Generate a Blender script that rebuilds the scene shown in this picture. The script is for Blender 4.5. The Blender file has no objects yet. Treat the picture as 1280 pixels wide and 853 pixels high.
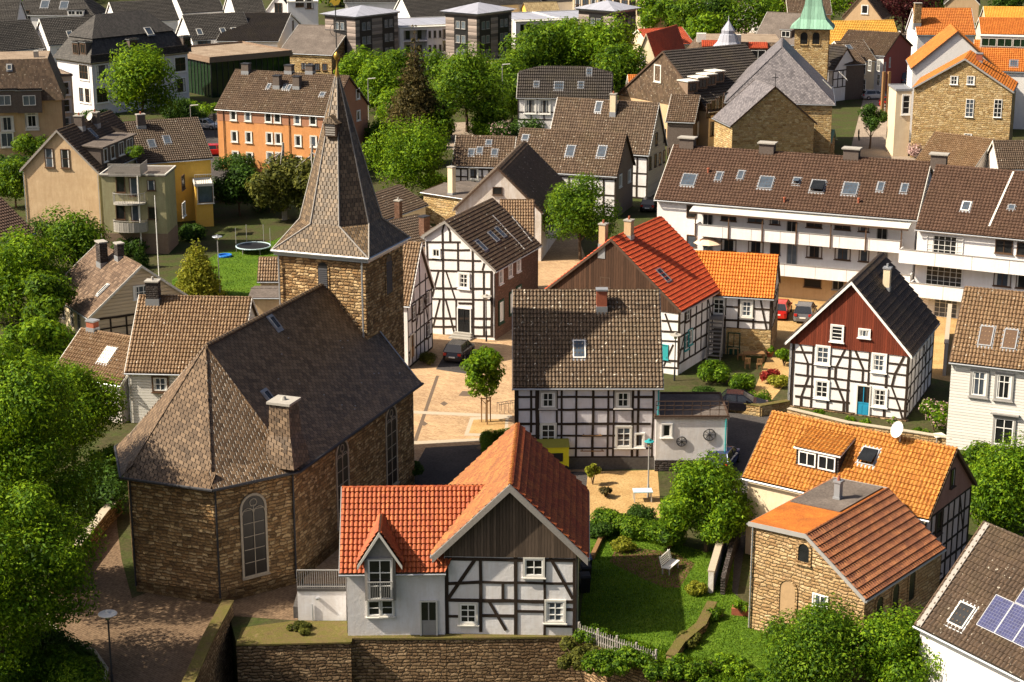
import bpy, bmesh, math, random
import numpy as np
from mathutils import Vector, Matrix
PI = math.pi; R = math.radians
random.seed(7)
SC = bpy.context.scene
# ------------------------------------------------------------------ camera, sky, sun, exposure
CAM_H = 42.0; PITCH = 16.0; FPX = 2255.0; CX, CY = 640.0, 426.5
cam = bpy.data.cameras.new('camera'); camo = bpy.data.objects.new('camera', cam)
SC.collection.objects.link(camo); SC.camera = camo
camo.location = (0, 0, CAM_H); camo.rotation_euler = (R(90-PITCH), 0, 0)
cam.sensor_width = 36; cam.lens = 36*FPX/1280; cam.clip_end = 6000; cam.clip_start = 1
SUN_AZ, SUN_EL = 79.5, 43.0          # direction the light travels (clockwise from +Y), height
world = bpy.data.worlds.new('World'); SC.world = world; world.use_nodes = True
nt = world.node_tree; nt.nodes.clear()
sky = nt.nodes.new('ShaderNodeTexSky'); sky.sky_type = 'NISHITA'; sky.sun_disc = False
sky.sun_elevation = R(SUN_EL); sky.sun_rotation = R(SUN_AZ+180)
bg = nt.nodes.new('ShaderNodeBackground'); bg.inputs[1].default_value = 0.066; sky.dust_density = 5.0; sky.air_density = 0.7; sky.ozone_density = 0.6
wo = nt.nodes.new('ShaderNodeOutputWorld')
nt.links.new(sky.outputs[0], bg.inputs[0]); nt.links.new(bg.outputs[0], wo.inputs[0])
sun = bpy.data.lights.new('sun', 'SUN'); suno = bpy.data.objects.new('sun', sun); SC.collection.objects.link(suno)
sun.energy = 5.0; sun.angle = R(0.5); sun.color = (1.0, 0.885, 0.70)
_d = Vector((math.sin(R(SUN_AZ))*math.cos(R(SUN_EL)), math.cos(R(SUN_AZ))*math.cos(R(SUN_EL)), -math.sin(R(SUN_EL))))
suno.rotation_euler = _d.to_track_quat('-Z', 'Y').to_euler(); suno.location = (-60, 60, 80)
SC.view_settings.view_transform = 'Standard'; SC.view_settings.look = 'None'
SC.view_settings.exposure = 0.90; SC.view_settings.gamma = 1.0
SC.cycles.max_bounces = 5; SC.cycles.diffuse_bounces = 2; SC.cycles.glossy_bounces = 2
SC.cycles.transparent_max_bounces = 4; SC.cycles.transmission_bounces = 2

# ------------------------------------------------------------------ survey helpers: photo measurement -> point on a real plane
_F = Vector((0, math.cos(R(PITCH)), -math.sin(R(PITCH)))); _U = Vector((0, math.sin(R(PITCH)), math.cos(R(PITCH))))
CAMP = Vector((0, 0, CAM_H))
def ray(px, py): return (_F*FPX + Vector((1, 0, 0))*(px-CX) + _U*(CY-py)).normalized()
def P(px, py, z=0.0):
    d = ray(px, py); return CAMP + d*((z-CAM_H)/d.z)
def PX(p):
    v = Vector(p)-CAMP; k = FPX/v.dot(_F); return (CX+v.x*k, CY-v.dot(_U)*k)
def zz(x0, y0, k): return lambda *c: tuple((x0+c[i]*k) if i % 2 == 0 else (y0+c[i]*k) for i in range(len(c)))

# ------------------------------------------------------------------ node materials
def newmat(name):
    m = bpy.data.materials.new(name); m.use_nodes = True; t = m.node_tree
    b = t.nodes['Principled BSDF']; return m, t, b
class N:
    def __init__(s, t): s.t = t
    def n(s, typ, **kw):
        o = s.t.nodes.new('ShaderNode'+typ)
        for k, v in kw.items():
            if k.startswith('i_'):
                key = k[2:]; key = int(key) if key.isdigit() else key.replace('_', ' ')
                if isinstance(v, bpy.types.NodeSocket): s.t.links.new(v, o.inputs[key])
                else: o.inputs[key].default_value = v
            else: setattr(o, k, v)
        return o
    def math(s, op, a, b=None, c=None):
        o = s.n('Math', operation=op)
        for i, v in enumerate((a, b, c)):
            if v is None: continue
            if isinstance(v, bpy.types.NodeSocket): s.t.links.new(v, o.inputs[i])
            else: o.inputs[i].default_value = v
        return o.outputs[0]
    def uv(s): return s.n('UVMap').outputs[0]
    def obj(s): return s.n('TexCoord').outputs['Object']
    def noise(s, vec, scale, detail=4, rough=0.6, dist=0.0):
        return s.n('TexNoise', i_Vector=vec, i_Scale=scale, i_Detail=detail, i_Roughness=rough, i_Distortion=dist)
    def ramp(s, fac, stops, interp='LINEAR'):
        o = s.n('ValToRGB'); o.color_ramp.interpolation = interp; e = o.color_ramp.elements
        while len(e) < len(stops): e.new(0.5)
        for i, (p, c) in enumerate(stops):
            e[i].position = p; e[i].color = (c[0], c[1], c[2], 1) if isinstance(c, (tuple, list)) else (c, c, c, 1)
        s.t.links.new(fac, o.inputs[0]); return o.outputs[0]
    def mix(s, fac, a, b, mode='MIX'):
        o = s.n('Mix', data_type='RGBA', blend_type=mode)
        for i, v in ((0, fac), (6, a), (7, b)):
            if isinstance(v, bpy.types.NodeSocket): s.t.links.new(v, o.inputs[i])
            else: o.inputs[i].default_value = v if i == 0 else (v[0], v[1], v[2], 1)
        return o.outputs[2]
    def bump(s, h, dist, strength=1.0):
        return s.n('Bump', i_Height=h, i_Distance=dist, i_Strength=strength).outputs[0]
MATS = {}
def link(t, a, b): t.links.new(a, b)

def m_plain(key, col, rough=0.7, metal=0.0, var=0.15, scale=3.0, spec=0.3):
    if key in MATS: return MATS[key]
    m, t, b = newmat(key); g = N(t)
    nz = g.noise(g.obj(), scale, 5, 0.65)
    c = g.mix(nz.outputs[0], tuple(x*(1-var) for x in col), tuple(min(1, x*(1+var)) for x in col))
    link(t, c, b.inputs['Base Color']); b.inputs['Roughness'].default_value = rough
    b.inputs['Metallic'].default_value = metal; b.inputs['Specular IOR Level'].default_value = spec
    MATS[key] = m; return m
def m_plaster(key, col, dirt=(0.35, 0.28, 0.2), amt=0.35):
    if key in MATS: return MATS[key]
    m, t, b = newmat(key); g = N(t); o = g.obj()
    n1 = g.noise(o, 0.7, 6, 0.7); n2 = g.noise(o, 6, 5, 0.7)
    streak = g.n('Mapping', i_Vector=o, i_Scale=(3, 3, 0.35)).outputs[0]
    n3 = g.noise(streak, 1.3, 5, 0.7)
    f = g.ramp(g.math('MULTIPLY', n1.outputs[0], n3.outputs[0]), [(0.17, 0.0), (0.42, 1.0)])
    c = g.mix(g.math('MULTIPLY', g.math('SUBTRACT', 1.0, f), amt), col, tuple(col[i]*dirt[i]*1.6 for i in range(3)))
    n4 = g.noise(o, 2.2, 6, 0.75, 0.6); c = g.mix(g.math('MULTIPLY', g.ramp(n4.outputs[0], [(0.52, 0.0), (0.68, 1.0)]), amt*0.9), c, tuple(col[i]*(0.72, 0.66, 0.58)[i] for i in range(3)))
    c = g.mix(n2.outputs[0], c, g.mix(0.12, c, (0.95, 0.9, 0.85)))
    link(t, c, b.inputs['Base Color']); b.inputs['Roughness'].default_value = 0.9; b.inputs['Specular IOR Level'].default_value = 0.15
    link(t, g.bump(n2.outputs[0], 0.03, 0.5), b.inputs['Normal'])
    MATS[key] = m; return m
def m_tile(key, c1, c2, c3, tw=0.24, th=0.34, bump=True, speck=0.0, specol=(0.6, 0.55, 0.45), moss=0.25, mosscol=(0.10, 0.08, 0.03), rough=0.65):
    if key in MATS: return MATS[key]
    m, t, b = newmat(key); g = N(t); uv = g.uv()
    sp = g.n('SeparateXYZ', i_0=uv); u, v = sp.outputs[0], sp.outputs[1]
    us = g.math('DIVIDE', u, tw); vs = g.math('DIVIDE', v, th)
    cell = g.n('CombineXYZ', i_0=g.math('FLOOR', us), i_1=g.math('FLOOR', vs)).outputs[0]
    wn = g.n('TexWhiteNoise', noise_dimensions='2D', i_Vector=cell)
    c = g.ramp(wn.outputs[0], [(0.0, c1), (0.5, c2), (1.0, c3)])
    o = g.obj(); big = g.noise(o, 0.45, 6, 0.7); fine = g.noise(o, 9, 5, 0.75)
    mf = g.ramp(big.outputs[0], [(0.48, 0.0), (0.7, 1.0)])
    c = g.mix(g.math('MULTIPLY', mf, moss), c, mosscol)
    ff = g.ramp(fine.outputs[0], [(0.42, 0.0), (0.62, 1.0)])
    c = g.mix(g.math('MULTIPLY', ff, 0.5), c, tuple(x*0.38 for x in c2))
    st_ = g.noise(g.n('Mapping', i_Vector=uv, i_Scale=(1.6, 0.22, 1)).outputs[0], 1.6, 5, 0.7); c = g.mix(g.ramp(st_.outputs[0], [(0.5, 0.0), (0.72, 0.55)]), c, tuple(x*0.42 for x in c1))
    if speck:
        vo = g.noise(o, 4.5, 3, 0.6); sf = g.ramp(vo.outputs[0], [(0.665-speck*0.1, 0.0), (0.70-speck*0.1, 1.0)])
        c = g.mix(g.math('MULTIPLY', sf, 0.75), c, specol)
    link(t, c, b.inputs['Base Color']); b.inputs['Roughness'].default_value = rough; b.inputs['Specular IOR Level'].default_value = 0.35
    if bump:
        fr = g.math('FRACT', us); w = g.math('SINE', g.math('MULTIPLY', fr, PI))
        w = g.math('POWER', w, 0.7)
        sv = g.math('SUBTRACT', 1.0, g.math('FRACT', vs))
        h = g.math('ADD', g.math('MULTIPLY', w, 0.6), sv)
        h = g.math('ADD', h, g.math('MULTIPLY', fine.outputs[0], 0.2))
        link(t, g.bump(h, 0.07, 1.0), b.inputs['Normal'])
    else:
        link(t, g.bump(fine.outputs[0], 0.01, 0.6), b.inputs['Normal'])
    MATS[key] = m; return m
def m_slate(key, c1, c2, c3, sw=0.24, sh=0.17, rough=0.42, skew=0.35, bd=0.035):
    if key in MATS: return MATS[key]
    m, t, b = newmat(key); g = N(t); uv = g.uv()
    sp = g.n('SeparateXYZ', i_0=uv); u, v = sp.outputs[0], sp.outputs[1]
    v2 = g.math('ADD', v, g.math('MULTIPLY', u, skew))
    vs = g.math('DIVIDE', v2, sh); row = g.math('FLOOR', vs)
    us = g.math('ADD', g.math('DIVIDE', u, sw), g.math('MULTIPLY', row, 0.5))
    cell = g.n('CombineXYZ', i_0=g.math('FLOOR', us), i_1=row).outputs[0]
    wn = g.n('TexWhiteNoise', noise_dimensions='2D', i_Vector=cell)
    c = g.ramp(wn.outputs[0], [(0.0, c1), (0.45, c2), (1.0, c3)])
    o = g.obj(); n1 = g.noise(o, 0.5, 6, 0.7)
    c = g.mix(g.ramp(n1.outputs[0], [(0.4, 0.0), (0.7, 0.6)]), c, tuple(x*1.5 for x in c2))
    fine = g.noise(o, 12, 4, 0.7)
    link(t, c, b.inputs['Base Color'])
    link(t, g.ramp(fine.outputs[0], [(0.3, rough-0.04), (0.7, rough+0.25)]), b.inputs['Roughness'])
    b.inputs['Specular IOR Level'].default_value = 0.35
    fu = g.math('FRACT', us); eu = g.math('MINIMUM', fu, g.math('SUBTRACT', 1.0, fu))
    jd = g.math('MINIMUM', g.math('MULTIPLY', eu, sw), g.math('MULTIPLY', g.math('FRACT', vs), sh))
    c = g.mix(g.ramp(jd, [(0.012, 0.75), (0.03, 0.0)]), c, tuple(x*0.3 for x in c1)); link(t, c, b.inputs['Base Color'])
    h = g.math('ADD', g.math('SUBTRACT', 1.0, g.math('FRACT', vs)), g.math('MINIMUM', g.math('MULTIPLY', eu, 5.0), 0.6))
    h = g.math('ADD', h, g.math('MULTIPLY', wn.outputs[0], 0.5))
    link(t, g.bump(h, bd, 1.0), b.inputs['Normal'])
    MATS[key] = m; return m
def m_stone(key, cols, mortar, bw=0.42, bh=0.17, msz=0.025, dist=0.05, stain=0.4, bd=0.05):
    if key in MATS: return MATS[key]
    m, t, b = newmat(key); g = N(t); uv = g.uv(); o = g.obj()
    dn = g.noise(uv, 1.6, 3, 0.6); dv = g.n('VectorMath', operation='SUBTRACT', i_0=dn.outputs[1], i_1=(0.5, 0.5, 0.5)).outputs[0]
    dv = g.n('VectorMath', operation='MULTIPLY', i_0=dv, i_1=(dist*8, dist*3.2, 0)).outputs[0]
    vec = g.n('VectorMath', operation='ADD', i_0=uv, i_1=dv).outputs[0]
    sp = g.n('SeparateXYZ', i_0=vec); u, v = sp.outputs[0], sp.outputs[1]
    row = g.math('FLOOR', g.math('DIVIDE', v, bh))
    rn = g.n('TexWhiteNoise', noise_dimensions='1D', i_W=row).outputs[0]
    us = g.math('ADD', g.math('DIVIDE', u, g.math('ADD', bw*0.65, g.math('MULTIPLY', rn, bw*0.8))), g.math('MULTIPLY', rn, 17.0))
    fu = g.math('FRACT', us); fv = g.math('FRACT', g.math('DIVIDE', v, bh))
    cell = g.n('CombineXYZ', i_0=g.math('FLOOR', us), i_1=row).outputs[0]
    wn = g.n('TexWhiteNoise', noise_dimensions='2D', i_Vector=cell)
    st = [(i/(len(cols)-1), c) for i, c in enumerate(cols)]
    c = g.ramp(wn.outputs[0], st); wn2 = g.n('TexWhiteNoise', noise_dimensions='2D', i_Vector=g.n('VectorMath', operation='ADD', i_0=cell, i_1=(7.3, 3.1, 0)).outputs[0]); c = g.mix(g.ramp(wn2.outputs[0], [(0.80, 0.0), (0.86, 0.55)]), c, tuple(min(1, x*1.5+.05) for x in cols[len(cols)//2]))
    fine = g.noise(o, 7, 6, 0.75)
    c = g.mix(g.ramp(fine.outputs[0], [(0.35, 0.0), (0.65, 0.6)]), c, tuple(x*0.45 for x in cols[len(cols)//2]))
    eu = g.math('MULTIPLY', g.math('MINIMUM', fu, g.math('SUBTRACT', 1.0, fu)), bw); ev = g.math('MULTIPLY', g.math('MINIMUM', fv, g.math('SUBTRACT', 1.0, fv)), bh)
    e = g.math('ADD', g.math('MINIMUM', eu, ev), g.math('MULTIPLY', g.math('SUBTRACT', fine.outputs[0], 0.5), 0.03))
    mf = g.ramp(e, [(msz*0.3, 1.0), (msz, 0.0)])
    c = g.mix(mf, c, mortar)
    big = g.noise(o, 0.35, 5, 0.65)
    c = g.mix(g.math('MULTIPLY', g.ramp(big.outputs[0], [(0.4, 0.0), (0.65, 1.0)]), stain), c, tuple(x*0.4 for x in cols[0]))
    link(t, c, b.inputs['Base Color']); b.inputs['Roughness'].default_value = 0.92; b.inputs['Specular IOR Level'].default_value = 0.15
    h = g.math('ADD', g.math('MINIMUM', g.math('MULTIPLY', e, 14.0), 0.8), g.math('MULTIPLY', wn.outputs[0], 0.5))
    h = g.math('ADD', h, g.math('MULTIPLY', fine.outputs[0], 0.5))
    link(t, g.bump(h, bd, 1.0), b.inputs['Normal'])
    MATS[key] = m; return m
def m_boards(key, col, bw=0.16, vert=True, var=0.35, gap=0.08, rough=0.75, streak=0.5):
    if key in MATS: return MATS[key]
    m, t, b = newmat(key); g = N(t); uv = g.uv()
    sp = g.n('SeparateXYZ', i_0=uv); u, v = (sp.outputs[0], sp.outputs[1]) if vert else (sp.outputs[1], sp.outputs[0])
    us = g.math('DIVIDE', u, bw); fu = g.math('FRACT', us)
    wn = g.n('TexWhiteNoise', noise_dimensions='1D', i_W=g.math('FLOOR', us))
    vec = g.n('CombineXYZ', i_0=g.math('MULTIPLY', u, 14.0), i_1=g.math('MULTIPLY', v, 0.8), i_2=wn.outputs[0]).outputs[0]
    gr = g.noise(vec, 1.5, 5, 0.7)
    c = g.mix(wn.outputs[0], tuple(x*(1-var) for x in col), tuple(min(1, x*(1+var)) for x in col))
    c = g.mix(g.math('MULTIPLY', g.ramp(gr.outputs[0], [(0.4, 0.0), (0.65, 1.0)]), streak), c, tuple(x*0.4 for x in col))
    e = g.math('MINIMUM', fu, g.math('SUBTRACT', 1.0, fu))
    link(t, c, b.inputs['Base Color']); b.inputs['Roughness'].default_value = rough; b.inputs['Specular IOR Level'].default_value = 0.25
    h = g.math('MINIMUM', g.math('DIVIDE', e, gap), 1.0)
    link(t, g.bump(h, 0.045, 1.0), b.inputs['Normal'])
    MATS[key] = m; return m
def m_glass(key, col=(0.02, 0.025, 0.03), rough=0.12):
    if key in MATS: return MATS[key]
    m, t, b = newmat(key); g = N(t)
    nz = g.noise(g.obj(), 1.7, 3, 0.6)
    c = g.mix(g.ramp(nz.outputs[0], [(0.4, 0.0), (0.7, 1.0)]), col, tuple(x*1.5 for x in col))
    link(t, c, b.inputs['Base Color']); b.inputs['Roughness'].default_value = rough; b.inputs['Specular IOR Level'].default_value = 0.45
    MATS[key] = m; return m
def m_leaf(key, c1, c2, c3):
    if key in MATS: return MATS[key]
    m, t, b = newmat(key); g = N(t)
    gi = g.n('NewGeometry'); o = g.obj()
    ri = gi.outputs['Random Per Island']; nz = g.noise(o, 0.55, 3, 0.6)
    f = g.math('ADD', g.math('MULTIPLY', ri, 0.5), g.math('MULTIPLY', nz.outputs[0], 0.6))
    c = g.ramp(f, [(0.28, tuple(x*0.45 for x in c1)), (0.55, tuple(x*0.72 for x in c2)), (0.88, c3)])
    link(t, c, b.inputs['Base Color']); b.inputs['Roughness'].default_value = 0.6; b.inputs['Specular IOR Level'].default_value = 0.12
    tr = g.n('BsdfTranslucent', i_Color=g.mix(0.5, c, tuple(min(1, x*1.8) for x in c3)))
    mx = g.n('MixShader', i_0=0.28); link(t, b.outputs[0], mx.inputs[1]); link(t, tr.outputs[0], mx.inputs[2])
    link(t, mx.outputs[0], t.nodes['Material Output'].inputs[0])
    MATS[key] = m; return m
def m_paving(key, c1, c2, c3, bw=0.22, bh=0.11, mortar=(0.12, 0.09, 0.06), rot=0.3, stain=0.35):
    if key in MATS: return MATS[key]
    m, t, b = newmat(key); g = N(t); o = g.obj()
    mp = g.n('Mapping', i_Vector=o, i_Rotation=(0, 0, rot)).outputs[0]
    br = g.n('TexBrick', i_Vector=mp, i_Scale=1.0, i_Mortar_Size=0.012, i_Brick_Width=bw, i_Row_Height=bh, i_Color1=(*c1, 1), i_Color2=(*c2, 1), i_Mortar=(*mortar, 1))
    n1 = g.noise(o, 0.25, 6, 0.7); n2 = g.noise(o, 5, 5, 0.7)
    c = g.mix(g.ramp(n1.outputs[0], [(0.38, 0.0), (0.66, stain)]), br.outputs[0], tuple(x*0.45 for x in c2))
    c = g.mix(g.ramp(n2.outputs[0], [(0.45, 0.0), (0.7, 0.5)]), c, c3)
    link(t, c, b.inputs['Base Color']); b.inputs['Roughness'].default_value = 0.85; b.inputs['Specular IOR Level'].default_value = 0.2
    link(t, g.bump(g.math('SUBTRACT', 1.0, br.outputs['Fac']), 0.01, 0.8), b.inputs['Normal'])
    MATS[key] = m; return m
def m_ground(key, cols, scale=0.6, rough=0.95):
    if key in MATS: return MATS[key]
    m, t, b = newmat(key); g = N(t); o = g.obj()
    n1 = g.noise(o, scale, 8, 0.72); n2 = g.noise(o, scale*14, 5, 0.7)
    st = [(0.3+0.4*i/(len(cols)-1), c) for i, c in enumerate(cols)]
    c = g.ramp(n1.outputs[0], st); c = g.mix(g.ramp(n2.outputs[0], [(0.4, 0.0), (0.65, 0.55)]), c, tuple(x*0.45 for x in cols[0]))
    link(t, c, b.inputs['Base Color']); b.inputs['Roughness'].default_value = rough; b.inputs['Specular IOR Level'].default_value = 0.1
    link(t, g.bump(n2.outputs[0], 0.05, 0.8), b.inputs['Normal'])
    MATS[key] = m; return m

# ------------------------------------------------------------------ mesh builder
def plane_axes(n):
    if abs(n.z) > 0.97: return Vector((1, 0, 0)), Vector((0, 1, 0))
    u = Vector((0, 0, 1)).cross(n).normalized(); return u, n.cross(u).normalized()
class MB:
    def __init__(s): s.v = []; s.f = []; s.m = []
    def face(s, pts, mi=0):
        b = len(s.v); s.v += [tuple(p) for p in pts]; s.f.append(tuple(range(b, b+len(pts)))); s.m.append(mi)
    def _hexa(s, q, mi=0):
        b = len(s.v); s.v += [tuple(p) for p in q]
        for f in ((0, 3, 2, 1), (4, 5, 6, 7), (0, 1, 5, 4), (1, 2, 6, 5), (2, 3, 7, 6), (3, 0, 4, 7)):
            s.f.append(tuple(b+i for i in f)); s.m.append(mi)
    def box(s, x0, x1, y0, y1, z0, z1, mi=0):
        if x1 < x0: x0, x1 = x1, x0
        if y1 < y0: y0, y1 = y1, y0
        if z1 < z0: z0, z1 = z1, z0
        s._hexa([(x0, y0, z0), (x1, y0, z0), (x1, y1, z0), (x0, y1, z0), (x0, y0, z1), (x1, y0, z1), (x1, y1, z1), (x0, y1, z1)], mi)
    def bar(s, p, q, w, d, nrm, mi=0, off=0.0):
        """box along p->q, width w in the surface, from off to off+d along nrm"""
        p, q, n = Vector(p), Vector(q), Vector(nrm).normalized(); a = (q-p)
        if a.length < 1e-4: return
        a.normalize(); sd = n.cross(a).normalized()*w/2; lo = n*off; hi = n*(off+d)
        s._hexa([p-sd+lo, q-sd+lo, q+sd+lo, p+sd+lo, p-sd+hi, q-sd+hi, q+sd+hi, p+sd+hi], mi)
    def prism(s, pts, ext, mi=0, mside=None):
        """polygon extruded by vector ext (both caps + sides)"""
        pts = [Vector(p) for p in pts]; e = Vector(ext); n = len(pts); ms = mi if mside is None else mside
        nv = Vector((0, 0, 0))
        for i in range(n): nv += pts[i].cross(pts[(i+1) % n])
        if nv.dot(e) > 0: pts = pts[::-1]
        b = len(s.v); s.v += [tuple(p) for p in pts]+[tuple(p+e) for p in pts]
        s.f.append(tuple(b+i for i in range(n))); s.m.append(mi)
        s.f.append(tuple(b+n+i for i in range(n))[::-1]); s.m.append(mi)
        for i in range(n):
            j = (i+1) % n; s.f.append((b+j, b+i, b+n+i, b+n+j)); s.m.append(ms)
    def tube(s, p, q, r0, r1=None, seg=8, mi=0, cap=True):
        p, q = Vector(p), Vector(q); r1 = r0 if r1 is None else r1; a = (q-p).normalized()
        u = a.orthogonal().normalized(); w = a.cross(u); b = len(s.v)
        for c, r in ((p, r0), (q, r1)):
            for i in range(seg):
                an = 2*PI*i/seg; s.v.append(tuple(c+u*math.cos(an)*r+w*math.sin(an)*r))
        for i in range(seg):
            j = (i+1) % seg; s.f.append((b+i, b+j, b+seg+j, b+seg+i)); s.m.append(mi)
        if cap:
            s.f.append(tuple(b+i for i in range(seg))[::-1]); s.m.append(mi)
            s.f.append(tuple(b+seg+i for i in range(seg))); s.m.append(mi)
    def lathe(s, c, prof, seg=16, mi=0):
        c = Vector(c); b = len(s.v)
        for r, z in prof:
            for i in range(seg):
                an = 2*PI*i/seg; s.v.append((c.x+r*math.cos(an), c.y+r*math.sin(an), c.z+z))
        for k in range(len(prof)-1):
            for i in range(seg):
                j = (i+1) % seg; s.f.append((b+k*seg+i, b+k*seg+j, b+(k+1)*seg+j, b+(k+1)*seg+i)); s.m.append(mi)
    def mesh(s, name, mats, smooth=False, uv=True):
        me = bpy.data.meshes.new(name); me.from_pydata(s.v, [], s.f)
        for m in (mats if isinstance(mats, (list, tuple)) else [mats]): me.materials.append(m)
        me.polygons.foreach_set('material_index', s.m)
        if smooth: me.polygons.foreach_set('use_smooth', [True]*len(s.f))
        me.update()
        if uv: auto_uv(me)
        return me
    def build(s, name, mats, parent=None, smooth=False, uv=True):
        if not s.f: return None
        return obj(name, s.mesh(name, mats, smooth, uv), parent)
def auto_uv(me):
    uvl = me.uv_layers.new(name='UVMap'); n = len(me.loops); out = np.zeros(n*2)
    co = [v.co for v in me.vertices]; lv = np.zeros(n, dtype=np.int32); me.loops.foreach_get('vertex_index', lv)
    for p in me.polygons:
        u, w = plane_axes(p.normal)
        for li in p.loop_indices:
            c = co[lv[li]]; out[2*li] = c.dot(u); out[2*li+1] = c.dot(w)
    uvl.data.foreach_set('uv', out)
def obj(name, me, parent=None, loc=None, rot=None):
    o = bpy.data.objects.new(name, me); SC.collection.objects.link(o)
    if parent is not None: o.parent = parent
    if loc is not None: o.location = loc
    if rot is not None: o.rotation_euler = rot
    return o
def tag(o, label=None, cat=None, group=None, kind=None):
    if label: o['label'] = label
    if cat: o['category'] = cat
    if group: o['group'] = group
    if kind: o['kind'] = kind
    return o
def empty(name, label, cat, loc=(0, 0, 0), rz=0.0, group=None):
    o = bpy.data.objects.new(name, None); SC.collection.objects.link(o)
    o.location = loc; o.rotation_euler = (0, 0, rz); o.empty_display_size = 0.3
    return tag(o, label, cat, group)
def struct(name, mb, mats, label=None):
    o = mb.build(name, mats); tag(o, label, None, None, 'structure'); return o
def copy_thing(r, loc, rz, label, group=None, scale=None):
    c = r.copy(); SC.collection.objects.link(c); c.location = loc; c.rotation_euler = (0, 0, rz)
    if scale: c.scale = (scale,)*3 if not isinstance(scale, tuple) else scale
    c['label'] = label
    if group: c['group'] = group
    def rec(src, dst):
        for ch in [x for x in src.children]:
            k = ch.copy(); SC.collection.objects.link(k); k.parent = dst; rec(ch, k)
    rec(r, c); return c

# real tile relief: grid of pantiles clipped to a convex polygon lying in one plane
def tile_surface(mb, pts, tw=0.24, th=0.34, hp=0.07, hs=0.07, mi=0, lift=0.0, seg=5):
    pts = [Vector(p) for p in pts]; n = Vector((0, 0, 0))
    for i in range(len(pts)): n += pts[i].cross(pts[(i+1) % len(pts)])
    n.normalize()
    if n.z < 0: n = -n; pts = pts[::-1]
    u, w = plane_axes(n); d0 = pts[0].dot(n)+lift
    q = [(p.dot(u), p.dot(w)) for p in pts]
    u0, u1 = min(a for a, _ in q), max(a for a, _ in q); v0, v1 = min(b for _, b in q), max(b for _, b in q)
    i0, i1 = math.floor(u0/tw), math.ceil(u1/tw); j0, j1 = math.floor(v0/th), math.ceil(v1/th)
    prof = [0.0, 0.55, 0.95, 1.0, 0.6] if seg == 5 else [0.0, 0.9, 0.7]
    us = [(i+k/seg)*tw for i in range(i0, i1) for k in range(seg)]+[i1*tw]
    hs_ = [prof[k] for i in range(i0, i1) for k in range(seg)]+[0.0]
    bm = bmesh.new(); rows = []
    jit = random.Random(int(u0*100+v0*7))
    for j in range(j0, j1):
        a = []; b_ = []
        for x, h in zip(us, hs_):
            a.append(bm.verts.new((x, j*th, h*hp+hs))); b_.append(bm.verts.new((x, (j+1)*th-0.002, h*hp)))
        rows.append((a, b_))
    for r, (a, b_) in enumerate(rows):
        for i in range(len(a)-1): bm.faces.new((a[i], a[i+1], b_[i+1], b_[i]))
        if r+1 < len(rows):
            c = rows[r+1][0]
            for i in range(len(a)-1): bm.faces.new((b_[i], b_[i+1], c[i+1], c[i]))
    m = len(q)
    for k in range(m):
        a, b2 = Vector((*q[k], 0)), Vector((*q[(k+1) % m], 0)); e = b2-a
        if e.length < 1e-4: continue
        nn = Vector((e.y, -e.x, 0)).normalized()
        bmesh.ops.bisect_plane(bm, geom=bm.verts[:]+bm.edges[:]+bm.faces[:], plane_co=a, plane_no=nn, clear_outer=True, dist=1e-5)
    bm.verts.index_update(); base = len(mb.v)
    for v in bm.verts: mb.v.append(tuple(u*v.co.x+w*v.co.y+n*(d0+v.co.z)))
    for f in bm.faces: mb.f.append(tuple(base+v.index for v in f.verts)); mb.m.append(mi)
    bm.free()
# ------------------------------------------------------------------ palette
W_ = (0.78, 0.76, 0.74)
m_plain('white', (0.80, 0.79, 0.76), 0.5, var=0.06); m_plain('offwhite', (0.62, 0.60, 0.55), 0.6, var=0.1)
m_plain('greyframe', (0.30, 0.29, 0.28), 0.6); m_plain('brownframe', (0.10, 0.055, 0.03), 0.6)
m_plain('timber', (0.030, 0.019, 0.013), 0.75, var=0.5, scale=9); m_plain('timberbrown', (0.075, 0.045, 0.03), 0.75, var=0.5, scale=9)
m_plain('zinc', (0.42, 0.44, 0.47), 0.4, metal=0.6, var=0.2); m_plain('darkmetal', (0.04, 0.04, 0.045), 0.5, metal=0.3)
m_plain('curtain', (0.65, 0.63, 0.6), 0.8, var=0.1); m_plain('lead', (0.30, 0.31, 0.33), 0.5, metal=0.4)
m_plain('brickred', (0.30, 0.09, 0.05), 0.9, var=0.4, scale=8); m_plain('concrete', (0.33, 0.31, 0.28), 0.9, var=0.25, scale=4)
m_plain('verdigris', (0.16, 0.42, 0.33), 0.5, var=0.3, scale=4); m_plain('gold', (0.75, 0.50, 0.08), 0.3, metal=0.9)
m_plain('teal', (0.03, 0.30, 0.32), 0.6); m_plain('blue', (0.02, 0.25, 0.42), 0.5); m_plain('black', (0.012, 0.012, 0.013), 0.5)
m_plain('darkgreen', (0.012, 0.045, 0.028), 0.5); m_plain('wood', (0.22, 0.12, 0.05), 0.8, var=0.4, scale=10); m_plain('greywood', (0.27, 0.25, 0.23), 0.85, var=0.35, scale=9)
m_plain('bark', (0.085, 0.055, 0.035), 0.95, var=0.5, scale=6)
m_glass('glass', (0.012, 0.013, 0.014), 0.2); m_glass('glasslit', (0.10, 0.12, 0.14), 0.1); m_glass('skyglass', (0.05, 0.065, 0.085), 0.15)
m_glass('greenglass', (0.01, 0.025, 0.012), 0.08)
m_plaster('plaster', (0.78, 0.78, 0.81)); m_plaster('plasterclean', (0.80, 0.79, 0.80), amt=0.2); m_plaster('cream', (0.72, 0.60, 0.42), amt=0.3)
m_plaster('beige', (0.58, 0.42, 0.25), amt=0.55); m_plaster('sage', (0.34, 0.33, 0.18), amt=0.6); m_plaster('orange', (0.60, 0.25, 0.06), amt=0.45)
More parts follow.
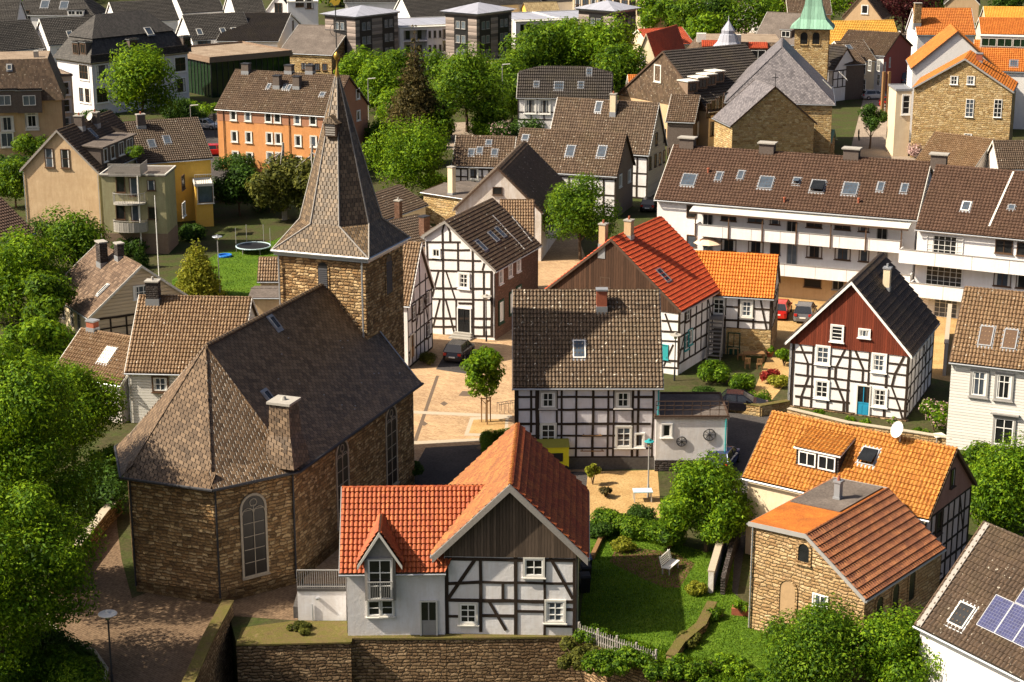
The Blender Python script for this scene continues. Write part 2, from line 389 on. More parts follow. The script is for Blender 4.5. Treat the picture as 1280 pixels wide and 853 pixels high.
m_plaster('rust', (0.36, 0.15, 0.07), amt=0.4); m_plaster('yellow', (0.80, 0.48, 0.05), amt=0.25); m_plaster('tan', (0.52, 0.36, 0.20), amt=0.4)
m_plaster('darkbrown', (0.07, 0.048, 0.038), amt=0.3); m_plaster('pinkwhite', (0.66, 0.55, 0.53), amt=0.6); m_plaster('pink', (0.36, 0.17, 0.13), amt=0.5); m_plaster('greyplaster', (0.52, 0.51, 0.50), amt=0.5)
m_plaster('redwall', (0.42, 0.07, 0.05), amt=0.3); m_plaster('brownwall', (0.20, 0.13, 0.085), amt=0.4); m_plaster('lilac', (0.72, 0.71, 0.78), amt=0.3)  # lilac is white render with the bluish skylight tone put into its colour
m_plaster('darkplinth_recess', (0.035, 0.032, 0.032), amt=0.3); m_plaster('whiterough', (0.74, 0.73, 0.74), amt=0.7)
m_boards('boardgrey', (0.115, 0.082, 0.06), 0.17); m_boards('boardred', (0.17, 0.035, 0.016), 0.17, var=0.3, streak=0.35); m_boards('boardbrown', (0.075, 0.038, 0.022), 0.22)
m_boards('sidingwhite', (0.72, 0.70, 0.66), 0.21, vert=False, var=0.06, gap=0.1, streak=0.08); m_boards('sidingcream', (0.66, 0.52, 0.36), 0.30, vert=False, var=0.1, gap=0.1, streak=0.15)
m_boards('stripes', (0.22, 0.18, 0.16), 0.55, vert=False, var=0.7, gap=0.2, streak=0.1)
m_boards('copper', (0.22, 0.40, 0.30), 0.5, vert=True, var=0.25, gap=0.06, streak=0.5); m_boards('zincseam', (0.34, 0.35, 0.41), 0.5, vert=True, var=0.1, gap=0.05, rough=0.4, streak=0.15)
CHUR = [(0.13, 0.070, 0.032), (0.34, 0.19, 0.08), (0.52, 0.33, 0.15), (0.22, 0.125, 0.055), (0.66, 0.46, 0.24), (0.40, 0.215, 0.085), (0.085, 0.05, 0.028), (0.46, 0.28, 0.12)]
m_stone('stonechurch', CHUR, (0.16, 0.11, 0.065), 0.36, 0.20, dist=0.10, bd=.09, stain=.25)
m_stone('stoneyellow', [(0.44, 0.28, 0.12), (0.60, 0.43, 0.20), (0.30, 0.18, 0.075), (0.72, 0.57, 0.33), (0.52, 0.35, 0.15)], (0.50, 0.38, 0.2), 0.46, 0.27, dist=0.13, stain=0.1, bd=.08)
m_stone('stonetan', [(0.44, 0.28, 0.13), (0.60, 0.42, 0.22), (0.32, 0.19, 0.085), (0.70, 0.53, 0.31), (0.50, 0.33, 0.16)], (0.14, 0.09, 0.05), 0.42, 0.19, msz=0.024, dist=0.09, stain=0.3)
m_stone('stonewall', [(0.17, 0.10, 0.055), (0.34, 0.21, 0.11), (0.50, 0.34, 0.19), (0.24, 0.15, 0.08), (0.40, 0.25, 0.13)], (0.05, 0.036, 0.025), 0.36, 0.19, dist=.12, stain=0.45, bd=.1)
m_stone('stonedark', [(0.05, 0.045, 0.045), (0.09, 0.075, 0.07), (0.07, 0.055, 0.05)], (0.03, 0.025, 0.022), 0.3, 0.16)
m_stone('bricks', [(0.12, 0.055, 0.035), (0.17, 0.08, 0.05), (0.095, 0.05, 0.035)], (0.16, 0.12, 0.09), 0.25, 0.085, msz=0.012, dist=0.005, stain=0.3, bd=0.01)
m_tile('t_red', (0.26, 0.046, 0.015), (0.38, 0.082, 0.022), (0.5, 0.14, 0.038), bump=False, moss=0.25, mosscol=(0.24, 0.10, 0.03))
m_tile('t_redsmall', (0.19, 0.036, 0.014), (0.29, 0.06, 0.018), (0.4, 0.12, 0.028), 0.22, 0.46, bump=False, moss=0.25, mosscol=(0.30, 0.13, 0.03))
m_tile('t_goldred', (0.2, 0.055, 0.014), (0.3, 0.098, 0.018), (0.42, 0.17, 0.032), 0.22, 0.46, bump=False, moss=0.3, mosscol=(0.42, 0.20, 0.03))
m_tile('t_redbright', (0.4, 0.048, 0.014), (0.5, 0.068, 0.019), (0.58, 0.1, 0.026), 0.24, 0.38, bump=False, moss=0.1)
m_tile('t_orange', (0.5, 0.13, 0.012), (0.62, 0.18, 0.02), (0.72, 0.26, 0.035), bump=False, moss=0.1, mosscol=(0.4, 0.14, 0.02))
m_tile('t_orangeold', (0.28, 0.092, 0.016), (0.43, 0.165, 0.026), (0.6, 0.29, 0.06), bump=False, moss=0.35, mosscol=(0.34, 0.14, 0.03))
m_tile('t_rust', (0.13, 0.045, 0.022), (0.22, 0.078, 0.034), (0.34, 0.14, 0.055), 0.22, 0.42, bump=False, moss=0.4, mosscol=(0.33, 0.10, 0.02))
m_tile('t_brownspeck', (0.07, 0.044, 0.025), (0.108, 0.068, 0.039), (0.175, 0.115, 0.068), bump=False, speck=0.25, moss=0.3)
m_tile('t_brown', (0.05, 0.032, 0.02), (0.075, 0.048, 0.03), (0.112, 0.073, 0.046), bump=False, speck=0.02)
m_tile('t_tan', (0.125, 0.072, 0.036), (0.19, 0.112, 0.057), (0.29, 0.19, 0.105), bump=False, speck=0.05, moss=0.25)
m_tile('t_choc', (0.066, 0.035, 0.022), (0.092, 0.05, 0.032), (0.122, 0.069, 0.045), 0.3, 0.36, bump=False, speck=0.0, moss=0.1)
m_tile('t_dark', (0.04, 0.027, 0.019), (0.056, 0.039, 0.028), (0.078, 0.056, 0.041), 0.3, 0.55, bump=False, moss=0.25, rough=0.6)
m_tile('b_brown', (0.066, 0.041, 0.025), (0.1, 0.063, 0.039), (0.155, 0.102, 0.064), 0.26, 0.36, speck=0.12, bump=False)
m_tile('b_dark', (0.024, 0.019, 0.016), (0.036, 0.028, 0.024), (0.052, 0.041, 0.034), 0.3, 0.36, bump=False)
m_tile('b_grey', (0.032, 0.029, 0.027), (0.05, 0.045, 0.041), (0.074, 0.067, 0.06), 0.3, 0.3, moss=0.4, mosscol=(0.055, 0.05, 0.045))
m_tile('b_orange', (0.38, 0.11, 0.015), (0.5, 0.15, 0.022), (0.6, 0.21, 0.035), 0.28, 0.36, mosscol=(0.3, 0.11, 0.02), bump=False)
m_tile('b_yellow', (0.58, 0.29, 0.03), (0.66, 0.35, 0.05), (0.70, 0.40, 0.07), 0.3, 0.36, bump=False)
m_tile('b_olive', (0.22, 0.16, 0.08), (0.30, 0.22, 0.11), (0.36, 0.28, 0.15), 0.4, 0.6)
m_tile('b_red', (0.40, 0.06, 0.025), (0.48, 0.08, 0.03), (0.52, 0.10, 0.035), 0.28, 0.36, bump=False)
m_slate('slate', (0.060, 0.037, 0.020), (0.115, 0.073, 0.041), (0.21, 0.14, 0.083), sw=.34, sh=.24, bd=0.08)
m_slate('slatetower', (0.058, 0.038, 0.021), (0.108, 0.072, 0.040), (0.19, 0.13, 0.075), 0.28, 0.27, skew=0.0, bd=0.09)
m_slate('slategrey', (0.09, 0.082, 0.088), (0.14, 0.128, 0.135), (0.22, 0.20, 0.205), 0.35, 0.25, rough=0.4)
m_slate('shingle', (0.06, 0.036, 0.022), (0.115, 0.072, 0.045), (0.20, 0.135, 0.09), 0.34, 0.34, skew=0.0, rough=0.7)
m_ground('gravelroof', [(0.20, 0.15, 0.11), (0.30, 0.23, 0.17), (0.38, 0.31, 0.24)], 0.5)
m_ground('mossroof', [(0.16, 0.19, 0.03), (0.30, 0.27, 0.05), (0.36, 0.30, 0.10)], 0.3)
m_ground('rustroof', [(0.30, 0.10, 0.03), (0.48, 0.15, 0.03), (0.58, 0.22, 0.04)], 0.8); m_ground('felt', [(0.10, 0.085, 0.075), (0.15, 0.125, 0.11), (0.20, 0.17, 0.15)], 0.5)
def M(k): return MATS[k]
TILEGEO = {'t_red': (0.24, 0.34), 't_redsmall': (0.22, 0.46), 't_goldred': (0.22, 0.46), 't_redbright': (0.24, 0.38), 't_orange': (0.24, 0.34), 't_orangeold': (0.24, 0.34), 't_rust': (0.22, 0.42), 't_brownspeck': (0.24, 0.34),
           't_brown': (0.24, 0.34), 't_tan': (0.24, 0.34), 't_choc': (0.3, 0.36), 't_dark': (0.3, 0.55), 'b_brown': (0.3, 0.36), 'b_dark': (0.3, 0.5), 'b_orange': (0.3, 0.36), 'b_red': (0.3, 0.36), 'b_yellow': (0.3, 0.36), 'b_grey': (0.3, 0.36)}

# ------------------------------------------------------------------ windows (frame mesh + pane mesh, shared by size and style)
_WC = {}; _WR = random.Random(11)
m_glass('glassreflect', (0.05, 0.062, 0.08), 0.12)  # pane variant with a slight blue reflection put into the glass colour
FROT = {'F': 0.0, 'R': PI/2, 'K': PI, 'L': -PI/2}
def window_meshes(w, h, nx=2, ny=2, fr='white', pane='glass', trim=None, tw=0.09, sill=True, arch=False, curtain=False, trans=0.0, depth=0.07):
    key = (round(w, 2), round(h, 2), nx, ny, fr, pane, trim, tw, sill, arch, curtain, trans)
    if key in _WC: return _WC[key]
    a, b = MB(), MB(); mats = [M(fr), M(trim or fr)]
    fw = min(0.075, w*0.09); z0, z1 = -h/2, h/2; d = depth
    if not arch:
        a.box(-w/2, -w/2+fw, -d, 0.0, z0, z1); a.box(w/2-fw, w/2, -d, 0.0, z0, z1)
        a.box(-w/2+fw, w/2-fw, -d, 0.0, z1-fw, z1); a.box(-w/2+fw, w/2-fw, -d, 0.0, z0, z0+fw)
    xs = [-w/2+w*i/nx for i in range(1, nx)]; zs = [z0+h*i/ny for i in range(1, ny)]
    if trans: zs = [z1-h*trans]
    bw = (0.04 if arch else fw*0.75) if nx <= 3 else 0.035
    for x in xs: a.box(x-bw/2, x+bw/2, -d+0.01, 0, z0+(fw if not arch else 0), z1-(fw if not arch else w*0.35))
    for z in zs: a.box(-w/2+fw, w/2-fw, -d+0.014, 0, z-bw*0.4, z+bw*0.4)
    if trim and not arch:
        t = tw; a.box(-w/2-t, -w/2-0.002, -d-0.02, 0.0, z0-t, z1+t, 1); a.box(w/2+0.002, w/2+t, -d-0.02, 0.0, z0-t, z1+t, 1)
        a.box(-w/2, w/2, -d-0.02, 0.0, z1+0.002, z1+t, 1); a.box(-w/2, w/2, -d-0.02, 0.0, z0-t, z0-0.002, 1)
    if sill: a.box(-w/2-0.07-(tw if trim else 0), w/2+0.07+(tw if trim else 0), -d-0.09, 0.0, z0-0.06-(tw if trim else 0), z0-0.003-(tw if trim else 0), 1)
    if arch:
        # stone surround with a round (lancet-like) head and tracery
        def outline(o, n=10):
            r = w/2+o; pts = [(-r, z0-o), (r, z0-o)]
            for i in range(n+1):
                an = PI*i/n; pts.append((r*math.cos(an), z1-w/2+r*math.sin(an)*1.05))
            return pts
        po, pi = outline(0.13), outline(0.0)
        for i in range(len(po)):
            j = (i+1) % len(po); q = [po[i], po[j], pi[j], pi[i]]
            a.prism([(x, -0.06, z) for x, z in q], (0, 0.06, 0), 1)
        b.prism([(x, -0.015, z) for x, z in pi], (0, 0.012, 0))
        if nx == 2:
            for cx in (-w/4, w/4):
                for i in range(6):
                    a0, a1 = PI*i/6, PI*(i+1)/6
                    a.bar((cx+math.cos(a0)*w/4, 0, z1-w*0.72+math.sin(a0)*w/4), (cx+math.cos(a1)*w/4, 0, z1-w*0.72+math.sin(a1)*w/4), bw, d-0.01, (0, -1, 0))
            for i in range(8):
                a0, a1 = 2*PI*i/8, 2*PI*(i+1)/8
                a.bar((math.cos(a0)*w*.16, 0, z1-w*0.26+math.sin(a0)*w*.16), (math.cos(a1)*w*.16, 0, z1-w*0.26+math.sin(a1)*w*.16), bw, d-0.01, (0, -1, 0))
    else:
        b.box(-w/2+fw, w/2-fw, -0.02, -0.004, z0+fw, z1-fw)
        if curtain:
            b.box(-w/2+fw, -w/2+w*0.2, -0.026, -0.021, z0+fw, z1-fw, 1); b.box(w/2-w*0.2, w/2-fw, -0.026, -0.021, z0+fw, z1-fw, 1)
    r = (a.mesh('window', mats), b.mesh('pane', [M(pane), M('curtain')])); _WC[key] = r; return r
def door_meshes(w, h, col='darkgreen', frame='white', glazed=True):
    key = ('door', round(w, 2), round(h, 2), col, frame, glazed)
    if key in _WC: return _WC[key]
    a, b = MB(), MB(); t = 0.09
    a.box(-w/2, -w/2+t, -0.1, 0, 0, h, 1); a.box(w/2-t, w/2, -0.1, 0, 0, h, 1); a.box(-w/2+t, w/2-t, -0.1, 0, h-t, h, 1)
    a.box(-w/2+t, w/2-t, -0.04, 0, 0, h*0.42); a.box(-0.03, 0.03, -0.06, 0, h*0.42, h-t)
    a.box(-w/2+t, w/2-t, -0.055, -0.03, h*0.42, h*0.46); a.box(-w/2+t+.08, -0.06, -0.055, -0.04, h*0.08, h*0.36); a.box(0.06, w/2-t-.08, -0.055, -0.04, h*0.08, h*0.36)
    b.box(-w/2+t, w/2-t, -0.025, -0.005, h*0.42, h-t)
    r = (a.mesh('door', [M(col), M(frame)]), b.mesh('pane', [M('glass' if glazed else col)])); _WC[key] = r; return r

class Bld:
    def __init__(s, name, label, cat, A, B, C, ze, zb=0.0, group=None, ins=0.22, vins=None):
        def wp(q): return P(q[0], q[1], q[2] if len(q) > 2 else ze)
        a, b = wp(A), wp(B); x = b-a; x.z = 0; s.L = x.length; x.normalize(); y = Vector((-x.y, x.x, 0))
        if isinstance(C, tuple) and C[0] == 'pitch':      # depth from the ridge position and the roof pitch
            n = (y*-math.sin(R(C[3]))+Vector((0, 0, math.cos(R(C[3]))))); d = ray(C[1], C[2]); t = (a-CAMP).dot(n)/d.dot(n)
            s.D = 2*((CAMP+d*t)-a).dot(y)
        else: s.D = float(C) if isinstance(C, (int, float)) else (wp(C)-b).dot(y)
        s.x, s.y, s.o = x, y, Vector((a.x, a.y, zb)); s.ze = ze-zb; s.zb = zb
        s.rz = math.atan2(x.y, x.x); s.root = empty(name, label, cat, s.o, s.rz, group)
        s.ins = ins; s.vins = ins if vins is None else vins
        s.slopes = {}; s.roof = None; s.wall = None
        s.cam = s.toloc(CAMP)
    def toloc(s, w): d = Vector(w)-s.o; return Vector((d.dot(s.x), d.dot(s.y), d.z))
    def toworld(s, l): return s.o+s.x*l[0]+s.y*l[1]+Vector((0, 0, l[2]))
    def lray(s, px, py): d = ray(px, py); return Vector((d.dot(s.x), d.dot(s.y), d.z))
    def hit(s, px, py, p0, n):
        d = s.lray(px, py); t = (Vector(p0)-s.cam).dot(n)/d.dot(n); return s.cam+d*t
    def facepl(s, f):
        i, j = s.wx, s.wy
        return {'F': (Vector((0, j[0], 0)), Vector((0, -1, 0))), 'K': (Vector((0, j[1], 0)), Vector((0, 1, 0))),
                'L': (Vector((i[0], 0, 0)), Vector((-1, 0, 0))), 'R': (Vector((i[1], 0, 0)), Vector((1, 0, 0)))}[f]
    def on(s, f, px, py):
        if isinstance(f, str) and f in 'FKLR': p0, n = s.facepl(f)
        else: p0, n = s.slopes[f]
        return s.hit(px, py, p0, n)
    # ---- gable / hip roof.  axis 'x': ridge along x (left-right); 'y': ridge runs back
    def gable(s, axis='x', rise=None, pitch=None, rpx=None, rpos=0.5, hips=((0, None), (0, None)), roofmat='b_brown', verge='white', zl=None, zr=None, tk=0.12,
              tiles=None, roofmat2=None, ridgecap=True, gutter='zinc', under='timberbrown', capmat=None, ridge_ext=0.0):
        S, T = (s.L, s.D) if axis == 'x' else (s.D, s.L)
        zl = s.ze if zl is None else zl; zr = s.ze if zr is None else zr
        tr = T*rpos
        if rpx is not None:
            if axis == 'x': zrg = s.hit(rpx[0], rpx[1], (0, tr, 0), Vector((0, 1, 0))).z
            else: zrg = s.hit(rpx[0], rpx[1], (0, rpx[2] if len(rpx) > 2 else 0, 0), Vector((0, 1, 0))).z
        elif pitch is not None: zrg = zl+tr*math.tan(R(pitch))
        else: zrg = max(zl, zr)+rise
        s.axis, s.S, s.T, s.tr, s.zrg, s.zl, s.zr, s.hips = axis, S, T, tr, zrg, zl, zr, hips
        vi, ei = s.vins, s.ins
        s.wx = (vi, s.L-vi) if axis == 'x' else (ei, s.L-ei); s.wy = (ei, s.D-ei) if axis == 'x' else (vi, s.D-vi)
        def pt(a, t, z): return Vector((a, t, z)) if axis == 'x' else Vector((t, a, z))
        s.pt = pt
        s.kl = (zrg-zl)/tr; s.kr = (zrg-zr)/(T-tr)
        def zat(t): return zl+s.kl*t if t <= tr else zr+s.kr*(T-t)
        s.zat = zat
        (h0, d0), (h1, d1) = hips
        z0 = zrg if h0 == 0 else (zl if d0 is None else d0); z1 = zrg if h1 == 0 else (zl if d1 is None else d1)
        def tl(z): return (z-zl)/s.kl
        def tr2(z): return T-(z-zr)/s.kr
        lo = [pt(0, 0, zl), pt(S, 0, zl)]; 
        if h1: lo.append(pt(S, tl(z1), z1))
        lo += [pt(S-h1+ridge_ext, tr, zrg), pt(h0, tr, zrg)]
        if h0: lo.append(pt(0, tl(z0), z0))
        hi = [pt(0, T, zr), pt(S, T, zr)]
        if h1: hi.append(pt(S, tr2(max(z1, zr)), max(z1, zr)))
        hi += [pt(S-h1+ridge_ext, tr, zrg), pt(h0, tr, zrg)]
        if h0: hi.append(pt(0, tr2(max(z0, zr)), max(z0, zr)))
        polys = [lo, hi]
        if h0: polys.append([pt(0, tl(z0), z0), pt(h0, tr, zrg), pt(0, tr2(max(z0, zr)), max(z0, zr))])
        if h1: polys.append([pt(S, tl(z1), z1), pt(S-h1, tr, zrg), pt(S, tr2(max(z1, zr)), max(z1, zr))])
        names = ['lo', 'hi']+(['h0'] if h0 else [])+(['h1'] if h1 else [])
        mb = MB(); c = s.pt(S/2, tr, zl-5)
        for nm, pl in zip(names, polys):
            q = []
            for p in pl:
                if not q or (p-q[-1]).length > 1e-3: q.append(p)
            if (q[0]-q[-1]).length < 1e-3: q.pop()
            n = Vector((0, 0, 0))
            for i in range(len(q)): n += q[i].cross(q[(i+1) % len(q)])
            n.normalize()
            if n.z < 0: n = -n
            s.slopes[nm] = (q[0]+n*0.03, n)
            rm = roofmat2 if (nm == 'hi' and roofmat2) else roofmat; mi_ = 3 if (nm == 'hi' and roofmat2) else 0
            tile = TILEGEO.get(rm) if tiles is None else tiles
            if tile: 
                mb.prism(q, -n*tk, 1); tile_surface(mb, q, tile[0], tile[1], hs=.11 if rm in ('t_dark', 'b_dark', 't_redsmall') else .07, hp=.04 if rm == 't_dark' else .07, mi=mi_, lift=0.004, seg=5 if tile[0] < 0.29 else 3)
            else: mb.prism(q, -n*tk, mi_, 1)
        if axis == 'x': s.slopes['F'+'s'] = s.slopes['lo']; s.slopes['Ks'] = s.slopes['hi']
        if ridgecap:
            r0, r1 = pt(h0, tr, zrg), pt(S-h1+ridge_ext, tr, zrg); n_ = max(2, int((r1-r0).length/0.38))
            for i in range(n_):
                a = r0.lerp(r1, i/n_); b_ = r0.lerp(r1, (i+1.04)/n_); mb.tube(a+Vector((0, 0, -0.02)), b_+Vector((0, 0, -0.035)), 0.115, 0.10, 7, 2)
            for (h, pl) in ((h0, 0), (h1, S)):
                if h:
                    e = h0 if pl == 0 else S-h1; zz_ = z0 if pl == 0 else z1
                    for tt in (tl(zz_), tr2(max(zz_, zr))): mb.tube(pt(e, tr, zrg), pt(pl, tt, max(zz_, zr if tt > tr else zl)), 0.09, 0.09, 6, 2)
        s.roof = mb.build('roof', [M(roofmat), M(under), M(capmat or roofmat), M(roofmat2 or roofmat)], s.root)
        if verge:
            for e, h, zz_ in ((0, h0, z0), (S, h1, z1)):
                if h and (zz_ <= zl+0.01): continue
                sgn = -1 if e == 0 else 1
                tt0 = tr if not h else tl(zz_); tt1 = tr if not h else tr2(zz_); ztop = zrg if not h else zz_
                for (ta, za, tb, zb_) in ((0, zl, tt0, ztop), (T, zr, tt1, ztop)):
                    if abs(zb_-za) < 0.05: continue
                    a, b_ = pt(e+sgn*0.012, ta, za), pt(e+sgn*0.012, tb, zb_); vb = MB()
                    vb.prism([a+Vector((0, 0, 0.05)), b_+Vector((0, 0, 0.05)), b_+Vector((0, 0, -0.20)), a+Vector((0, 0, -0.20))], pt(sgn*0.045, 0, 0))
                    vb.build('bargeboard', M(verge), s.roof)
        if gutter:
            for t, z, sg in ((0, zl, -1), (T, zr, 1)):
                gb = MB(); gb.tube(pt(-0.05, t+sg*0.05, z-0.10), pt(S+0.05, t+sg*0.05, z-0.10), 0.065, seg=6); gb.build('gutter', M(gutter), s.roof)
            for e, h, zz_ in ((0, h0, z0), (S, h1, z1)):
                if h > 0 and zz_ <= zl+0.01:
                    x_ = e+(-0.05 if e == 0 else 0.05); gb = MB(); gb.tube(pt(x_, 0, zl-0.1), pt(x_, T, zr-0.1), 0.065, seg=6); gb.build('gutter', M(gutter), s.roof)
        return s
    def flat(s, roofmat='felt', edge='zinc', eh=0.15, name='roof'):
        s.axis = 'f'; s.wx = (s.vins, s.L-s.vins); s.wy = (s.ins, s.D-s.ins); s.zl = s.zr = s.zrg = s.ze; s.T = s.D; s.tr = s.D/2
        s.zat = lambda t: s.ze
        mb = MB(); mb.box(0, s.L, 0, s.D, s.ze-0.14, s.ze, 0)
        e = 0.12
        for q in ((0, s.L, 0, e), (0, s.L, s.D-e, s.D), (0, e, e, s.D-e), (s.L-e, s.L, e, s.D-e)): mb.box(*q, s.ze+0.002, s.ze+eh, 1)
        s.roof = mb.build(name, [M(roofmat), M(edge)], s.root); s.slopes['top'] = (Vector((0, 0, s.ze)), Vector((0, 0, 1))); return s
    def walls(s, mat='plaster', faces=None):
        """faces: dict face->mat.  Gable ends follow the roof."""
        faces = faces or {}; mb = MB(); mats = [M(mat)]; idx = {}
        for f, k in faces.items():
            if k not in [m.name for m in mats]: mats.append(M(k))
            idx[f] = [m.name for m in mats].index(k)
        (x0, x1), (y0, y1) = s.wx, s.wy; dz = 0.13
        def top(f):
            if s.axis == 'f': return None
            end = (f in 'LR') if s.axis == 'x' else (f in 'FK'); return end
        def quad(f):
            a, b_ = {'F': ((x0, y0), (x1, y0)), 'R': ((x1, y0), (x1, y1)), 'K': ((x1, y1), (x0, y1)), 'L': ((x0, y1), (x0, y0))}[f]
            mi = idx.get(f, 0)
            if top(f):
                t = (lambda p: p[1]) if s.axis == 'x' else (lambda p: p[0])
                h = s.hips[0] if f in ('L' if s.axis == 'x' else 'F') else s.hips[1]
                zcap = 1e9 if h[0] == 0 else (h[1] if h[1] is not None else s.zl)
                za, zb_ = s.zat(t(a))-dz, s.zat(t(b_))-dz; pts = [(a[0], a[1], 0), (b_[0], b_[1], 0), (b_[0], b_[1], min(zb_, zcap-dz))]
                ts = [s.tr]
                if zcap < s.zrg: ts = [(zcap-s.zl)/s.kl, s.T-(zcap-s.zr)/s.kr] if zcap > max(s.zl, s.zr)+.02 else []
                ta, tb = t(a), t(b_)
                for q in sorted(ts, reverse=(tb > ta)):
                    if min(ta, tb) < q < max(ta, tb):
                        f_ = (q-ta)/(tb-ta); pts.append((a[0]+(b_[0]-a[0])*f_, a[1]+(b_[1]-a[1])*f_, min(s.zat(q), zcap)-dz))
                pts.append((a[0], a[1], min(za, zcap-dz)))
            else:
                t = (y0 if f == 'F' else y1) if s.axis == 'x' else (x0 if f == 'L' else x1)
                z = s.zat(t)-dz if s.axis != 'f' else s.ze-0.14
                pts = [(a[0], a[1], 0), (b_[0], b_[1], 0), (b_[0], b_[1], z), (a[0], a[1], z)]
            mb.face(pts, mi)
        for f in 'FRKL': quad(f)
        s.wall = mb.build('wall', mats, s.root); return s
    def fpt(s, f, u, z, off=0.0):
        """point on face f from along-wall coordinate (x for F/K, y for L/R)"""
        p0, n = s.facepl(f); return Vector((u, p0.y, z))+n*off if f in 'FK' else Vector((p0.x, u, z))+n*off
    def uz(s, f, px, py): p = s.on(f, px, py); return (p.x if f in 'FK' else p.y), p.z
    def panel(s, name, f, pts, mat, th=0.04, label=None):
        """flat cladding of thickness th on face f; pts are (u,z)"""
        mb = MB(); p0, n = s.facepl(f); mb.prism([s.fpt(f, u, z, 0.003) for u, z in pts], n*th)
        o = mb.build(name, M(mat), s.root); return tag(o, label)
    def gableclad(s, f, zcut, mat, name='gable_cladding', th=0.05, cut2=None):
        """clad the gable triangle above height zcut"""
        a = s.wy if s.axis == 'x' else s.wx; lo, hi = a
        t0 = max(lo, (zcut-s.zl)/s.kl); t1 = min(hi, s.T-(zcut-s.zr)/s.kr)
        pts = [(t0, zcut), (t1, cut2 if cut2 is not None else zcut)]
        if t1 == hi: pts.append((t1, s.zat(t1)-0.14))
        pts.append((s.tr, s.zrg-0.14))
        if t0 == lo: pts.append((t0, s.zat(t0)-0.14))
        return s.panel(name, f, pts, mat, th)
    def beams(s, f, segs, w=0.16, mat='timber', px=True, name='timber_frame', d=0.035, tf=None):
        """segs: pixel segments (x1,y1,x2,y2[,w]) or local (u1,z1,u2,z2[,w])"""
        mb = MB(); n = s.facepl(f)[1]; jr = random.Random(len(segs)*7+int(s.L*10))
        for k, q in enumerate(segs):
            ww = (q[4] if len(q) > 4 else w)*jr.uniform(.82, 1.22); q = q[:4]
            if px:
                if tf: q = tf(*q)
                a = s.on(f, q[0], q[1]); b_ = s.on(f, q[2], q[3])
            else: a, b_ = s.fpt(f, q[0], q[1]), s.fpt(f, q[2], q[3])
            vert = abs((a-b_).normalized().z); dd = d+(0.004 if vert > 0.97 else (0.0 if vert < 0.3 else -0.005))+(k % 5)*0.0006
            if vert > 0.985: b_ = Vector((a.x, a.y, b_.z))
            if vert < 0.06: b_ = Vector((b_.x, b_.y, a.z))
            ln = (b_-a).length; kn = max(1, int(ln/1.1)); sd_ = n.cross((b_-a).normalized()) if ln > .01 else n; pts = [a]+[a.lerp(b_, i/kn)+sd_*jr.uniform(-.022, .022) for i in range(1, kn)]+[b_]
            for p_, q_ in zip(pts, pts[1:]): mb.bar(p_, q_+(q_-p_).normalized()*.01, ww*jr.uniform(.93, 1.07), dd, n)
        return mb.build(name, M(mat), s.root)
    def fw(s, f, u0, u1, zs, n, diag=(), w=0.15, mat='timber', gab=None):
        """regular half-timber: rails at zs, n bays, diagonals (bay, storey, direction)"""
        us = [u0+(u1-u0)*i/n for i in range(n+1)]; sg = []
        for z in zs: sg.append((u0, z, u1, z))
        for u in us: sg.append((u, zs[0], u, zs[-1]))
        for (b_, st, dr) in diag:
            a, c = (us[b_], us[b_+1]) if dr > 0 else (us[b_+1], us[b_]); sg.append((a, zs[st], c, zs[min(st+2, len(zs)-1)]))
        return s.beams(f, sg, w, mat, px=False)
    def win(s, f, pts, w, h, tf=None, label=None, name='window', **kw):
        """windows at pixel centres, measured on the wall"""
        n = s.facepl(f)[1] ; out = []
        for q in pts:
            k2 = dict(kw); rv = _WR.random()
            if 'pane' not in kw and not kw.get('arch'): k2['pane'] = 'glass' if rv < .6 else 'glassreflect'; k2['curtain'] = kw.get('curtain', False) or rv > .75 or rv < .2
            fm, pm = window_meshes(w, h, **k2)
            if tf: q = tf(*q)
            p = s.on(f, q[0], q[1])+n*0.004
            o = obj(name, fm, s.root, p, (0, 0, FROT[f])); obj('pane', pm, o); out.append(o)
            if label: tag(o, label)
        return out
    def winl(s, f, pts, w, h, label=None, name='window', off=0.004, **kw):
        fm, pm = window_meshes(w, h, **kw)
        for u, z in pts:
            o = obj(name, fm, s.root, s.fpt(f, u, z, off), (0, 0, FROT[f])); obj('pane', pm, o)
            if label: tag(o, label)
    def grid(s, f, c0, c1, cols, r0, r1, rows, w, h, **kw):
        """nx by ny windows between pixel positions of the first and last window"""
        for j in range(rows):
            for i in range(cols):
                fi = i/(cols-1) if cols > 1 else 0; fj = j/(rows-1) if rows > 1 else 0
                q = (c0[0]+(c1[0]-c0[0])*fi+(r1[0]-r0[0])*fj, c0[1]+(c1[1]-c0[1])*fi+(r1[1]-r0[1])*fj)
                s.win(f, [q], w, h, **kw)
    def door(s, f, px, py, w=1.0, h=2.1, col='darkgreen', frame='white', label=None, glazed=True):
        """px,py = centre of the threshold"""
        fm, pm = door_meshes(w, h, col, frame, glazed); p = s.on(f, px, py)+s.facepl(f)[1]*0.004
        o = obj('door', fm, s.root, p, (0, 0, FROT[f])); obj('pane', pm, o); return tag(o, label)
    def slope_rot(s, k):
        n = s.slopes[k][1]; u, w = plane_axes(n); m = Matrix((u, -n, w)).transposed(); return m.to_euler()
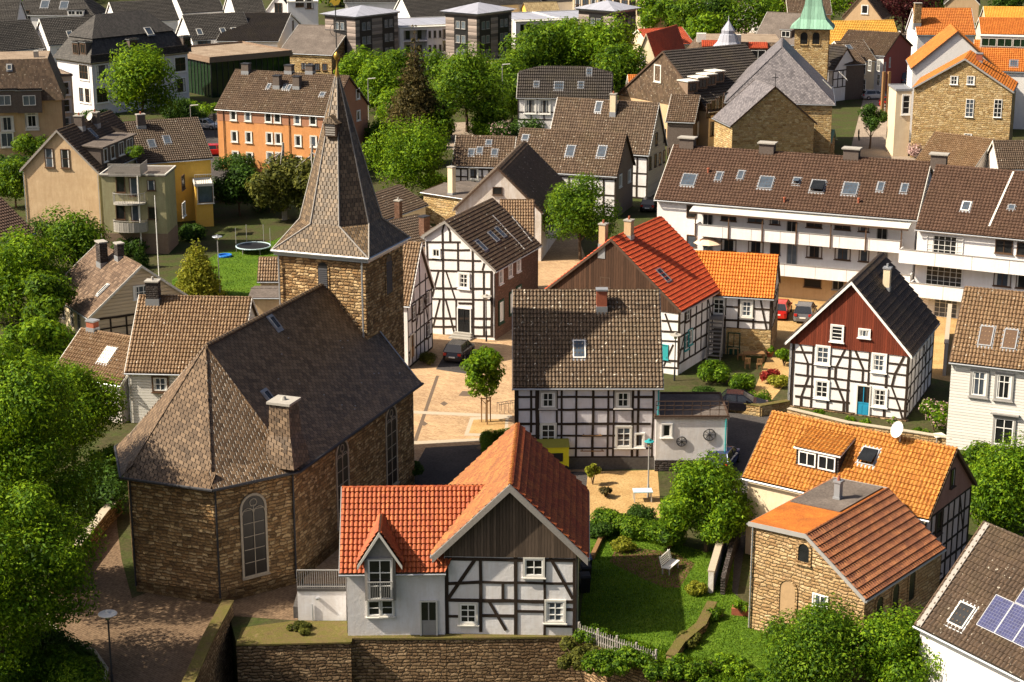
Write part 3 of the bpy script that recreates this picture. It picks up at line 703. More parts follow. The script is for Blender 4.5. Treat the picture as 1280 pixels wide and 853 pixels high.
    def sky(s, k, pts, w=0.7, h=1.0, pane='skyglass', fr='offwhite', tf=None, open_=False):
        """roof windows at pixel centres measured on slope k"""
        key = ('sk', w, h, pane, fr, open_)
        if key not in _WC:
            a, b_ = MB(), MB(); t = 0.07
            a.box(-w/2, -w/2+t, -0.12, 0, -h/2, h/2); a.box(w/2-t, w/2, -0.12, 0, -h/2, h/2); a.box(-w/2+t, w/2-t, -0.12, 0, h/2-t, h/2); a.box(-w/2+t, w/2-t, -0.12, 0, -h/2, -h/2+t)
            a.box(-w/2-0.09, w/2+0.09, -0.045, 0.0, h/2+0.002, h/2+0.12, 1); a.box(-w/2-0.09, w/2+0.09, -0.04, 0.0, -h/2-0.2, -h/2-0.002, 1)
            a.box(-w/2-0.09, -w/2-0.002, -0.05, 0.0, -h/2, h/2, 1); a.box(w/2+0.002, w/2+0.09, -0.05, 0.0, -h/2, h/2, 1)
            if open_:
                q = [Vector((x, y, z)) for x, y, z in ((-w/2+t, -0.13, h/2-t), (w/2-t, -0.13, h/2-t), (w/2-t, -0.42, -h/2+t), (-w/2+t, -0.42, -h/2+t))]
                b_.prism(q, (0, 0.03, 0)); a.box(-w/2+t, w/2-t, -0.05, -0.03, -h/2+t, h/2-t, 2)
            else: b_.box(-w/2+t, w/2-t, -0.09, -0.05, -h/2+t, h/2-t)
            _WC[key] = (a.mesh('skylight', [M(fr), M('lead'), M('black')]), b_.mesh('pane', [M(pane)]))
        fm, pm = _WC[key]; rot = s.slope_rot(k); p0, n = s.slopes[k]
        for q in pts:
            if tf: q = tf(*q)
            p = s.hit(q[0], q[1], p0, n); o = obj('skylight', fm, s.roof, p, rot); obj('pane', pm, o)
    def chim(s, k, px, py, w=0.6, d=0.6, h=1.4, mat='bricks', cap='concrete', pots=1, pot='brickred', tf=None, on=None, cs=0.06):
        """chimney; px,py = centre of its base on slope k"""
        if tf: px, py = tf(px, py)
        p0, n = s.slopes[k]; p = s.hit(px, py, p0, n); mb = MB(); x, y, z = p
        mb.box(x-w/2, x+w/2, y-d/2, y+d/2, z-1.0, z+h, 0); mb.box(x-w/2-cs, x+w/2+cs, y-d/2-cs, y+d/2+cs, z+h+0.002, z+h+0.11, 1)
        mb.box(x-w/2-0.04, x+w/2+0.04, y-d/2-0.04, y+d/2+0.04, z-1.0, z+0.16, 3)
        for i in range(pots):
            c = x+(i-(pots-1)/2)*w/max(1, pots)*0.9; mb.tube((c, y, z+h+0.1), (c, y, z+h+0.38), 0.10, 0.085, 8, 2)
        return mb.build('chimney', [M(mat), M(cap), M(pot), M('lead')], s.roof)
    def pipe(s, f, u, z0, z1, mat='zinc', r=0.05):
        mb = MB(); mb.tube(s.fpt(f, u, z0, 0.09), s.fpt(f, u, z1, 0.09), r, seg=6)
        for k in (0.2, 0.5, 0.8): mb.tube(s.fpt(f, u, z0+(z1-z0)*k, 0.09), s.fpt(f, u, z0+(z1-z0)*k+.06, 0.09), r*1.35, seg=6)
        return mb.build('downpipe', M(mat), s.root)
    def dish(s, k, px, py, r=0.45, mat='offwhite', hh=0.7, az=-0.5):
        p0, n = s.slopes[k]; p = s.hit(px, py, p0, n); mb = MB()
        mb.tube(p, p+Vector((0, 0, hh)), 0.03, seg=6)
        dv = Vector((math.sin(az), -math.cos(az), 0.45)).normalized(); q = p+Vector((0, 0, hh))+dv*0.12; u = dv.orthogonal().normalized(); w = dv.cross(u)
        prev = None
        for i, rr in enumerate((0.02, 0.35, 0.7, 1.0)):
            ring = [q+dv*(0.16*rr*rr*r/0.45)+(u*math.cos(a)+w*math.sin(a))*r*rr for a in [2*PI*j/16 for j in range(16)]]
            if prev:
                for j in range(16): mb.face([prev[j], prev[(j+1) % 16], ring[(j+1) % 16], ring[j]])
            prev = ring
        mb.tube(q, q+dv*0.5, 0.015, seg=5)
        return mb.build('satellite_dish', M(mat), s.roof)
    def box_dormer(s, k, px, py, w, h, wall='darkbrown', roofm='felt', win=None, depth=None, edge='zinc', slopeup=0.0, face=None, front='F', nwin=1, pane='glass', fr='white', wh=0.75, ww=None, nx=2):
        """flat/shed dormer whose front-bottom centre is at px,py on slope k.  k's downhill direction decides its facing"""
        p0, n = s.slopes[k]; p = s.hit(px, py, p0, n); hz = Vector((n.x, n.y, 0)).normalized(); u = Vector((0, 0, 1)).cross(hz)   # hz faces out, u = along eave
        tanp = math.hypot(n.x, n.y)/n.z; dep = h/max(0.15, tanp-slopeup) if depth is None else depth
        def q(a, b_, c): return p+u*a-hz*b_+Vector((0, 0, c))
        mb = MB(); 
        for a in (-w/2, w/2-0.08):
            mb.prism([q(a, 0, -0.3), q(a, 0, h), q(a, dep, h+dep*slopeup), q(a, dep, h+dep*slopeup-0.1)], u*0.08, 0)
        mb.prism([q(-w/2+.08, 0.02, -0.3), q(w/2-.08, 0.02, -0.3), q(w/2-.08, 0.02, h), q(-w/2+.08, 0.02, h)], -hz*0.06, 0)
        e = 0.14
        top = [q(-w/2-e, -e, h-e*slopeup+.01), q(w/2+e, -e, h-e*slopeup+.01), q(w/2+e, dep, h+dep*slopeup+.01), q(-w/2-e, dep, h+dep*slopeup+.01)]
        if roofm in TILEGEO:
            mb.prism(top, (0, 0, 0.06), 2); tg = TILEGEO[roofm]; tile_surface(mb, [t+Vector((0, 0, 0.07)) for t in top], tg[0], tg[1], mi=1)
        else: mb.prism(top, (0, 0, 0.12), 1, 2)
        o = mb.build('dormer', [M(wall), M(roofm), M(edge)], s.roof)
        rz = math.atan2(hz.y, hz.x)+PI/2
        for i in range(nwin):
            fm, pm = window_meshes(ww or (w-0.3)/nwin-0.1, h*wh, nx=nx, ny=1, fr=fr, pane=pane, sill=False)
            c = (i+0.5)/nwin*(w-0.2)-(w-0.2)/2; 
            wo_ = obj('window', fm, o, q(c, -0.006, h*0.52), (0, 0, rz))   # its glass is in the same mesh group below
            wo_.data = joined(fm, pm)
        return o
_J = {}
def joined(fm, pm):
    """frame and glass in one mesh, for windows one level deeper"""
    k = (fm.name, pm.name)
    if k in _J: return _J[k]
    bm = bmesh.new(); bm.from_mesh(fm); nf = len(bm.faces); bm.from_mesh(pm); bm.faces.ensure_lookup_table()
    for f in bm.faces[nf:]: f.material_index += len(fm.materials)
    me = bpy.data.meshes.new('window'); bm.to_mesh(me); bm.free()
    for m in list(fm.materials)+list(pm.materials): me.materials.append(m)
    _J[k] = me; return me
# fold the wing into the same thing
def adopt(child, parent_bld):
    """make the parts of one building block parts of another (same thing)"""
    bpy.context.view_layer.update(); pr = parent_bld.root; rel = Matrix.Rotation(-parent_bld.rz, 4, 'Z') @ Matrix.Translation(-parent_bld.o) @ Matrix.Translation(child.o) @ Matrix.Rotation(child.rz, 4, 'Z')
    for c in list(child.root.children):
        loc = Matrix.Translation(c.location) @ c.rotation_euler.to_matrix().to_4x4(); c.parent = pr
        m = rel @ loc; c.location = m.to_translation(); c.rotation_euler = m.to_euler()
    bpy.data.objects.remove(child.root)
# ------------------------------------------------------------------ vegetation
m_leaf('leaf_bright', (0.028, 0.085, 0.004), (0.095, 0.205, 0.007), (0.25, 0.37, 0.014))
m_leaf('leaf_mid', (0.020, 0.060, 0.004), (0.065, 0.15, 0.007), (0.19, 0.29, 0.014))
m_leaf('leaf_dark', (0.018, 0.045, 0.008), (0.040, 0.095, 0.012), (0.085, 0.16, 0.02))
m_leaf('leaf_yellow', (0.12, 0.15, 0.012), (0.24, 0.27, 0.02), (0.42, 0.40, 0.05))
m_leaf('leaf_brown', (0.030, 0.032, 0.010), (0.070, 0.062, 0.020), (0.15, 0.115, 0.040))
m_leaf('leaf_olive', (0.045, 0.055, 0.010), (0.095, 0.11, 0.018), (0.19, 0.19, 0.035))
m_leaf('leaf_red', (0.04, 0.008, 0.010), (0.075, 0.015, 0.018), (0.12, 0.03, 0.03))
m_leaf('leaf_crimson', (0.16, 0.01, 0.012), (0.30, 0.025, 0.02), (0.42, 0.06, 0.04))
m_leaf('leaf_pink', (0.55, 0.30, 0.30), (0.65, 0.42, 0.40), (0.75, 0.55, 0.5))
m_leaf('leaf_grass', (0.045, 0.11, 0.006), (0.10, 0.20, 0.010), (0.20, 0.31, 0.022))
def leaf_mesh(name, centres, radii, n, size, mat, rs, flat=0.35, squash=0.8, droop=0.0, shell=(0.4, 1.1)):
    """n leaf faces scattered through ellipsoid clumps, mostly near their surface, tilted outward"""
    centres = np.array(centres); radii = np.array(radii)
    wgt = radii**2; k = rs.choice(len(centres), n, p=wgt/wgt.sum())
    d = rs.normal(size=(n, 3)); d /= np.linalg.norm(d, axis=1)[:, None]
    rr = radii[k]*(shell[0]+(shell[1]-shell[0])*rs.random(n)**0.6)
    c = centres[k]+d*rr[:, None]*np.array([1, 1, squash])
    nr = d+rs.normal(size=(n, 3))*0.38+np.array([0, 0, flat]); nr /= np.linalg.norm(nr, axis=1)[:, None]
    t = rs.normal(size=(n, 3)); u = np.cross(nr, t); u /= np.linalg.norm(u, axis=1)[:, None]; w = np.cross(nr, u)
    s = size*(0.6+0.8*rs.random(n))[:, None]
    bend = nr*s*0.25
    v = np.stack([c-u*s*0.95, c-w*s*0.42+bend, c+u*s*0.95, c+w*s*0.42+bend], 1)
    if droop: v[:, :, 2] -= droop*rs.random(n)[:, None]
    v = v.reshape(-1, 3)
    me = bpy.data.meshes.new(name); me.vertices.add(len(v)); me.vertices.foreach_set('co', v.ravel())
    me.loops.add(4*n); me.loops.foreach_set('vertex_index', np.arange(4*n, dtype=np.int32))
    me.polygons.add(n); me.polygons.foreach_set('loop_start', np.arange(0, 4*n, 4, dtype=np.int32)); me.polygons.foreach_set('loop_total', np.full(n, 4, dtype=np.int32))
    me.materials.append(M(mat)); me.update(calc_edges=True); return me
def crown_clumps(rs, rx, ry, rz, cz, n, r0, r1, top=1.0, bot=-0.75):
    cs, rd = [], []
    lob = rs.normal(size=(7, 3)); lob /= np.linalg.norm(lob, axis=1)[:, None]; amp = rs.uniform(-0.30, 0.26, 7)
    for i in range(n):
        while True:
            p = rs.uniform(-1, 1, 3)
            q = np.linalg.norm(p)
            if q < 1 and p[2] > bot: break
        p = p/max(q, 1e-3)*(q**0.45)
        u_ = p/max(np.linalg.norm(p), 1e-3); k = (1-0.22*max(0, p[2]))*(1+float((amp*np.clip(lob@u_, 0, 1)**3).sum()))
        cs.append((p[0]*rx*0.8*k, p[1]*ry*0.8*k, cz+p[2]*rz*0.82*min(1.12, k+.12*max(0, p[2])))); rd.append(rs.uniform(r0, r1)*rs.choice([.7, 1, 1.1]))
    return cs, rd
def trunk_mesh(rs, h, r, spread, branches=6, cz=None):
    mb = MB(); p = Vector((0, 0, 0)); rad = r; z = 0; pts = [(p.copy(), r)]
    for i in range(5):
        p = p+Vector((rs.normal()*0.03*h*0.3, rs.normal()*0.03*h*0.3, h/5)); pts.append((p.copy(), r*(1-0.14*(i+1))))
    for (a, ra), (b, rb) in zip(pts, pts[1:]): mb.tube(a, b, ra, rb, 9)
    for i in range(branches):
        an = 2*PI*i/branches+rs.normal()*0.3; k = rs.integers(2, 6); a, ra = pts[k]
        m_ = a+Vector((math.cos(an), math.sin(an), 0.8+0.4*rs.random()))*spread*0.4; e = m_+Vector((math.cos(an+rs.normal()*.3), math.sin(an+rs.normal()*.3), 0.8))*spread*0.35
        mb.tube(a, m_, ra*0.55, ra*0.32, 7); mb.tube(m_, e, ra*0.32, ra*0.1, 6)
        e2 = m_+Vector((math.cos(an+1.1), math.sin(an+1.1), 0.5))*spread*0.3; mb.tube(m_, e2, ra*0.25, ra*0.08, 5)
    return mb.mesh('trunk', M('bark'))
def tree(label, px, py, rx, h, mat='leaf_mid', name='tree', seed=1, n=5000, size=0.22, ry=None, rz=None, th=None, clumps=26, cr=(0.28, 0.5), z=0.0, group=None, tr=None, bot=-0.75, cat='tree', loc=None, spread=None, squash=0.85):
    """tree standing at ground pixel px,py; rx crown half width, h total height"""
    rs = np.random.default_rng(seed); ry = ry or rx; th = th if th is not None else h*0.3
    rz = rz or (h-th)/2*1.05; cz = h-rz
    p = loc or P(px, py, z); o = empty(name, label, cat, p, rs.uniform(0, 6), group)
    cs, rd = crown_clumps(rs, rx, ry, rz, cz, clumps, rx*cr[0], rx*cr[1], bot=bot)
    for dz in (-.35, 0, .35): cs.append((0, 0, cz+dz*rz)); rd.append(rx*.5)
    obj('crown', leaf_mesh('crown', cs, rd, n, size, mat, rs, squash=squash), o)
    obj('trunk', trunk_mesh(rs, max(th, cz*0.9), tr or h*0.022, spread or rx*0.9), o); return o
def shrub(label, px, py, rx, h, mat='leaf_mid', name='shrub', seed=1, n=900, size=0.14, ry=None, z=0.0, group=None, clumps=9, cat='shrub', loc=None, extra=None):
    rs = np.random.default_rng(seed); ry = ry or rx
    p = loc or P(px, py, z); o = empty(name, label, cat, p, 0, group)
    cs, rd = [], []
    for i in range(clumps):
        a, q = rs.uniform(0, 2*PI), rs.random()**0.5
        cs.append((math.cos(a)*q*rx*0.7, math.sin(a)*q*ry*0.7, h*(0.35+0.35*rs.random()*(1-0.4*q)))); rd.append(min(rx, ry, h)*rs.uniform(0.32, 0.48))
    obj('foliage', leaf_mesh('foliage', cs, rd, n, size, mat, rs, squash=0.9), o)
    if extra: obj('blossom', leaf_mesh('blossom', cs, [r*1.05 for r in rd], int(n*0.18), size*0.8, extra, rs, squash=0.9, shell=(0.95, 1.1)), o)
    mb = MB()
    for i in range(5):
        a = rs.uniform(0, 2*PI); mb.tube((0, 0, 0), (math.cos(a)*rx*0.5, math.sin(a)*ry*0.5, h*0.6), 0.035, 0.015, 5)
    mb.build('stem', M('bark'), o); return o
def conifer(label, px, py, rx, h, mat='leaf_dark', seed=1, n=5000, size=0.16, name='conifer', z=0.0, tiers=16, group=None, tp=1.1, base=0.06):
    rs = np.random.default_rng(seed); o = empty(name, label, 'conifer', P(px, py, z), 0, group)
    cs, rd = [], []
    for t in range(tiers):
        f = t/(tiers-1); zc = h*(base+(0.98-base)*f); r = rx*max(.04, 1-f)**(1/tp)*(0.85+0.3*rs.random())
        m_ = max(1, int(13*(1-f)+2)); a0 = rs.uniform(0, 6)
        for i in range(m_):
            a = a0+2*PI*i/m_; q = r*rs.uniform(.6, .82); cs.append((math.cos(a)*q, math.sin(a)*q, zc-.08*r)); rd.append(max(0.14, r*0.27))
            cs.append((math.cos(a)*q*.5, math.sin(a)*q*.5, zc)); rd.append(max(0.14, r*0.34))
    obj('crown', leaf_mesh('crown', cs, rd, n, size, mat, rs, flat=0.1, squash=0.75, droop=0.1), o)
    mb = MB(); mb.tube((0, 0, 0), (0, 0, h*0.95), h*0.022, 0.02, 8); mb.build('trunk', M('bark'), o); return o
def hedge(label, pts, w, h, mat='leaf_dark', seed=1, dens=260, size=0.09, name='hedge', z=0.0, group=None):
    """clipped hedge along pixel points"""
    rs = np.random.default_rng(seed); W = [P(x, y, z) for x, y in pts]; o = empty(name, label, 'hedge', W[0], 0, group)
    cs, rd = [], []
    for a, b in zip(W, W[1:]):
        L = (b-a).length; k = max(1, int(L/(w*0.4)))
        for i in range(k+1):
            c = a.lerp(b, i/k)-W[0]
            for zz_ in np.arange(w*0.4, max(w*0.41, h-w*0.3), w*0.45): cs.append((c.x, c.y, zz_)); rd.append(w*0.5*rs.uniform(0.85, 1.1))
    L = sum((b-a).length for a, b in zip(W, W[1:])); n = int(dens*L*(w+2*h))
    obj('foliage', leaf_mesh('foliage', cs, rd, n, size, mat, rs, squash=1.0), o); return o
def scatter_leaves(name, label, poly, n, size, h, mat, seed=1, z=0.0, kind='stuff'):
    """ground cover: small upright leaves over a ground polygon given in pixels"""
    rs = np.random.default_rng(seed); W = [P(x, y, z) for x, y in poly]
    xs = [p.x for p in W]; ys = [p.y for p in W]; out = []
    def inside(x, y):
        c = False; m = len(W)
        for i in range(m):
            a, b = W[i], W[(i+1) % m]
            if (a.y > y) != (b.y > y) and x < (b.x-a.x)*(y-a.y)/(b.y-a.y)+a.x: c = not c
        return c
    while len(out) < n:
        q = rs.uniform((min(xs), min(ys)), (max(xs), max(ys)), (n, 2)); out += [(a, b) for a, b in q if inside(a, b)]
    c = np.array([(a, b, z) for a, b in out[:n]]); hh = h*(0.3+0.9*rs.random(n)); an = rs.uniform(0, 2*PI, n)
    u = np.stack([np.cos(an), np.sin(an), np.zeros(n)], 1)*size; up = np.stack([rs.normal(size=n)*0.3*hh, rs.normal(size=n)*0.3*hh, hh], 1)
    v = np.stack([c-u/2, c+u/2, c+up+u/4, c+up-u/4], 1).reshape(-1, 3)
    me = bpy.data.meshes.new(name); me.vertices.add(len(v)); me.vertices.foreach_set('co', v.ravel()); me.loops.add(4*n)
    me.loops.foreach_set('vertex_index', np.arange(4*n, dtype=np.int32)); me.polygons.add(n)
    me.polygons.foreach_set('loop_start', np.arange(0, 4*n, 4, dtype=np.int32)); me.polygons.foreach_set('loop_total', np.full(n, 4, dtype=np.int32))
    me.materials.append(M(mat)); me.update(calc_edges=True); o = obj(name, me); return tag(o, label, name.replace('_', ' '), None, kind)
# ------------------------------------------------------------------ ground, water-tight setting
m_ground('g_earth', [(0.035, 0.045, 0.012), (0.07, 0.06, 0.03), (0.055, 0.075, 0.018), (0.11, 0.085, 0.05)], 0.3)
m_ground('g_grass', [(0.045, 0.09, 0.010), (0.08, 0.15, 0.012), (0.13, 0.20, 0.02)], 0.35)
m_ground('g_soil', [(0.08, 0.04, 0.025), (0.14, 0.075, 0.045), (0.20, 0.12, 0.075)], 1.2)
m_ground('g_asphalt', [(0.055, 0.05, 0.05), (0.08, 0.072, 0.07), (0.10, 0.09, 0.085)], 0.4, 0.9)
m_ground('g_yard', [(0.34, 0.20, 0.08), (0.46, 0.30, 0.13), (0.55, 0.38, 0.18)], 0.5)
m_ground('g_forest', [(0.02, 0.04, 0.008), (0.04, 0.07, 0.012), (0.07, 0.11, 0.02)], 0.05)
m_paving('p_plaza', (0.50, 0.34, 0.19), (0.36, 0.225, 0.125), (0.62, 0.46, 0.30), 0.5, 0.25, mortar=(.2, .13, .07), rot=0.5, stain=.5)
m_paving('p_path', (0.22, 0.145, 0.09), (0.14, 0.09, 0.055), (0.30, 0.21, 0.13), 0.3, 0.15, mortar=(.06, .04, .025), rot=0.75, stain=.5)
m_paving('p_street', (0.34, 0.27, 0.21), (0.28, 0.22, 0.17), (0.42, 0.35, 0.28), 0.5, 0.25, rot=0.2)
m_plain('kerbstone', (0.40, 0.34, 0.26), 0.9, var=0.25, scale=5); m_plain('darkpaving', (0.12, 0.085, 0.06), 0.9, var=0.2)
LOW = -4.2
edge = [P(-400, 1400), P(205, 905), P(246, 853), P(287, 772), P(296, 806), P(432, 803), P(434, 799), P(735, 797), P(760, 815), P(825, 838), P(860, 858), P(900, 905), P(1500, 1400)]
g = MB()
far = [Vector((1500, 5200, 0)), Vector((-1500, 5200, 0))]
lf = Vector((-600, -50, 0)); rt = Vector((600, -50, 0))
mid = [Vector((-1500, 60, 0))]
g.face([(-2500, 5200, 0)]+[(-2500, 75, 0)]+[tuple(p) for p in edge[1:-1]]+[(2500, 75, 0), (2500, 5200, 0)])
struct('ground', g, M('g_earth'))
g = MB(); g.face([(-2500, -200, LOW), (2500, -200, LOW), (2500, 120, LOW), (-2500, 120, LOW)])
for a, b in zip(edge[1:-1], edge[2:-1]): g.face([(b.x, b.y, 0), (a.x, a.y, 0), (a.x, a.y, LOW), (b.x, b.y, LOW)])
struct('lower_ground', g, M('g_earth'))
def patch(name, pts, mat, z=0.004, kerb=None, kerbpts=None, kh=0.12, kw=0.15):
    g = MB(); g.face([P(x, y, 0)+Vector((0, 0, z)) for x, y in pts]); f = struct(name, g, M(mat))
    if kerb:
        k = MB()
        for a, b in zip(kerbpts, kerbpts[1:]):
            A, B = P(*a), P(*b); k.bar(A, B, kw, kh+z, (0, 0, 1))
        struct('kerb', k, M(kerb))
    return f
patch('path', [(120, 862), (246, 862), (262, 805), (285, 770), (372, 776), (378, 715), (200, 735), (165, 748), (152, 700), (146, 655), (150, 600), (142, 600), (128, 650), (95, 700), (62, 745), (58, 775), (80, 798), (118, 815), (132, 838)], 'p_path', 0.006,
      'kerbstone', [(150, 610), (132, 645), (97, 698), (62, 745), (58, 775), (80, 798), (118, 815), (134, 838), (128, 862)])
patch('plaza', [(440, 470), (500, 400), (560, 330), (640, 300), (720, 290), (735, 330), (720, 420), (700, 560), (740, 590), (640, 620), (560, 640), (430, 765), (380, 765), (380, 690), (460, 600)], 'p_plaza', 0.008)
patch('paving_band', [(470, 515), (474, 512), (640, 519), (640, 523)], 'kerbstone', .012); patch('paving_band', [(512, 556), (514, 552), (608, 548), (608, 552)], 'kerbstone', .015)
patch('paving_band', [(545, 470), (549, 470), (520, 556), (515, 556)], 'darkpaving', .011); patch('paving_band', [(470, 515), (462, 560), (456, 560), (464, 515)], 'kerbstone', .013)
patch('asphalt_strip', [(545, 462), (560, 436), (612, 438), (598, 470)], 'g_asphalt', .010)
for x_, y_ in ((555, 505), (600, 560), (530, 530), (620, 470)): patch('manhole', [(x_-5, y_), (x_, y_-3), (x_+5, y_), (x_, y_+3)], 'darkpaving', .016)
patch('service_lane', [(510, 600), (532, 560), (600, 556), (648, 562), (680, 590), (735, 590), (735, 640), (520, 640), (470, 640)], 'g_asphalt', 0.012)
patch('lawn', [(722, 800), (735, 690), (738, 660), (760, 655), (880, 690), (918, 690), (915, 740), (975, 790), (1010, 840), (1010, 862), (862, 862), (825, 836), (760, 813)], 'g_grass', 0.010)
patch('soil_bed', [(762, 703), (768, 690), (800, 686), (845, 692), (868, 705), (858, 722), (850, 735), (830, 735), (800, 722)], 'g_soil', 0.018)
patch('patio', [(728, 655), (735, 590), (822, 588), (826, 640), (826, 648), (762, 640), (742, 650)], 'g_yard', 0.014)
patch('courtyard', [(905, 575), (912, 500), (962, 500), (1000, 540), (940, 620), (915, 790), (890, 780), (915, 690)], 'g_asphalt', 0.006)
patch('car_park', [(945, 330), (1050, 360), (1200, 390), (1200, 480), (1100, 460), (990, 470), (965, 500), (940, 495), (962, 440)], 'g_yard', 0.010)
patch('left_garden_lawn', [(215, 350), (270, 318), (345, 300), (395, 270), (520, 262), (510, 300), (345, 372), (215, 372)], 'g_grass', 0.006)
patch('road', [(1035, 300), (1080, 120), (1075, 70), (1110, 40), (1150, 40), (1145, 300)], 'p_street', 0.006)
patch('road', [(225, 175), (240, 150), (275, 140), (330, 230), (250, 262), (262, 215)], 'g_asphalt', 0.006)
patch('road', [(440, 160), (640, 150), (640, 185), (470, 190), (420, 240), (395, 235)], 'p_street', 0.006)
patch('car_park', [(790, 62), (830, 34), (1010, 26), (1010, 62), (870, 78)], 'p_street', 0.006)
scatter_leaves('grass', 'grass blades growing in the garden behind the white gabled house', [(722, 800), (735, 690), (760, 655), (880, 690), (918, 690), (915, 740), (975, 790), (1010, 840), (1010, 860), (862, 860), (825, 836), (760, 813)], 26000, 0.05, 0.09, 'leaf_grass', 3, 0.012)
scatter_leaves('grass', 'grass blades on the bright lawn beyond the church roof', [(215, 350), (270, 318), (345, 300), (395, 270), (520, 262), (510, 300), (345, 372), (215, 372)], 14000, 0.07, 0.10, 'leaf_grass', 4, 0.008)

# ------------------------------------------------------------------ church
CH = Bld('church', 'large grey slate roofed stone church with polygonal end and pointed spire', 'church', (371, 587), (524, 478), 11.5, 7.05, ins=0.3)
L, D, ze = CH.L, CH.D, 7.05
CH.wx, CH.wy = (0.3, L-0.3), (0.3, D-0.3)
rz_ = CH.hit(257, 432, (0, D/2, 0), Vector((0, 1, 0))); AX, RZ = rz_.x, rz_.z
eave = [(0, 0), (-4.3, 3.0), (-4.3, D-3.0), (0, D)]
V = Vector; ap = V((AX, D/2, RZ))
RP = [[V((0, 0, ze)), V((L, 0, ze)), V((L, D/2, RZ)), ap], [V((L, D, ze)), V((0, D, ze)), ap, V((L, D/2, RZ))]]
for a, b in zip(eave[::-1], eave[::-1][1:]): RP.append([V((*a, ze)), V((*b, ze)), ap])
mb = MB()
for k, q in enumerate(RP):
    n = (q[1]-q[0]).cross(q[2]-q[0]).normalized()
    if n.z < 0: n = -n
    CH.slopes[k] = (q[0]+n*0.02, n); mb.prism(q, -n*0.18, 0, 1)
    # sprocketed lower edge (slightly flatter flare standing proud of the eave)
    a, b = q[0], q[1]; d = (b-a).normalized(); out = V((n.x, n.y, 0)).normalized(); upv = n.cross(d).normalized()
    if upv.z < 0: upv = -upv
    mb.prism([a+out*0.22+V((0, 0, -0.02)), b+out*0.22+V((0, 0, -0.02)), b+upv*0.9+n*0.012, a+upv*0.9+n*0.012], -n*0.04, 0, 1)
CH.roof = mb.build('roof', [M('slate'), M('timberbrown')], CH.root)
mb = MB()
for p in [(0, 0), (-4.3, 3.0), (-4.3, D-3.0), (0, D)]: mb.tube(V((*p, ze)), ap, 0.05, 0.05, 5)
for i in range(46): a = ap.lerp(V((L-2.2, D/2, RZ)), i/46); b = ap.lerp(V((L-2.2, D/2, RZ)), (i+1.05)/46); mb.tube(a, b, 0.13, 0.11, 6)
mb.build('ridge_capping', M('slate'), CH.roof)
mb = MB(); mb.bar((L+0.02, 0, ze+0.03), (L+0.02, D/2, RZ+0.03), 0.12, 0.06, (0, 0, 1)); mb.build('verge_flashing', M('lead'), CH.roof)
g = MB()
ev = [(L, -0.26), (-0.1, -0.26), (-4.5, 2.85), (-4.5, D-2.85), (-0.1, D+0.26), (L, D+0.26)]
for a, b in zip(ev, ev[1:]): g.tube((*a, ze-0.06), (*b, ze-0.06), 0.09, seg=7)
g.build('gutter', M('darkmetal'), CH.roof)
mb = MB(); wp_ = [(L-0.3, 0.3), (0.12, 0.3), (-4.0, 3.12), (-4.0, D-3.12), (0.12, D-0.3), (L-0.3, D-0.3)]
for a, b in zip(wp_, wp_[1:]+wp_[:1]):
    if a == wp_[-1]:
        mb.face([(a[0], a[1], 0), (b[0], b[1], 0), (b[0], b[1], ze), (b[0], D/2, RZ-0.2), (a[0], a[1], ze)]); continue
    mb.face([(a[0], a[1], 0), (b[0], b[1], 0), (b[0], b[1], ze), (a[0], a[1], ze)])
CH.wall = mb.build('wall', M('stonechurch'), CH.root)
mb = MB()
for a, b in zip(wp_[:-1], wp_[1:]): mb.bar((*a, 0.35), (*b, 0.35), 0.7, 0.14, (a[1]-b[1], b[0]-a[0], 0) if False else (-(a[1]-b[1]), -(b[0]-a[0]), 0))
mb.build('plinth', M('stonechurch'), CH.root)
def fac(i, px, py):
    a, b = V((*wp_[i], 0)), V((*wp_[i+1], 0)); d = (b-a).normalized(); n = V((d.y, -d.x, 0)); n = -n if (V((5, D/2, 0))-a).dot(n) > 0 else n
    return CH.hit(px, py, a, n)+n*0.01, math.atan2(n.y, n.x)+PI/2, n
m_glass('leadglass', (0.012, 0.009, 0.007), 0.45)
def church_window(i, px, py, w, h, nx=2, ny=6):
    p, r, n = fac(i, px, py); fm, pm = window_meshes(w, h, nx=nx, ny=ny, fr='kerbstone', trim='kerbstone', sill=True, arch=True, pane='leadglass'); o = obj('window', fm, CH.root, p, (0, 0, r)); obj('pane', pm, o)
church_window(1, 317.5, 669, 1.4, 4.7); church_window(0, 428, 604, 1.5, 5.2); church_window(0, 489, 558, 1.5, 5.2)
church_window(3, 150, 668, 1.4, 4.9)
for i, u in ((1, 0.02), (1, 0.985), (2, 0.99)):
    a, b = V((*wp_[i], 0)), V((*wp_[i+1], 0)); p = a.lerp(b, u); n = fac(i, 300, 700)[2]; g = MB(); g.tube(p+n*0.12+V((0, 0, 0.4)), p+n*0.12+V((0, 0, ze-0.1)), 0.06, seg=7); g.build('downpipe', M('darkmetal'), CH.root)
# chimney with flared slate skirt
k0 = CH.slopes[0]; p = CH.hit(357, 566, *k0); mb = MB(); hw = 0.62
for z0, z1, a, b in ((-0.6, 0.5, 1.0, 0.85), (0.5, 1.2, 0.85, 0.68), (1.2, 3.0, 0.68, 0.60)):
    mb._hexa([p+V((sx*a, sy*a, z0)) for sx, sy in ((-1, -1), (1, -1), (1, 1), (-1, 1))]+[p+V((sx*b, sy*b, z1)) for sx, sy in ((-1, -1), (1, -1), (1, 1), (-1, 1))], 0)
mb.box(p.x-.72, p.x+.72, p.y-.72, p.y+.72, p.z+3.0, p.z+3.14, 1); mb.tube(p+V((0, 0, 3.1)), p+V((0, 0, 3.35)), 0.2, 0.1, 8, 1)
mb.build('chimney', [M('slate'), M('concrete')], CH.roof)
CH.sky(0, [(343, 404), (336, 497)], 0.55, 0.9, 'glass', 'lead')
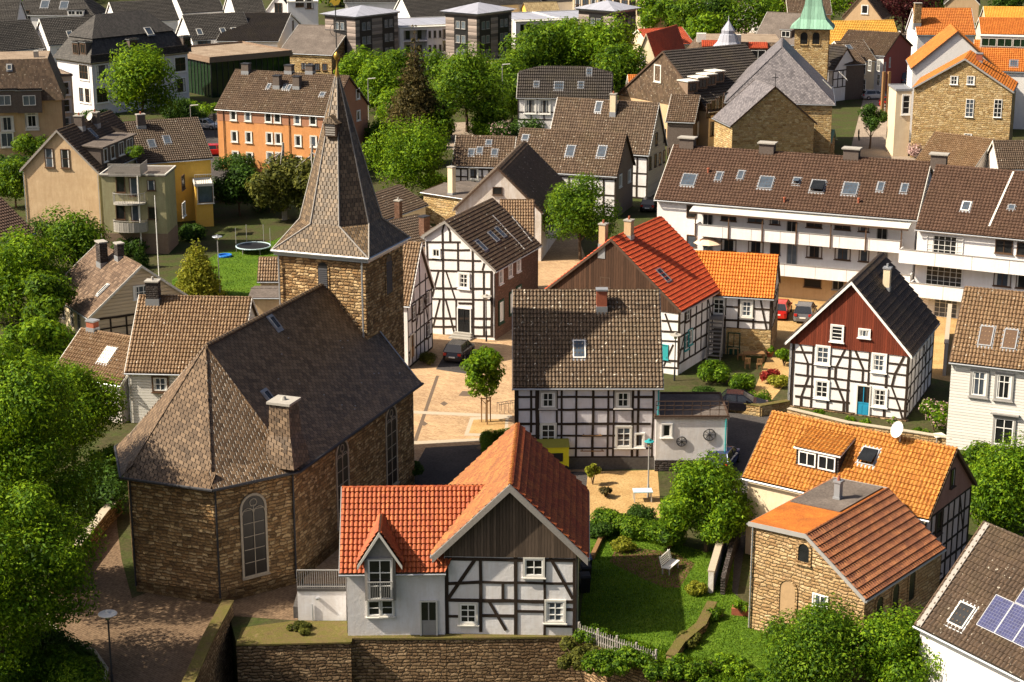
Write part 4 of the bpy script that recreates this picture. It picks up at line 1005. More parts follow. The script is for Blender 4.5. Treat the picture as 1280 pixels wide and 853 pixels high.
rng = random.Random(3); mb = MB()
for i in range(16):
    q = CH.hit(rng.uniform(300, 500), rng.uniform(420, 520), *k0)
    if 1 < q.x < L-1 and .5 < q.y < D/2-.6: mb.box(q.x-.02, q.x+.02, q.y-.06, q.y+.02, q.z, q.z+.06)
mb.build('roof_hooks', M('lead'), CH.roof)['kind'] = 'stuff'
# tower
TX = L-2.2; f0 = V((TX, 0, 0)); nX = V((-1, 0, 0))
tr_ = CH.hit(459.9, 321, f0, nX); tl_ = CH.hit(341.6, 316, f0, nX); ZT = (tr_.z+tl_.z)/2
ty0, ty1 = tr_.y, tl_.y; T_ = ty1-ty0; tx1 = TX+T_
tb = PX(CH.toworld((tx1, ty0, ZT))); print('tower z', round(ZT, 2), 'side', round(T_, 2), 'y', round(ty0, 2), 'back right px', tb, 'W1 px', PX(CH.toworld((-4.3, D-3, ze))), PX(CH.toworld((0, D, ze))))
bx = CH.hit(509.2, 297.5, V((0, 0, ZT)), V((0, 0, 1))).x-TX; print('tower depth', bx)
TD = max(5.0, min(T_, bx)); tx1 = TX+TD
i_ = 0.28; mb = MB()
mb.box(TX+i_, tx1-i_, ty0+i_, ty1-i_, 0, ZT-0.25)
tw_ = mb.build('tower', M('stonechurch'), CH.root)
mb = MB(); mb.box(TX+0.02, tx1-0.02, ty0+0.02, ty1-0.02, ZT-0.3, ZT-0.1); mb.box(TX-0.06, tx1+0.06, ty0-0.06, ty1+0.06, ZT-0.1, ZT)
mb.build('cornice', M('zinc'), tw_)
g = MB()
for c in ((TX, ty0), (tx1, ty0), (tx1, ty1), (TX, ty1)): pass
cs_ = [(TX-.1, ty0-.1), (tx1+.1, ty0-.1), (tx1+.1, ty1+.1), (TX-.1, ty1+.1)]
for a, b in zip(cs_, cs_[1:]+cs_[:1]): g.tube((*a, ZT), (*b, ZT), 0.08, seg=6)
g.tube((TX+.12, ty0+.5, 0.5), (TX+.12, ty0+.5, ZT-.3), 0.06, seg=6); g.tube((TX+.12, ty1-.3, 0.5), (TX+.12, ty1-.3, ZT-.3), 0.06, seg=6)
g.build('gutter', M('zinc'), tw_)
# belfry openings
def louvre(p, r, w=0.95, h=2.6):
    a, b = MB(), MB(); po = [(-w/2, 0), (w/2, 0)]+[(w/2*math.cos(PI*i/10), h-w/2+w/2*math.sin(PI*i/10)) for i in range(11)]
    b.prism([(x, -0.02, z) for x, z in po], (0, 0.03, 0)); pi_ = [(x*1.28, z if z > 0.01 else -0.1) for x, z in po]
    for i in range(len(po)):
        j = (i+1) % len(po); a.prism([(x, -0.035, z) for x, z in (pi_[i], pi_[j], po[j], po[i])], (0, 0.035, 0))
    for i in range(11): z = 0.12+i*(h-0.5)/11; a._hexa([(-w/2+.04, -0.06, z), (w/2-.04, -0.06, z), (w/2-.04, -0.02, z+.12), (-w/2+.04, -0.02, z+.12), (-w/2+.04, -0.05, z+.02), (w/2-.04, -0.05, z+.02), (w/2-.04, -0.01, z+.14), (-w/2+.04, -0.01, z+.14)], 1)
    o = a.build('louvre_opening', [M('stonechurch'), M('darkmetal')], tw_); o.location = p; o.rotation_euler = (0, 0, r); b.build('recess', M('black'), o)
q = CH.hit(486.5, 367, V((0, ty0+i_, 0)), V((0, -1, 0))); louvre(V((q.x, ty0+i_-0.01, q.z)), 0)
q = CH.hit(404.5, 364, V((TX+i_, 0, 0)), V((-1, 0, 0))); louvre(V((TX+i_-0.01, q.y, q.z)), -PI/2, 0.7, 1.9)
m_plain('oldgold', (0.35, 0.22, 0.05), 0.45, metal=.7)
# spire
cx_, cy_ = (TX+tx1)/2, (ty0+ty1)/2; tipz = CH.hit(426.5, 84, V((0, cy_, 0)), V((0, 1, 0))).z
f45 = ray(426.5, 84)
o8 = [CH.toloc(P(427, 286, ZT+1.7)), CH.toloc(P(389.4, 285, ZT+1.7)), CH.toloc(P(463.5, 284, ZT+1.7))]
print('spire tip z', tipz, 'centre px', PX(CH.toworld((cx_, cy_, tipz))), 'oct', [(round(v.x-cx_, 2), round(v.y-cy_, 2)) for v in o8])
ra = 2.45   # half width across flats at the foot of the octagon
zo = ZT+1.75; kk = ra*math.tan(PI/8); tz = tipz
rx_, ry_ = ra*(TD/T_)**0.5, ra
O = [V((cx_-rx_, cy_-kk, zo)), V((cx_-kk, cy_-ry_, zo)), V((cx_+kk, cy_-ry_, zo)), V((cx_+rx_, cy_-kk, zo)), V((cx_+rx_, cy_+kk, zo)), V((cx_+kk, cy_+ry_, zo)), V((cx_-kk, cy_+ry_, zo)), V((cx_-rx_, cy_+kk, zo))]
C4 = [V((TX-.1, ty0-.1, ZT+.02)), V((tx1+.1, ty0-.1, ZT+.02)), V((tx1+.1, ty1+.1, ZT+.02)), V((TX-.1, ty1+.1, ZT+.02))]
tip = V((cx_, cy_, tz)); mb = MB()
for i in range(8):
    a, b = O[i], O[(i+1) % 8]; m1, m2 = a.lerp(tip, 0.35), b.lerp(tip, 0.35); bow = (m1+m2)/2-V((cx_, cy_, (m1.z+m2.z)/2)); 
    mb.face([b, a, m1, m2][::-1] if False else [a, b, m2, m1]); mb.face([m1, m2, tip])
mb.face([C4[0], C4[1], O[2], O[1]]); mb.face([C4[1], C4[2], O[4], O[3]]); mb.face([C4[2], C4[3], O[6], O[5]]); mb.face([C4[3], C4[0], O[0], O[7]])
mb.face([C4[0], O[1], O[0]]); mb.face([C4[1], O[3], O[2]]); mb.face([C4[2], O[5], O[4]]); mb.face([C4[3], O[7], O[6]])
sp_ = mb.build('spire', M('slatetower'), CH.root)
mb = MB()
for i in range(8): mb.tube(O[i], tip, 0.07, 0.03, 5)
for a, b in ((0, 0), (0, 1), (1, 2), (1, 3), (2, 4), (2, 5), (3, 6), (3, 7)): mb.tube(C4[a], O[b], 0.06, 0.06, 5)
mb.build('spire_ridges', M('greywood'), sp_)
# lucarne on the sunlit side
n_ = (O[0]-tip).cross(O[7]-tip).normalized(); n_ = n_ if n_.x < 0 else -n_
q = CH.hit(416, 160, O[0], n_); mb = MB(); w = 0.42
mb.prism([(q.x-.38, q.y-w, q.z-.5), (q.x-.38, q.y+w, q.z-.5), (q.x-.38, q.y+w, q.z+.35), (q.x-.38, q.y-w, q.z+.35)], (1.2, 0, 0), 0)
mb.prism([(q.x-.5, q.y-w-.12, q.z+.33), (q.x-.5, q.y, q.z+.85), (q.x-.5, q.y+w+.12, q.z+.33)], (1.4, 0, 0), 1)
lu = mb.build('dormer', [M('timberbrown'), M('slatetower')], sp_)
mb = MB()
for i in range(5): z = q.z-.42+i*.15; mb.box(q.x-.41, q.x-.385, q.y-w+.08, q.y+w-.08, z, z+.09)
mb.build('louvres', M('greywood'), sp_)
mb = MB(); mb.lathe(tip, [(0.14, -0.9), (0.16, -0.5), (0.08, 0), (0.05, 0.1), (0.05, 0.5), (0.15, 0.58), (0.21, 0.76), (0.15, 0.94), (0.04, 1.02), (0.03, 1.05)], 12)
mb.build('finial_ball', M('oldgold'), sp_, True)
mb = MB(); zt = tip.z; mb.tube(tip+V((0, 0, 1.3)), tip+V((0, 0, 3.9)), 0.035, seg=6); 
mb.tube(tip+V((-.0, -.75, 2.4)), tip+V((0, .75, 2.4)), 0.028, seg=6)
for i in range(14):
    a, b = 2*PI*i/14, 2*PI*(i+1)/14; mb.tube(tip+V((0, .42*math.cos(a), 2.4+.42*math.sin(a))), tip+V((0, .42*math.cos(b), 2.4+.42*math.sin(b))), 0.016, seg=5)
mb.build('cross', M('darkmetal'), sp_)
mb = MB(); c = tip+V((0, 0, 4.0))
mb.prism([c+V((0, y, z)) for y, z in ((-.35, .25), (-.2, 0), (.1, -.08), (.28, .12), (.42, .1), (.3, .3), (.22, .5), (.1, .42), (-.05, .2), (-.22, .55), (-.38, .5))], (0.04, 0, 0))
mb.build('weathercock', M('gold'), sp_)

# ------------------------------------------------------------------ white house with the red roof (two wings)
H = Bld('half_timbered_house', 'white half-timbered house with red tiled roof and grey boarded gable beside the church', 'house', (540, 695), (735, 698), (737, 614), 4.8, ins=0.62, vins=0.35)
H.gable('y', rpx=(636, 606), roofmat='t_goldred', roofmat2='t_redsmall', verge='greyframe', tk=0.16, gutter='zinc')
H.wx = (0.60, H.L-0.62); H.wy = (0.40, H.D-0.3)
H.walls('plaster')
Z4 = zz(350, 500, .4139)
zc = H.uz('F', *Z4(690, 474))[1]
H.gableclad('F', zc, 'boardgrey', 'gable_boards', 0.07)
H.beams('F', [(497, 479, 893, 475), (497, 711, 893, 712), (503, 478, 503, 708), (605, 478, 605, 700), (712, 476, 712, 711), (800, 476, 800, 710), (889, 475, 889, 711), (503, 555, 605, 550), (605, 550, 889, 541), (503, 604, 889, 600),
              (605, 651, 712, 648), (712, 638, 800, 636), (503, 653, 540, 652), (860, 633, 889, 632), (590, 480, 508, 600), (630, 606, 682, 695), (816, 476, 884, 600), (673, 553, 673, 600), (800, 683, 889, 683), (738, 478, 738, 540)], 0.17, tf=Z4)
H.win('F', [(767, 505)], 0.95, 0.95, tf=Z4, nx=2, ny=2, trim='offwhite', tw=0.1); H.win('F', [(568, 644)], 0.85, 1.1, tf=Z4, nx=2, ny=3, trim='offwhite', tw=0.1); H.win('F', [(831, 638)], 0.95, 1.15, tf=Z4, nx=2, ny=3, trim='offwhite', tw=0.1)
(wx0, wx1) = H.wx; 
# verge boards wide and pale
vb = MB()
for sg in (0, 1):
    a, b = (V((0, -0.03, H.ze+.02)), V((H.tr, -0.03, H.zrg+.02))) if sg == 0 else (V((H.L, -0.03, H.ze+.02)), V((H.tr, -0.03, H.zrg+.02)))
    vb.prism([a, b, b+V((0, 0, -.42)), a+V((0, 0, -.42))], (0, -0.06, 0))
vb.build('bargeboard', M('greywood'), H.roof)
H.pipe('R', H.wy[0]+0.2, 0.1, H.ze-.2); H.pipe('F', H.wx[0]+0.02-0.25, -3.5, H.ze-.6)
H.fw('R', H.wy[0], H.wy[1], [0.1, 1.5, 2.9, H.ze-.25], 5)
mb = MB(); mb.box(H.wx[0]-0.1, H.wx[1]+0.1, H.wy[0]-0.14, H.wy[0]-0.003, -0.5, 0.12); mb.build('plinth', M('stonewall'), H.root)
# left wing
frz = H.rz
zw = 3.9; A = P(424.5, 717.5, zw)
Wg = Bld('house_wing', None, None, (424.5, 717.5), (556, 716), 7.0, zw, ins=0.38, vins=0.3)
Wg.gable('x', rpx=(520, 608.5), ridge_ext=2.4, roofmat='t_red', verge='greyframe', gutter='zinc', hips=((0, None), (0, None)))
Wg.wx = (0.33, Wg.L-0.02); Wg.walls('plaster')
for k in ('label', 'category'): 
    if k in Wg.root: del Wg.root[k]
Wg.win('F', [(284, 628), (324, 626)], 0.62, 0.85, tf=Z4, nx=1, ny=2, trim='offwhite', tw=0.08); Wg.door('F', *Z4(450, 716), 0.95, 2.15, 'greyframe', 'offwhite')
# dormer with french window, flush with the facade
fy = Wg.wy[0]-.34; q0 = Wg.uz('F', *Z4(270, 590)); q1 = Wg.uz('F', *Z4(340, 590)); zt_ = Wg.uz('F', *Z4(305, 470))[1]; pk_ = Wg.hit(*Z4(300, 402), (0, fy-.35, 0), V((0, 1, 0)))
u0, u1 = q0[0], q1[0]; um = (u0+u1)/2; hw = (u1-u0)/2+.25; ez = zt_-0.02; pz = pk_.z
mb = MB(); 
for a, b in ((um-hw+.05, um-hw+.2), (um+hw-.2, um+hw-.05)): mb.box(a, b, fy-.16, fy+1.6, q0[1]-.1, ez)
mb.prism([(um-hw, fy-.1, ez-.12), (um+hw, fy-.1, ez-.12), (um, fy-.1, pz-.1)], (0, 2.6, 0), 0)
for sg in (-1, 1):
    q = [V((um+sg*(hw+.3), fy-.35, ez-.25)), V((um, fy-.35, pz+.05)), V((um, fy+3.2, pz+.05)), V((um+sg*(hw+.3), fy+2.4, ez-.25))]
    n = (q[1]-q[0]).cross(q[2]-q[0]).normalized(); n = n if n.z > 0 else -n
    mb.prism(q, -n*.08, 2); tile_surface(mb, q, .2, .3, mi=1, lift=.004)
    mb.prism([(um+sg*(hw+.32), fy-.36, ez-.28), (um, fy-.36, pz+.04), (um, fy-.36, pz-.2), (um+sg*(hw+.32), fy-.36, ez-.5)], (0, -.05, 0), 3)
dm = mb.build('dormer', [M('greywood'), M('t_red'), M('timberbrown'), M('offwhite')], Wg.roof)
hh = zt_-q0[1]; fm, pm = window_meshes(u1-u0, hh, nx=2, ny=3, fr='white', trim='greyframe', sill=False, tw=0.07); o = obj('window', joined(fm, pm), dm, (um, fy-.17, (zt_+q0[1])/2)); tag(o, 'tall french window under the small dormer gable')
g = MB(); 
for i in range(14): x = u0+(u1-u0)*i/13; g.box(x-.012, x+.012, fy-.36, fy-.34, q0[1]+.05, q0[1]+1.0)
g.box(u0-.05, u1+.05, fy-.375, fy-.325, q0[1]+1.0, q0[1]+1.06); g.box(u0-.05, u1+.05, fy-.375, fy-.325, q0[1], q0[1]+.05); g.build('railing', M('greyframe'), dm)
adopt(Wg, H)

# terrace between church and house
tz0 = P(371, 777, 0); t = MB(); A = P(373, 776); B = P(433, 776); x = (B-A).normalized(); y = V((-x.y, x.x, 0))
Tr = empty('terrace', 'small white walled terrace with metal railing squeezed between church and white house', 'terrace', A, math.atan2(x.y, x.x))
w = (B-A).length; t.box(0, w, 0, .3, 0, 1.75, 0); t.box(-.3, w+.4, .3, 3.4, 0, .7, 1); t.box(-0.02, w+.02, -0.05, .32, 1.753, 1.93, 1); t.build('wall', [M('plaster'), M('darkplinth_recess')], Tr)  # low block behind the wall is coloured dark for the shadowed recess
g = MB(); n = 22
for i in range(n+1): g.box(w*i/n-.012, w*i/n+.012, 0.0, 0.03, 1.94, 2.95)
g.box(0, w, -0.01, 0.04, 2.95, 3.01); g.box(0, w, -0.01, 0.04, 2.0, 2.04); g.build('railing', M('greyframe'), Tr)
g = MB(); g.tube((.8, -.06, 0), (.8, -.06, 1.0), .04, seg=6); g.lathe((1.1, -.1, 1.35), [(0, -.05), (.1, -.05), (.12, .05), (0, .08)], 10); g.build('vent_pipe', M('zinc'), Tr)

# ------------------------------------------------------------------ retaining walls
def wallrun(name, label, pts, h, w, mat='stonewall', base=0.0, cap=None, caph=0.09, top=None, cat='wall', px=True, group=None):
    W = [P(x, y, 0) for x, y in pts] if px else pts; o = empty(name, label, cat, W[0], 0, group); mb, cb = MB(), MB()
    for i, (a, b) in enumerate(zip(W, W[1:])):
        d = (b-a).normalized(); s_ = V((-d.y, d.x, 0))*w/2; e = d*(w/2-0.01); a2, b2 = a-W[0]-(e if i else V((0, 0, 0))), b-W[0]+(e if i < len(W)-2 else V((0, 0, 0)))
        j = i*0.003; mb.prism([a2-s_+V((0, 0, base)), b2-s_+V((0, 0, base)), b2-s_+V((0, 0, h-j)), a2-s_+V((0, 0, h-j))], s_*2)
        if cap: cb.bar(a2+V((0, 0, h)), b2+V((0, 0, h)), w+.1, caph+j, (0, 0, 1), off=0.002)
    mb.build('wall_body', M(mat), o)
    if cap: cb.build('coping', M(cap), o)
    return o
m_ground('mossy', [(0.10, 0.075, 0.035), (0.16, 0.12, 0.05), (0.13, 0.12, 0.03), (0.22, 0.16, 0.08)], 1.5)
wallrun('retaining_wall', 'tall rough stone retaining wall below the white half-timbered house', [(296, 806), (433, 803), (434, 798), (552, 798), (735, 796)], 0.05, 0.5, base=LOW, cap='mossy')
wallrun('retaining_wall', 'stone retaining wall sloping away under ivy at the garden corner', [(737, 801), (762, 817), (828, 840), (868, 866)], 0.0, 0.6, base=LOW, cap='mossy')
wallrun('parapet_wall', 'mossy stone parapet on the right edge of the brick path', [(286, 770), (262, 815), (240, 866), (210, 930)], 0.85, 0.55, base=LOW, cap='mossy')
wallrun('parapet_wall', 'low stone wall curving beside the brick path under the trees', [(150, 640), (132, 658), (95, 706), (66, 744)], 1.0, 0.45, cap='kerbstone')
patch('terrace_ground', [(296, 806), (302, 785), (372, 776), (434, 777), (434, 798), (432, 803)], 'mossy', 0.02)
# ------------------------------------------------------------------ central house with the long brown roof
ZC = zz(635, 475, .15625)
B = Bld('half_timbered_house', 'wide half-timbered house with speckled brown roof and small red chimney on the square', 'house', (641, 485), (829, 485), ('pitch', 740, 363, 47), 5.85, ins=0.25, vins=0.18)
B.gable('x', rpx=(740, 363), roofmat='t_brownspeck', verge='greyframe', gutter='zinc'); B.walls('lilac', {'L': 'brownwall'})
B.beams('F', [(70, 70, 1165, 72), (75, 137, 238, 139), (395, 137, 850, 142), (1005, 137, 1165, 142), (75, 238, 1165, 242), (75, 352, 1140, 356), (75, 446, 1000, 450), (75, 547, 1150, 550), (75, 618, 1165, 620),
    (68, 70, 68, 618, .26), (235, 70, 235, 618, .22), (392, 70, 392, 618), (548, 70, 548, 618), (682, 70, 684, 618), (848, 70, 848, 618, .16), (1002, 70, 1002, 618, .16), (1165, 72, 1165, 640), (185, 70, 133, 420), (430, 70, 495, 545), (803, 70, 733, 614), (1045, 70, 1118, 610)], .145, tf=ZC)
B.win('F', [(320, 158), (920, 157)], .92, 1.02, tf=ZC, nx=2, ny=2, trim='greyplaster', tw=.11, curtain=True); B.win('F', [(322, 430), (925, 455)], .92, 1.35, tf=ZC, nx=2, ny=3, trim='offwhite', tw=.11)
B.win('F', [(1052, 482)], .5, .85, tf=ZC, nx=1, ny=1, trim='white', tw=.1)
z_ = B.uz('F', *ZC(600, 622))[1]; B.panel('plinth', 'F', [(B.wx[0]-.02, -.2), (B.wx[1]+.02, -.2), (B.wx[1]+.02, z_), (B.wx[0]-.02, z_)], 'darkplinth_recess', .06)
B.chim('lo', 752, 385, .7, .6, 1.25, 'brickred', 'lead', 0); B.sky('lo', [(724, 437)], .85, 1.35, 'skyglass', 'white'); B.pipe('F', B.wx[1]-.1, 0.2, B.ze-.2, 'teal')
mb = MB(); q = B.uz('F', *ZC(680, 435)); 
for zz_, x0, x1 in ((q[1], q[0]-.75, q[0]+.6), (q[1]-1.1, q[0]-.85, q[0]+.75)): mb.box(x0, x1, B.wy[0]-.32, B.wy[0]-.26, zz_-.03, zz_+.03); mb.box(x0+.1, x0+.15, B.wy[0]-.3, B.wy[0], zz_-.03, zz_+.03); mb.box(x1-.15, x1-.1, B.wy[0]-.3, B.wy[0], zz_-.03, zz_+.03)
mb.build('wall_rack', M('wood'), B.root)
AN = Bld('annex_building', 'low white annex with flat brown roof terrace and two iron wheels on its wall', 'annex', (818, 522), (912, 522), (912, 492), 3.85, ins=0.12)
AN.flat('felt', 'timberbrown', .12); AN.walls('plaster')
Z5 = zz(720, 500, .4136)
AN.win('F', [(274, 92)], .6, .85, tf=Z5, nx=1, ny=1, trim='white', tw=.08)
z_ = AN.uz('F', *Z5(350, 182))[1]; AN.panel('plinth', 'F', [(AN.wx[0]-.02, -.2), (AN.wx[1]+.02, -.2), (AN.wx[1]+.02, z_), (AN.wx[0]-.02, z_)], 'stonedark', .08)
for px, py, r in ((319, 125, .33), (403, 105, .40)):
    c = AN.on('F', *Z5(px, py))+V((0, -.07, 0)); mb = MB()
    for i in range(16):
        a, b = 2*PI*i/16, 2*PI*(i+1)/16; mb.tube(c+V((r*math.cos(a), 0, r*math.sin(a))), c+V((r*math.cos(b), 0, r*math.sin(b))), .035, seg=5)
        if i % 2 == 0: mb.tube(c, c+V((r*math.cos(a), 0, r*math.sin(a))), .02, seg=5)
    mb.lathe((0, 0, 0), [(0, 0)]) if False else None
    mb.tube(c+V((0, -.05, 0)), c+V((0, .06, 0)), .08, seg=8); mb.build('iron_wheel', M('darkmetal'), AN.root)
mb = MB(); zt = AN.ze+.15
for x in np.linspace(.1, AN.L-.1, 9): mb.box(x-.02, x+.02, .08, .12, AN.ze, zt+.95)
for z in (zt+.35, zt+.65, zt+.95): mb.box(.1, AN.L-.1, .08, .12, z-.02, z+.02)
mb.build('railing', M('timberbrown'), AN.root); AN.pipe('F', AN.wx[1]-.1, 0, AN.ze-.1, 'teal')

# ------------------------------------------------------------------ half-timbered house facing the square
ZP = zz(505, 270, .2346)
B = Bld('half_timbered_house', 'tall white half-timbered gable house with dark door facing the parked hatchback', 'house', (528, 330), (620, 339), (663.7, 305.6), 6.1, ins=0.2, vins=0.2)
B.gable('y', rpx=(557, 277), rpos=.315, zl=8.5, roofmat='t_brown', verge='greywood'); B.walls('plasterclean', {'R': 'bricks'})
B.beams('F', [(120, 140, 300, 140), (150, 182, 350, 182), (125, 232, 410, 240), (133, 290, 470, 298), (145, 385, 470, 390), (150, 442, 465, 447), (150, 545, 465, 548), (150, 590, 465, 593), (150, 636, 465, 641), (290, 465, 360, 467),
    (122, 140, 128, 636), (205, 80, 208, 636), (245, 85, 247, 135), (287, 140, 290, 298), (365, 180, 368, 641), (425, 300, 428, 641), (277, 442, 275, 640), (467, 298, 467, 645, .2), (185, 290, 150, 430), (222, 290, 272, 442), (190, 448, 155, 590), (222, 448, 268, 625),
    (428, 252, 418, 290), (215, 42, 205, 80), (232, 48, 242, 82)], .15, tf=ZP)
B.win('F', [(173, 197)], .6, .62, tf=ZP, nx=2, ny=1, trim='white', tw=.1); B.win('F', [(320, 345)], .85, 1.2, tf=ZP, nx=2, ny=3, trim='white', tw=.12); B.door('F', *ZP(322, 632), 1.3, 2.35, 'black', 'white')
mb = MB(); q = B.on('F', *ZP(320, 640))
for i in range(3): mb.box(q.x-1.0+i*.1, q.x+1.0-i*.1, B.wy[0]-1.0+i*.3, B.wy[0]-.01-i*.004, -.05, .15+i*.15)
mb.build('doorstep', M('concrete'), B.root)
Zr = zz(400, 230, .3359)
B.win('R', [(672, 345), (707, 320), (738, 300)], .7, 1.15, tf=Zr, nx=2, ny=2, trim='white', tw=.08); B.win('R', [(673, 475), (712, 442), (738, 420)], .8, 1.7, tf=Zr, nx=1, ny=1, pane='curtain', fr='white', trim='darkgreen', tw=.18)
B.sky('hi', [(410, 160), (475, 112), (512, 90)], .75, 1.2, 'skyglass', 'lead', tf=ZP)
def strip(b, k, q0, q1, w=.12, mat='offwhite', name='roof_flashing', par=None):
    p0, n = b.slopes[k]; a, c = b.hit(*q0, p0, n), b.hit(*q1, p0, n); mb = MB(); mb.bar(a, c, w, .09, n); mb.build(name, M(mat), b.roof)
strip(B, 'hi', ZP(470, 0), ZP(640, 180)); strip(B, 'hi', ZP(570, 2), ZP(680, 140))
B.pipe('F', B.wx[1]+.02, .2, B.ze-.3, 'darkmetal')
W2 = Bld('house', 'brown tiled cross wing behind the tall half-timbered gable house', 'house', (625, 300), (668, 300), ('pitch', 650, 250, 46), 5.9, ins=.2)
W2.gable('x', rpx=(650, 250), roofmat='t_tan', verge='timberbrown'); W2.walls('cream', {'R': 'darkbrown'}); W2.fw('F', W2.wx[0], W2.wx[1], [.1, 1.5, 3.0, 4.4, 5.5], 4)
# narrow house beside the tower
B = Bld('half_timbered_house', 'narrow half-timbered gable house squeezed beside the church tower', 'house', (512, 383), (543, 359), 7.0, 5.25, ins=.1, vins=.22)
B.gable('y', rpx=(525, 305), roofmat='t_tan', verge='white'); B.walls('plaster')
B.fw('F', B.wx[0], B.wx[1], [.1, 1.3, 2.6, 3.9, 5.1], 6, [(0, 0, 1), (4, 2, -1), (2, 2, 1)], .13)
B.beams('F', [(B.wx[0]+.8, 6.3, B.wx[1]-.8, 6.3), (B.L/2, 5.1, B.L/2, B.zrg-.4), (B.wx[0]+1.6, 5.1, B.wx[0]+1.6, 6.8), (B.wx[1]-1.6, 5.1, B.wx[1]-1.6, 6.8)], .13, px=False)
B.win('F', [(516.5, 391), (525.3, 382), (533.5, 373), (534.5, 413)], .7, 1.1, nx=2, ny=2, trim='timberbrown', tw=.06); B.door('F', 515, 447, .9, 2.0, 'wood', 'offwhite')

# ------------------------------------------------------------------ barn-like house with red roof and wooden gable
B = Bld('timber_gabled_house', 'house with bright red roof and dark brown boarded gable behind the speckled roof', 'house', (677, 366), (852, 390), (892, 355), 5.3, ins=.3, vins=.22)
B.gable('y', rpx=(764.5, 299), roofmat='t_redbright', verge='timberbrown', under='timberbrown'); B.walls('plaster')
zc = B.zl-.25; B.gableclad('F', zc, 'boardbrown', 'gable_boards', .06)
ZO = zz(820, 350, .1758)
B.beams('F', [(65, 240, 110, 370), (40, 290, 165, 297), (40, 365, 165, 372), (35, 432, 165, 438), (35, 570, 160, 578), (122, 460, 55, 610), (168, 235, 165, 620, .2), (35, 620, 165, 628)], .15, tf=ZO)
B.fw('R', B.wx[0]*0+B.wy[0], B.wy[1], [.9, 2.0, 3.1, 4.2, B.ze-.2], 8, [(0, 0, 1), (5, 2, -1)], .14)
B.win('F', [(57, 510)], .75, 1.2, tf=ZO, nx=1, ny=1, fr='teal', pane='teal', label='closed turquoise shutters'); B.win('F', [Zr(1062, 365)], .9, .8, nx=2, ny=1, fr='timberbrown')
B.win('R', [(215, 440), (240, 405)], .7, 1.2, tf=ZO, nx=2, ny=2, trim='teal', tw=.07); B.win('R', [(222, 245)], .7, 1.0, tf=ZO, nx=2, ny=2, trim='timberbrown', tw=.07)
B.chim('lo', 754, 307, .55, .55, 1.7, 'tan', 'concrete', 1); B.chim('hi', 786, 296, .6, .6, 1.3, 'tan', 'concrete', 1); B.sky('hi', [(829, 345)], .8, 1.4, 'glass', 'lead')
# orange roofed house
B = Bld('half_timbered_house', 'small half-timbered house with vivid orange roof above a stone ground floor', 'house', (862, 368), (967, 374), ('pitch', 900, 315.5, 44), 4.95, ins=.2, vins=.12)
B.gable('x', rpx=(900, 315.5), roofmat='t_orange', verge='brownframe'); B.walls('plaster')
z_ = B.uz('F', *ZO(600, 345))[1]
B.panel('stone_ground_floor', 'F', [(B.uz('F', *ZO(497, 400))[0], 0), (B.wx[1], 0), (B.wx[1], z_), (B.uz('F', *ZO(497, 400))[0], z_)], 'stoneyellow', .05); B.panel('stone_ground_floor', 'R', [(B.wy[0]-.02, 0), (B.wy[1], 0), (B.wy[1], z_), (B.wy[0]-.02, z_)], 'stonetan', .05)
B.beams('F', [(275, 185, 395, 190), (500, 190, 590, 195), (700, 205, 815, 212), (265, 270, 815, 290), (500, 342, 815, 358), (275, 105, 835, 142), (395, 120, 392, 275), (497, 122, 497, 345), (590, 130, 590, 352), (697, 140, 694, 356), (822, 145, 822, 500, .24), (345, 112, 310, 272), (745, 145, 787, 356)], .16, tf=ZO)
B.fw('R', B.wy[0], B.wy[1], [z_, z_+1.1, z_+2.1, B.ze-.15], 5, [(0, 0, 1), (3, 0, -1)], .14)
B.win('F', [(447, 188), (645, 205)], .85, 1.25, tf=ZO, nx=2, ny=3, trim='offwhite', tw=.1); B.door('F', *ZO(550, 556), 1.05, 2.2, 'darkgreen', 'darkgreen', glazed=False)
B.panel('recess_shade', 'F', [B.uz('F', *ZO(268, 330)), B.uz('F', *ZO(495, 335)), B.uz('F', *ZO(495, 550)), B.uz('F', *ZO(268, 540))][::-1], 'darkplinth_recess', .02)  # flat dark panel stands in for the shade of the recess behind the posts
s0 = B.on('F', *ZO(440, 245)); x0, ztop = s0.x, s0.z; mb = MB(); yf = B.wy[0]-.05; n = 11
st = B.hit(*ZO(405, 580), V((0, 0, 0)), V((0, 0, 1))); y_end = st.y
for i in range(n):
    f = (i+.5)/n; mb.box(x0-.5, x0+.5, yf-.9+(y_end-yf+.9)*f-.14, yf-.9+(y_end-yf+.9)*f+.14, ztop*(1-f)-.03, ztop*(1-f)+.03)
for sx in (-.55, .55):
    mb.bar((x0+sx, yf-.9, ztop-.1), (x0+sx, y_end, 0.05), .25, .05, (1, 0, 0)); mb.bar((x0+sx, yf-.9, ztop+.9), (x0+sx, y_end, .95), .09, .06, (1, 0, 0)); mb.box(x0+sx-.04, x0+sx+.04, yf-.94, yf-.86, 0, ztop+.95); mb.box(x0+sx-.04, x0+sx+.04, y_end-.04, y_end+.04, 0, 1.0)
mb.box(x0-2.6, x0+.6, yf-.9, yf, ztop-.12, ztop-.02); mb.box(x0-2.6, x0-.6, yf-.92, yf-.86, ztop+.8, ztop+.9)
for x in (-2.55, -1.6): mb.box(x0+x-.06, x0+x+.06, yf-.9, yf-.78, 0, ztop+.9)
mb.build('stair', M('greywood'), B.root)

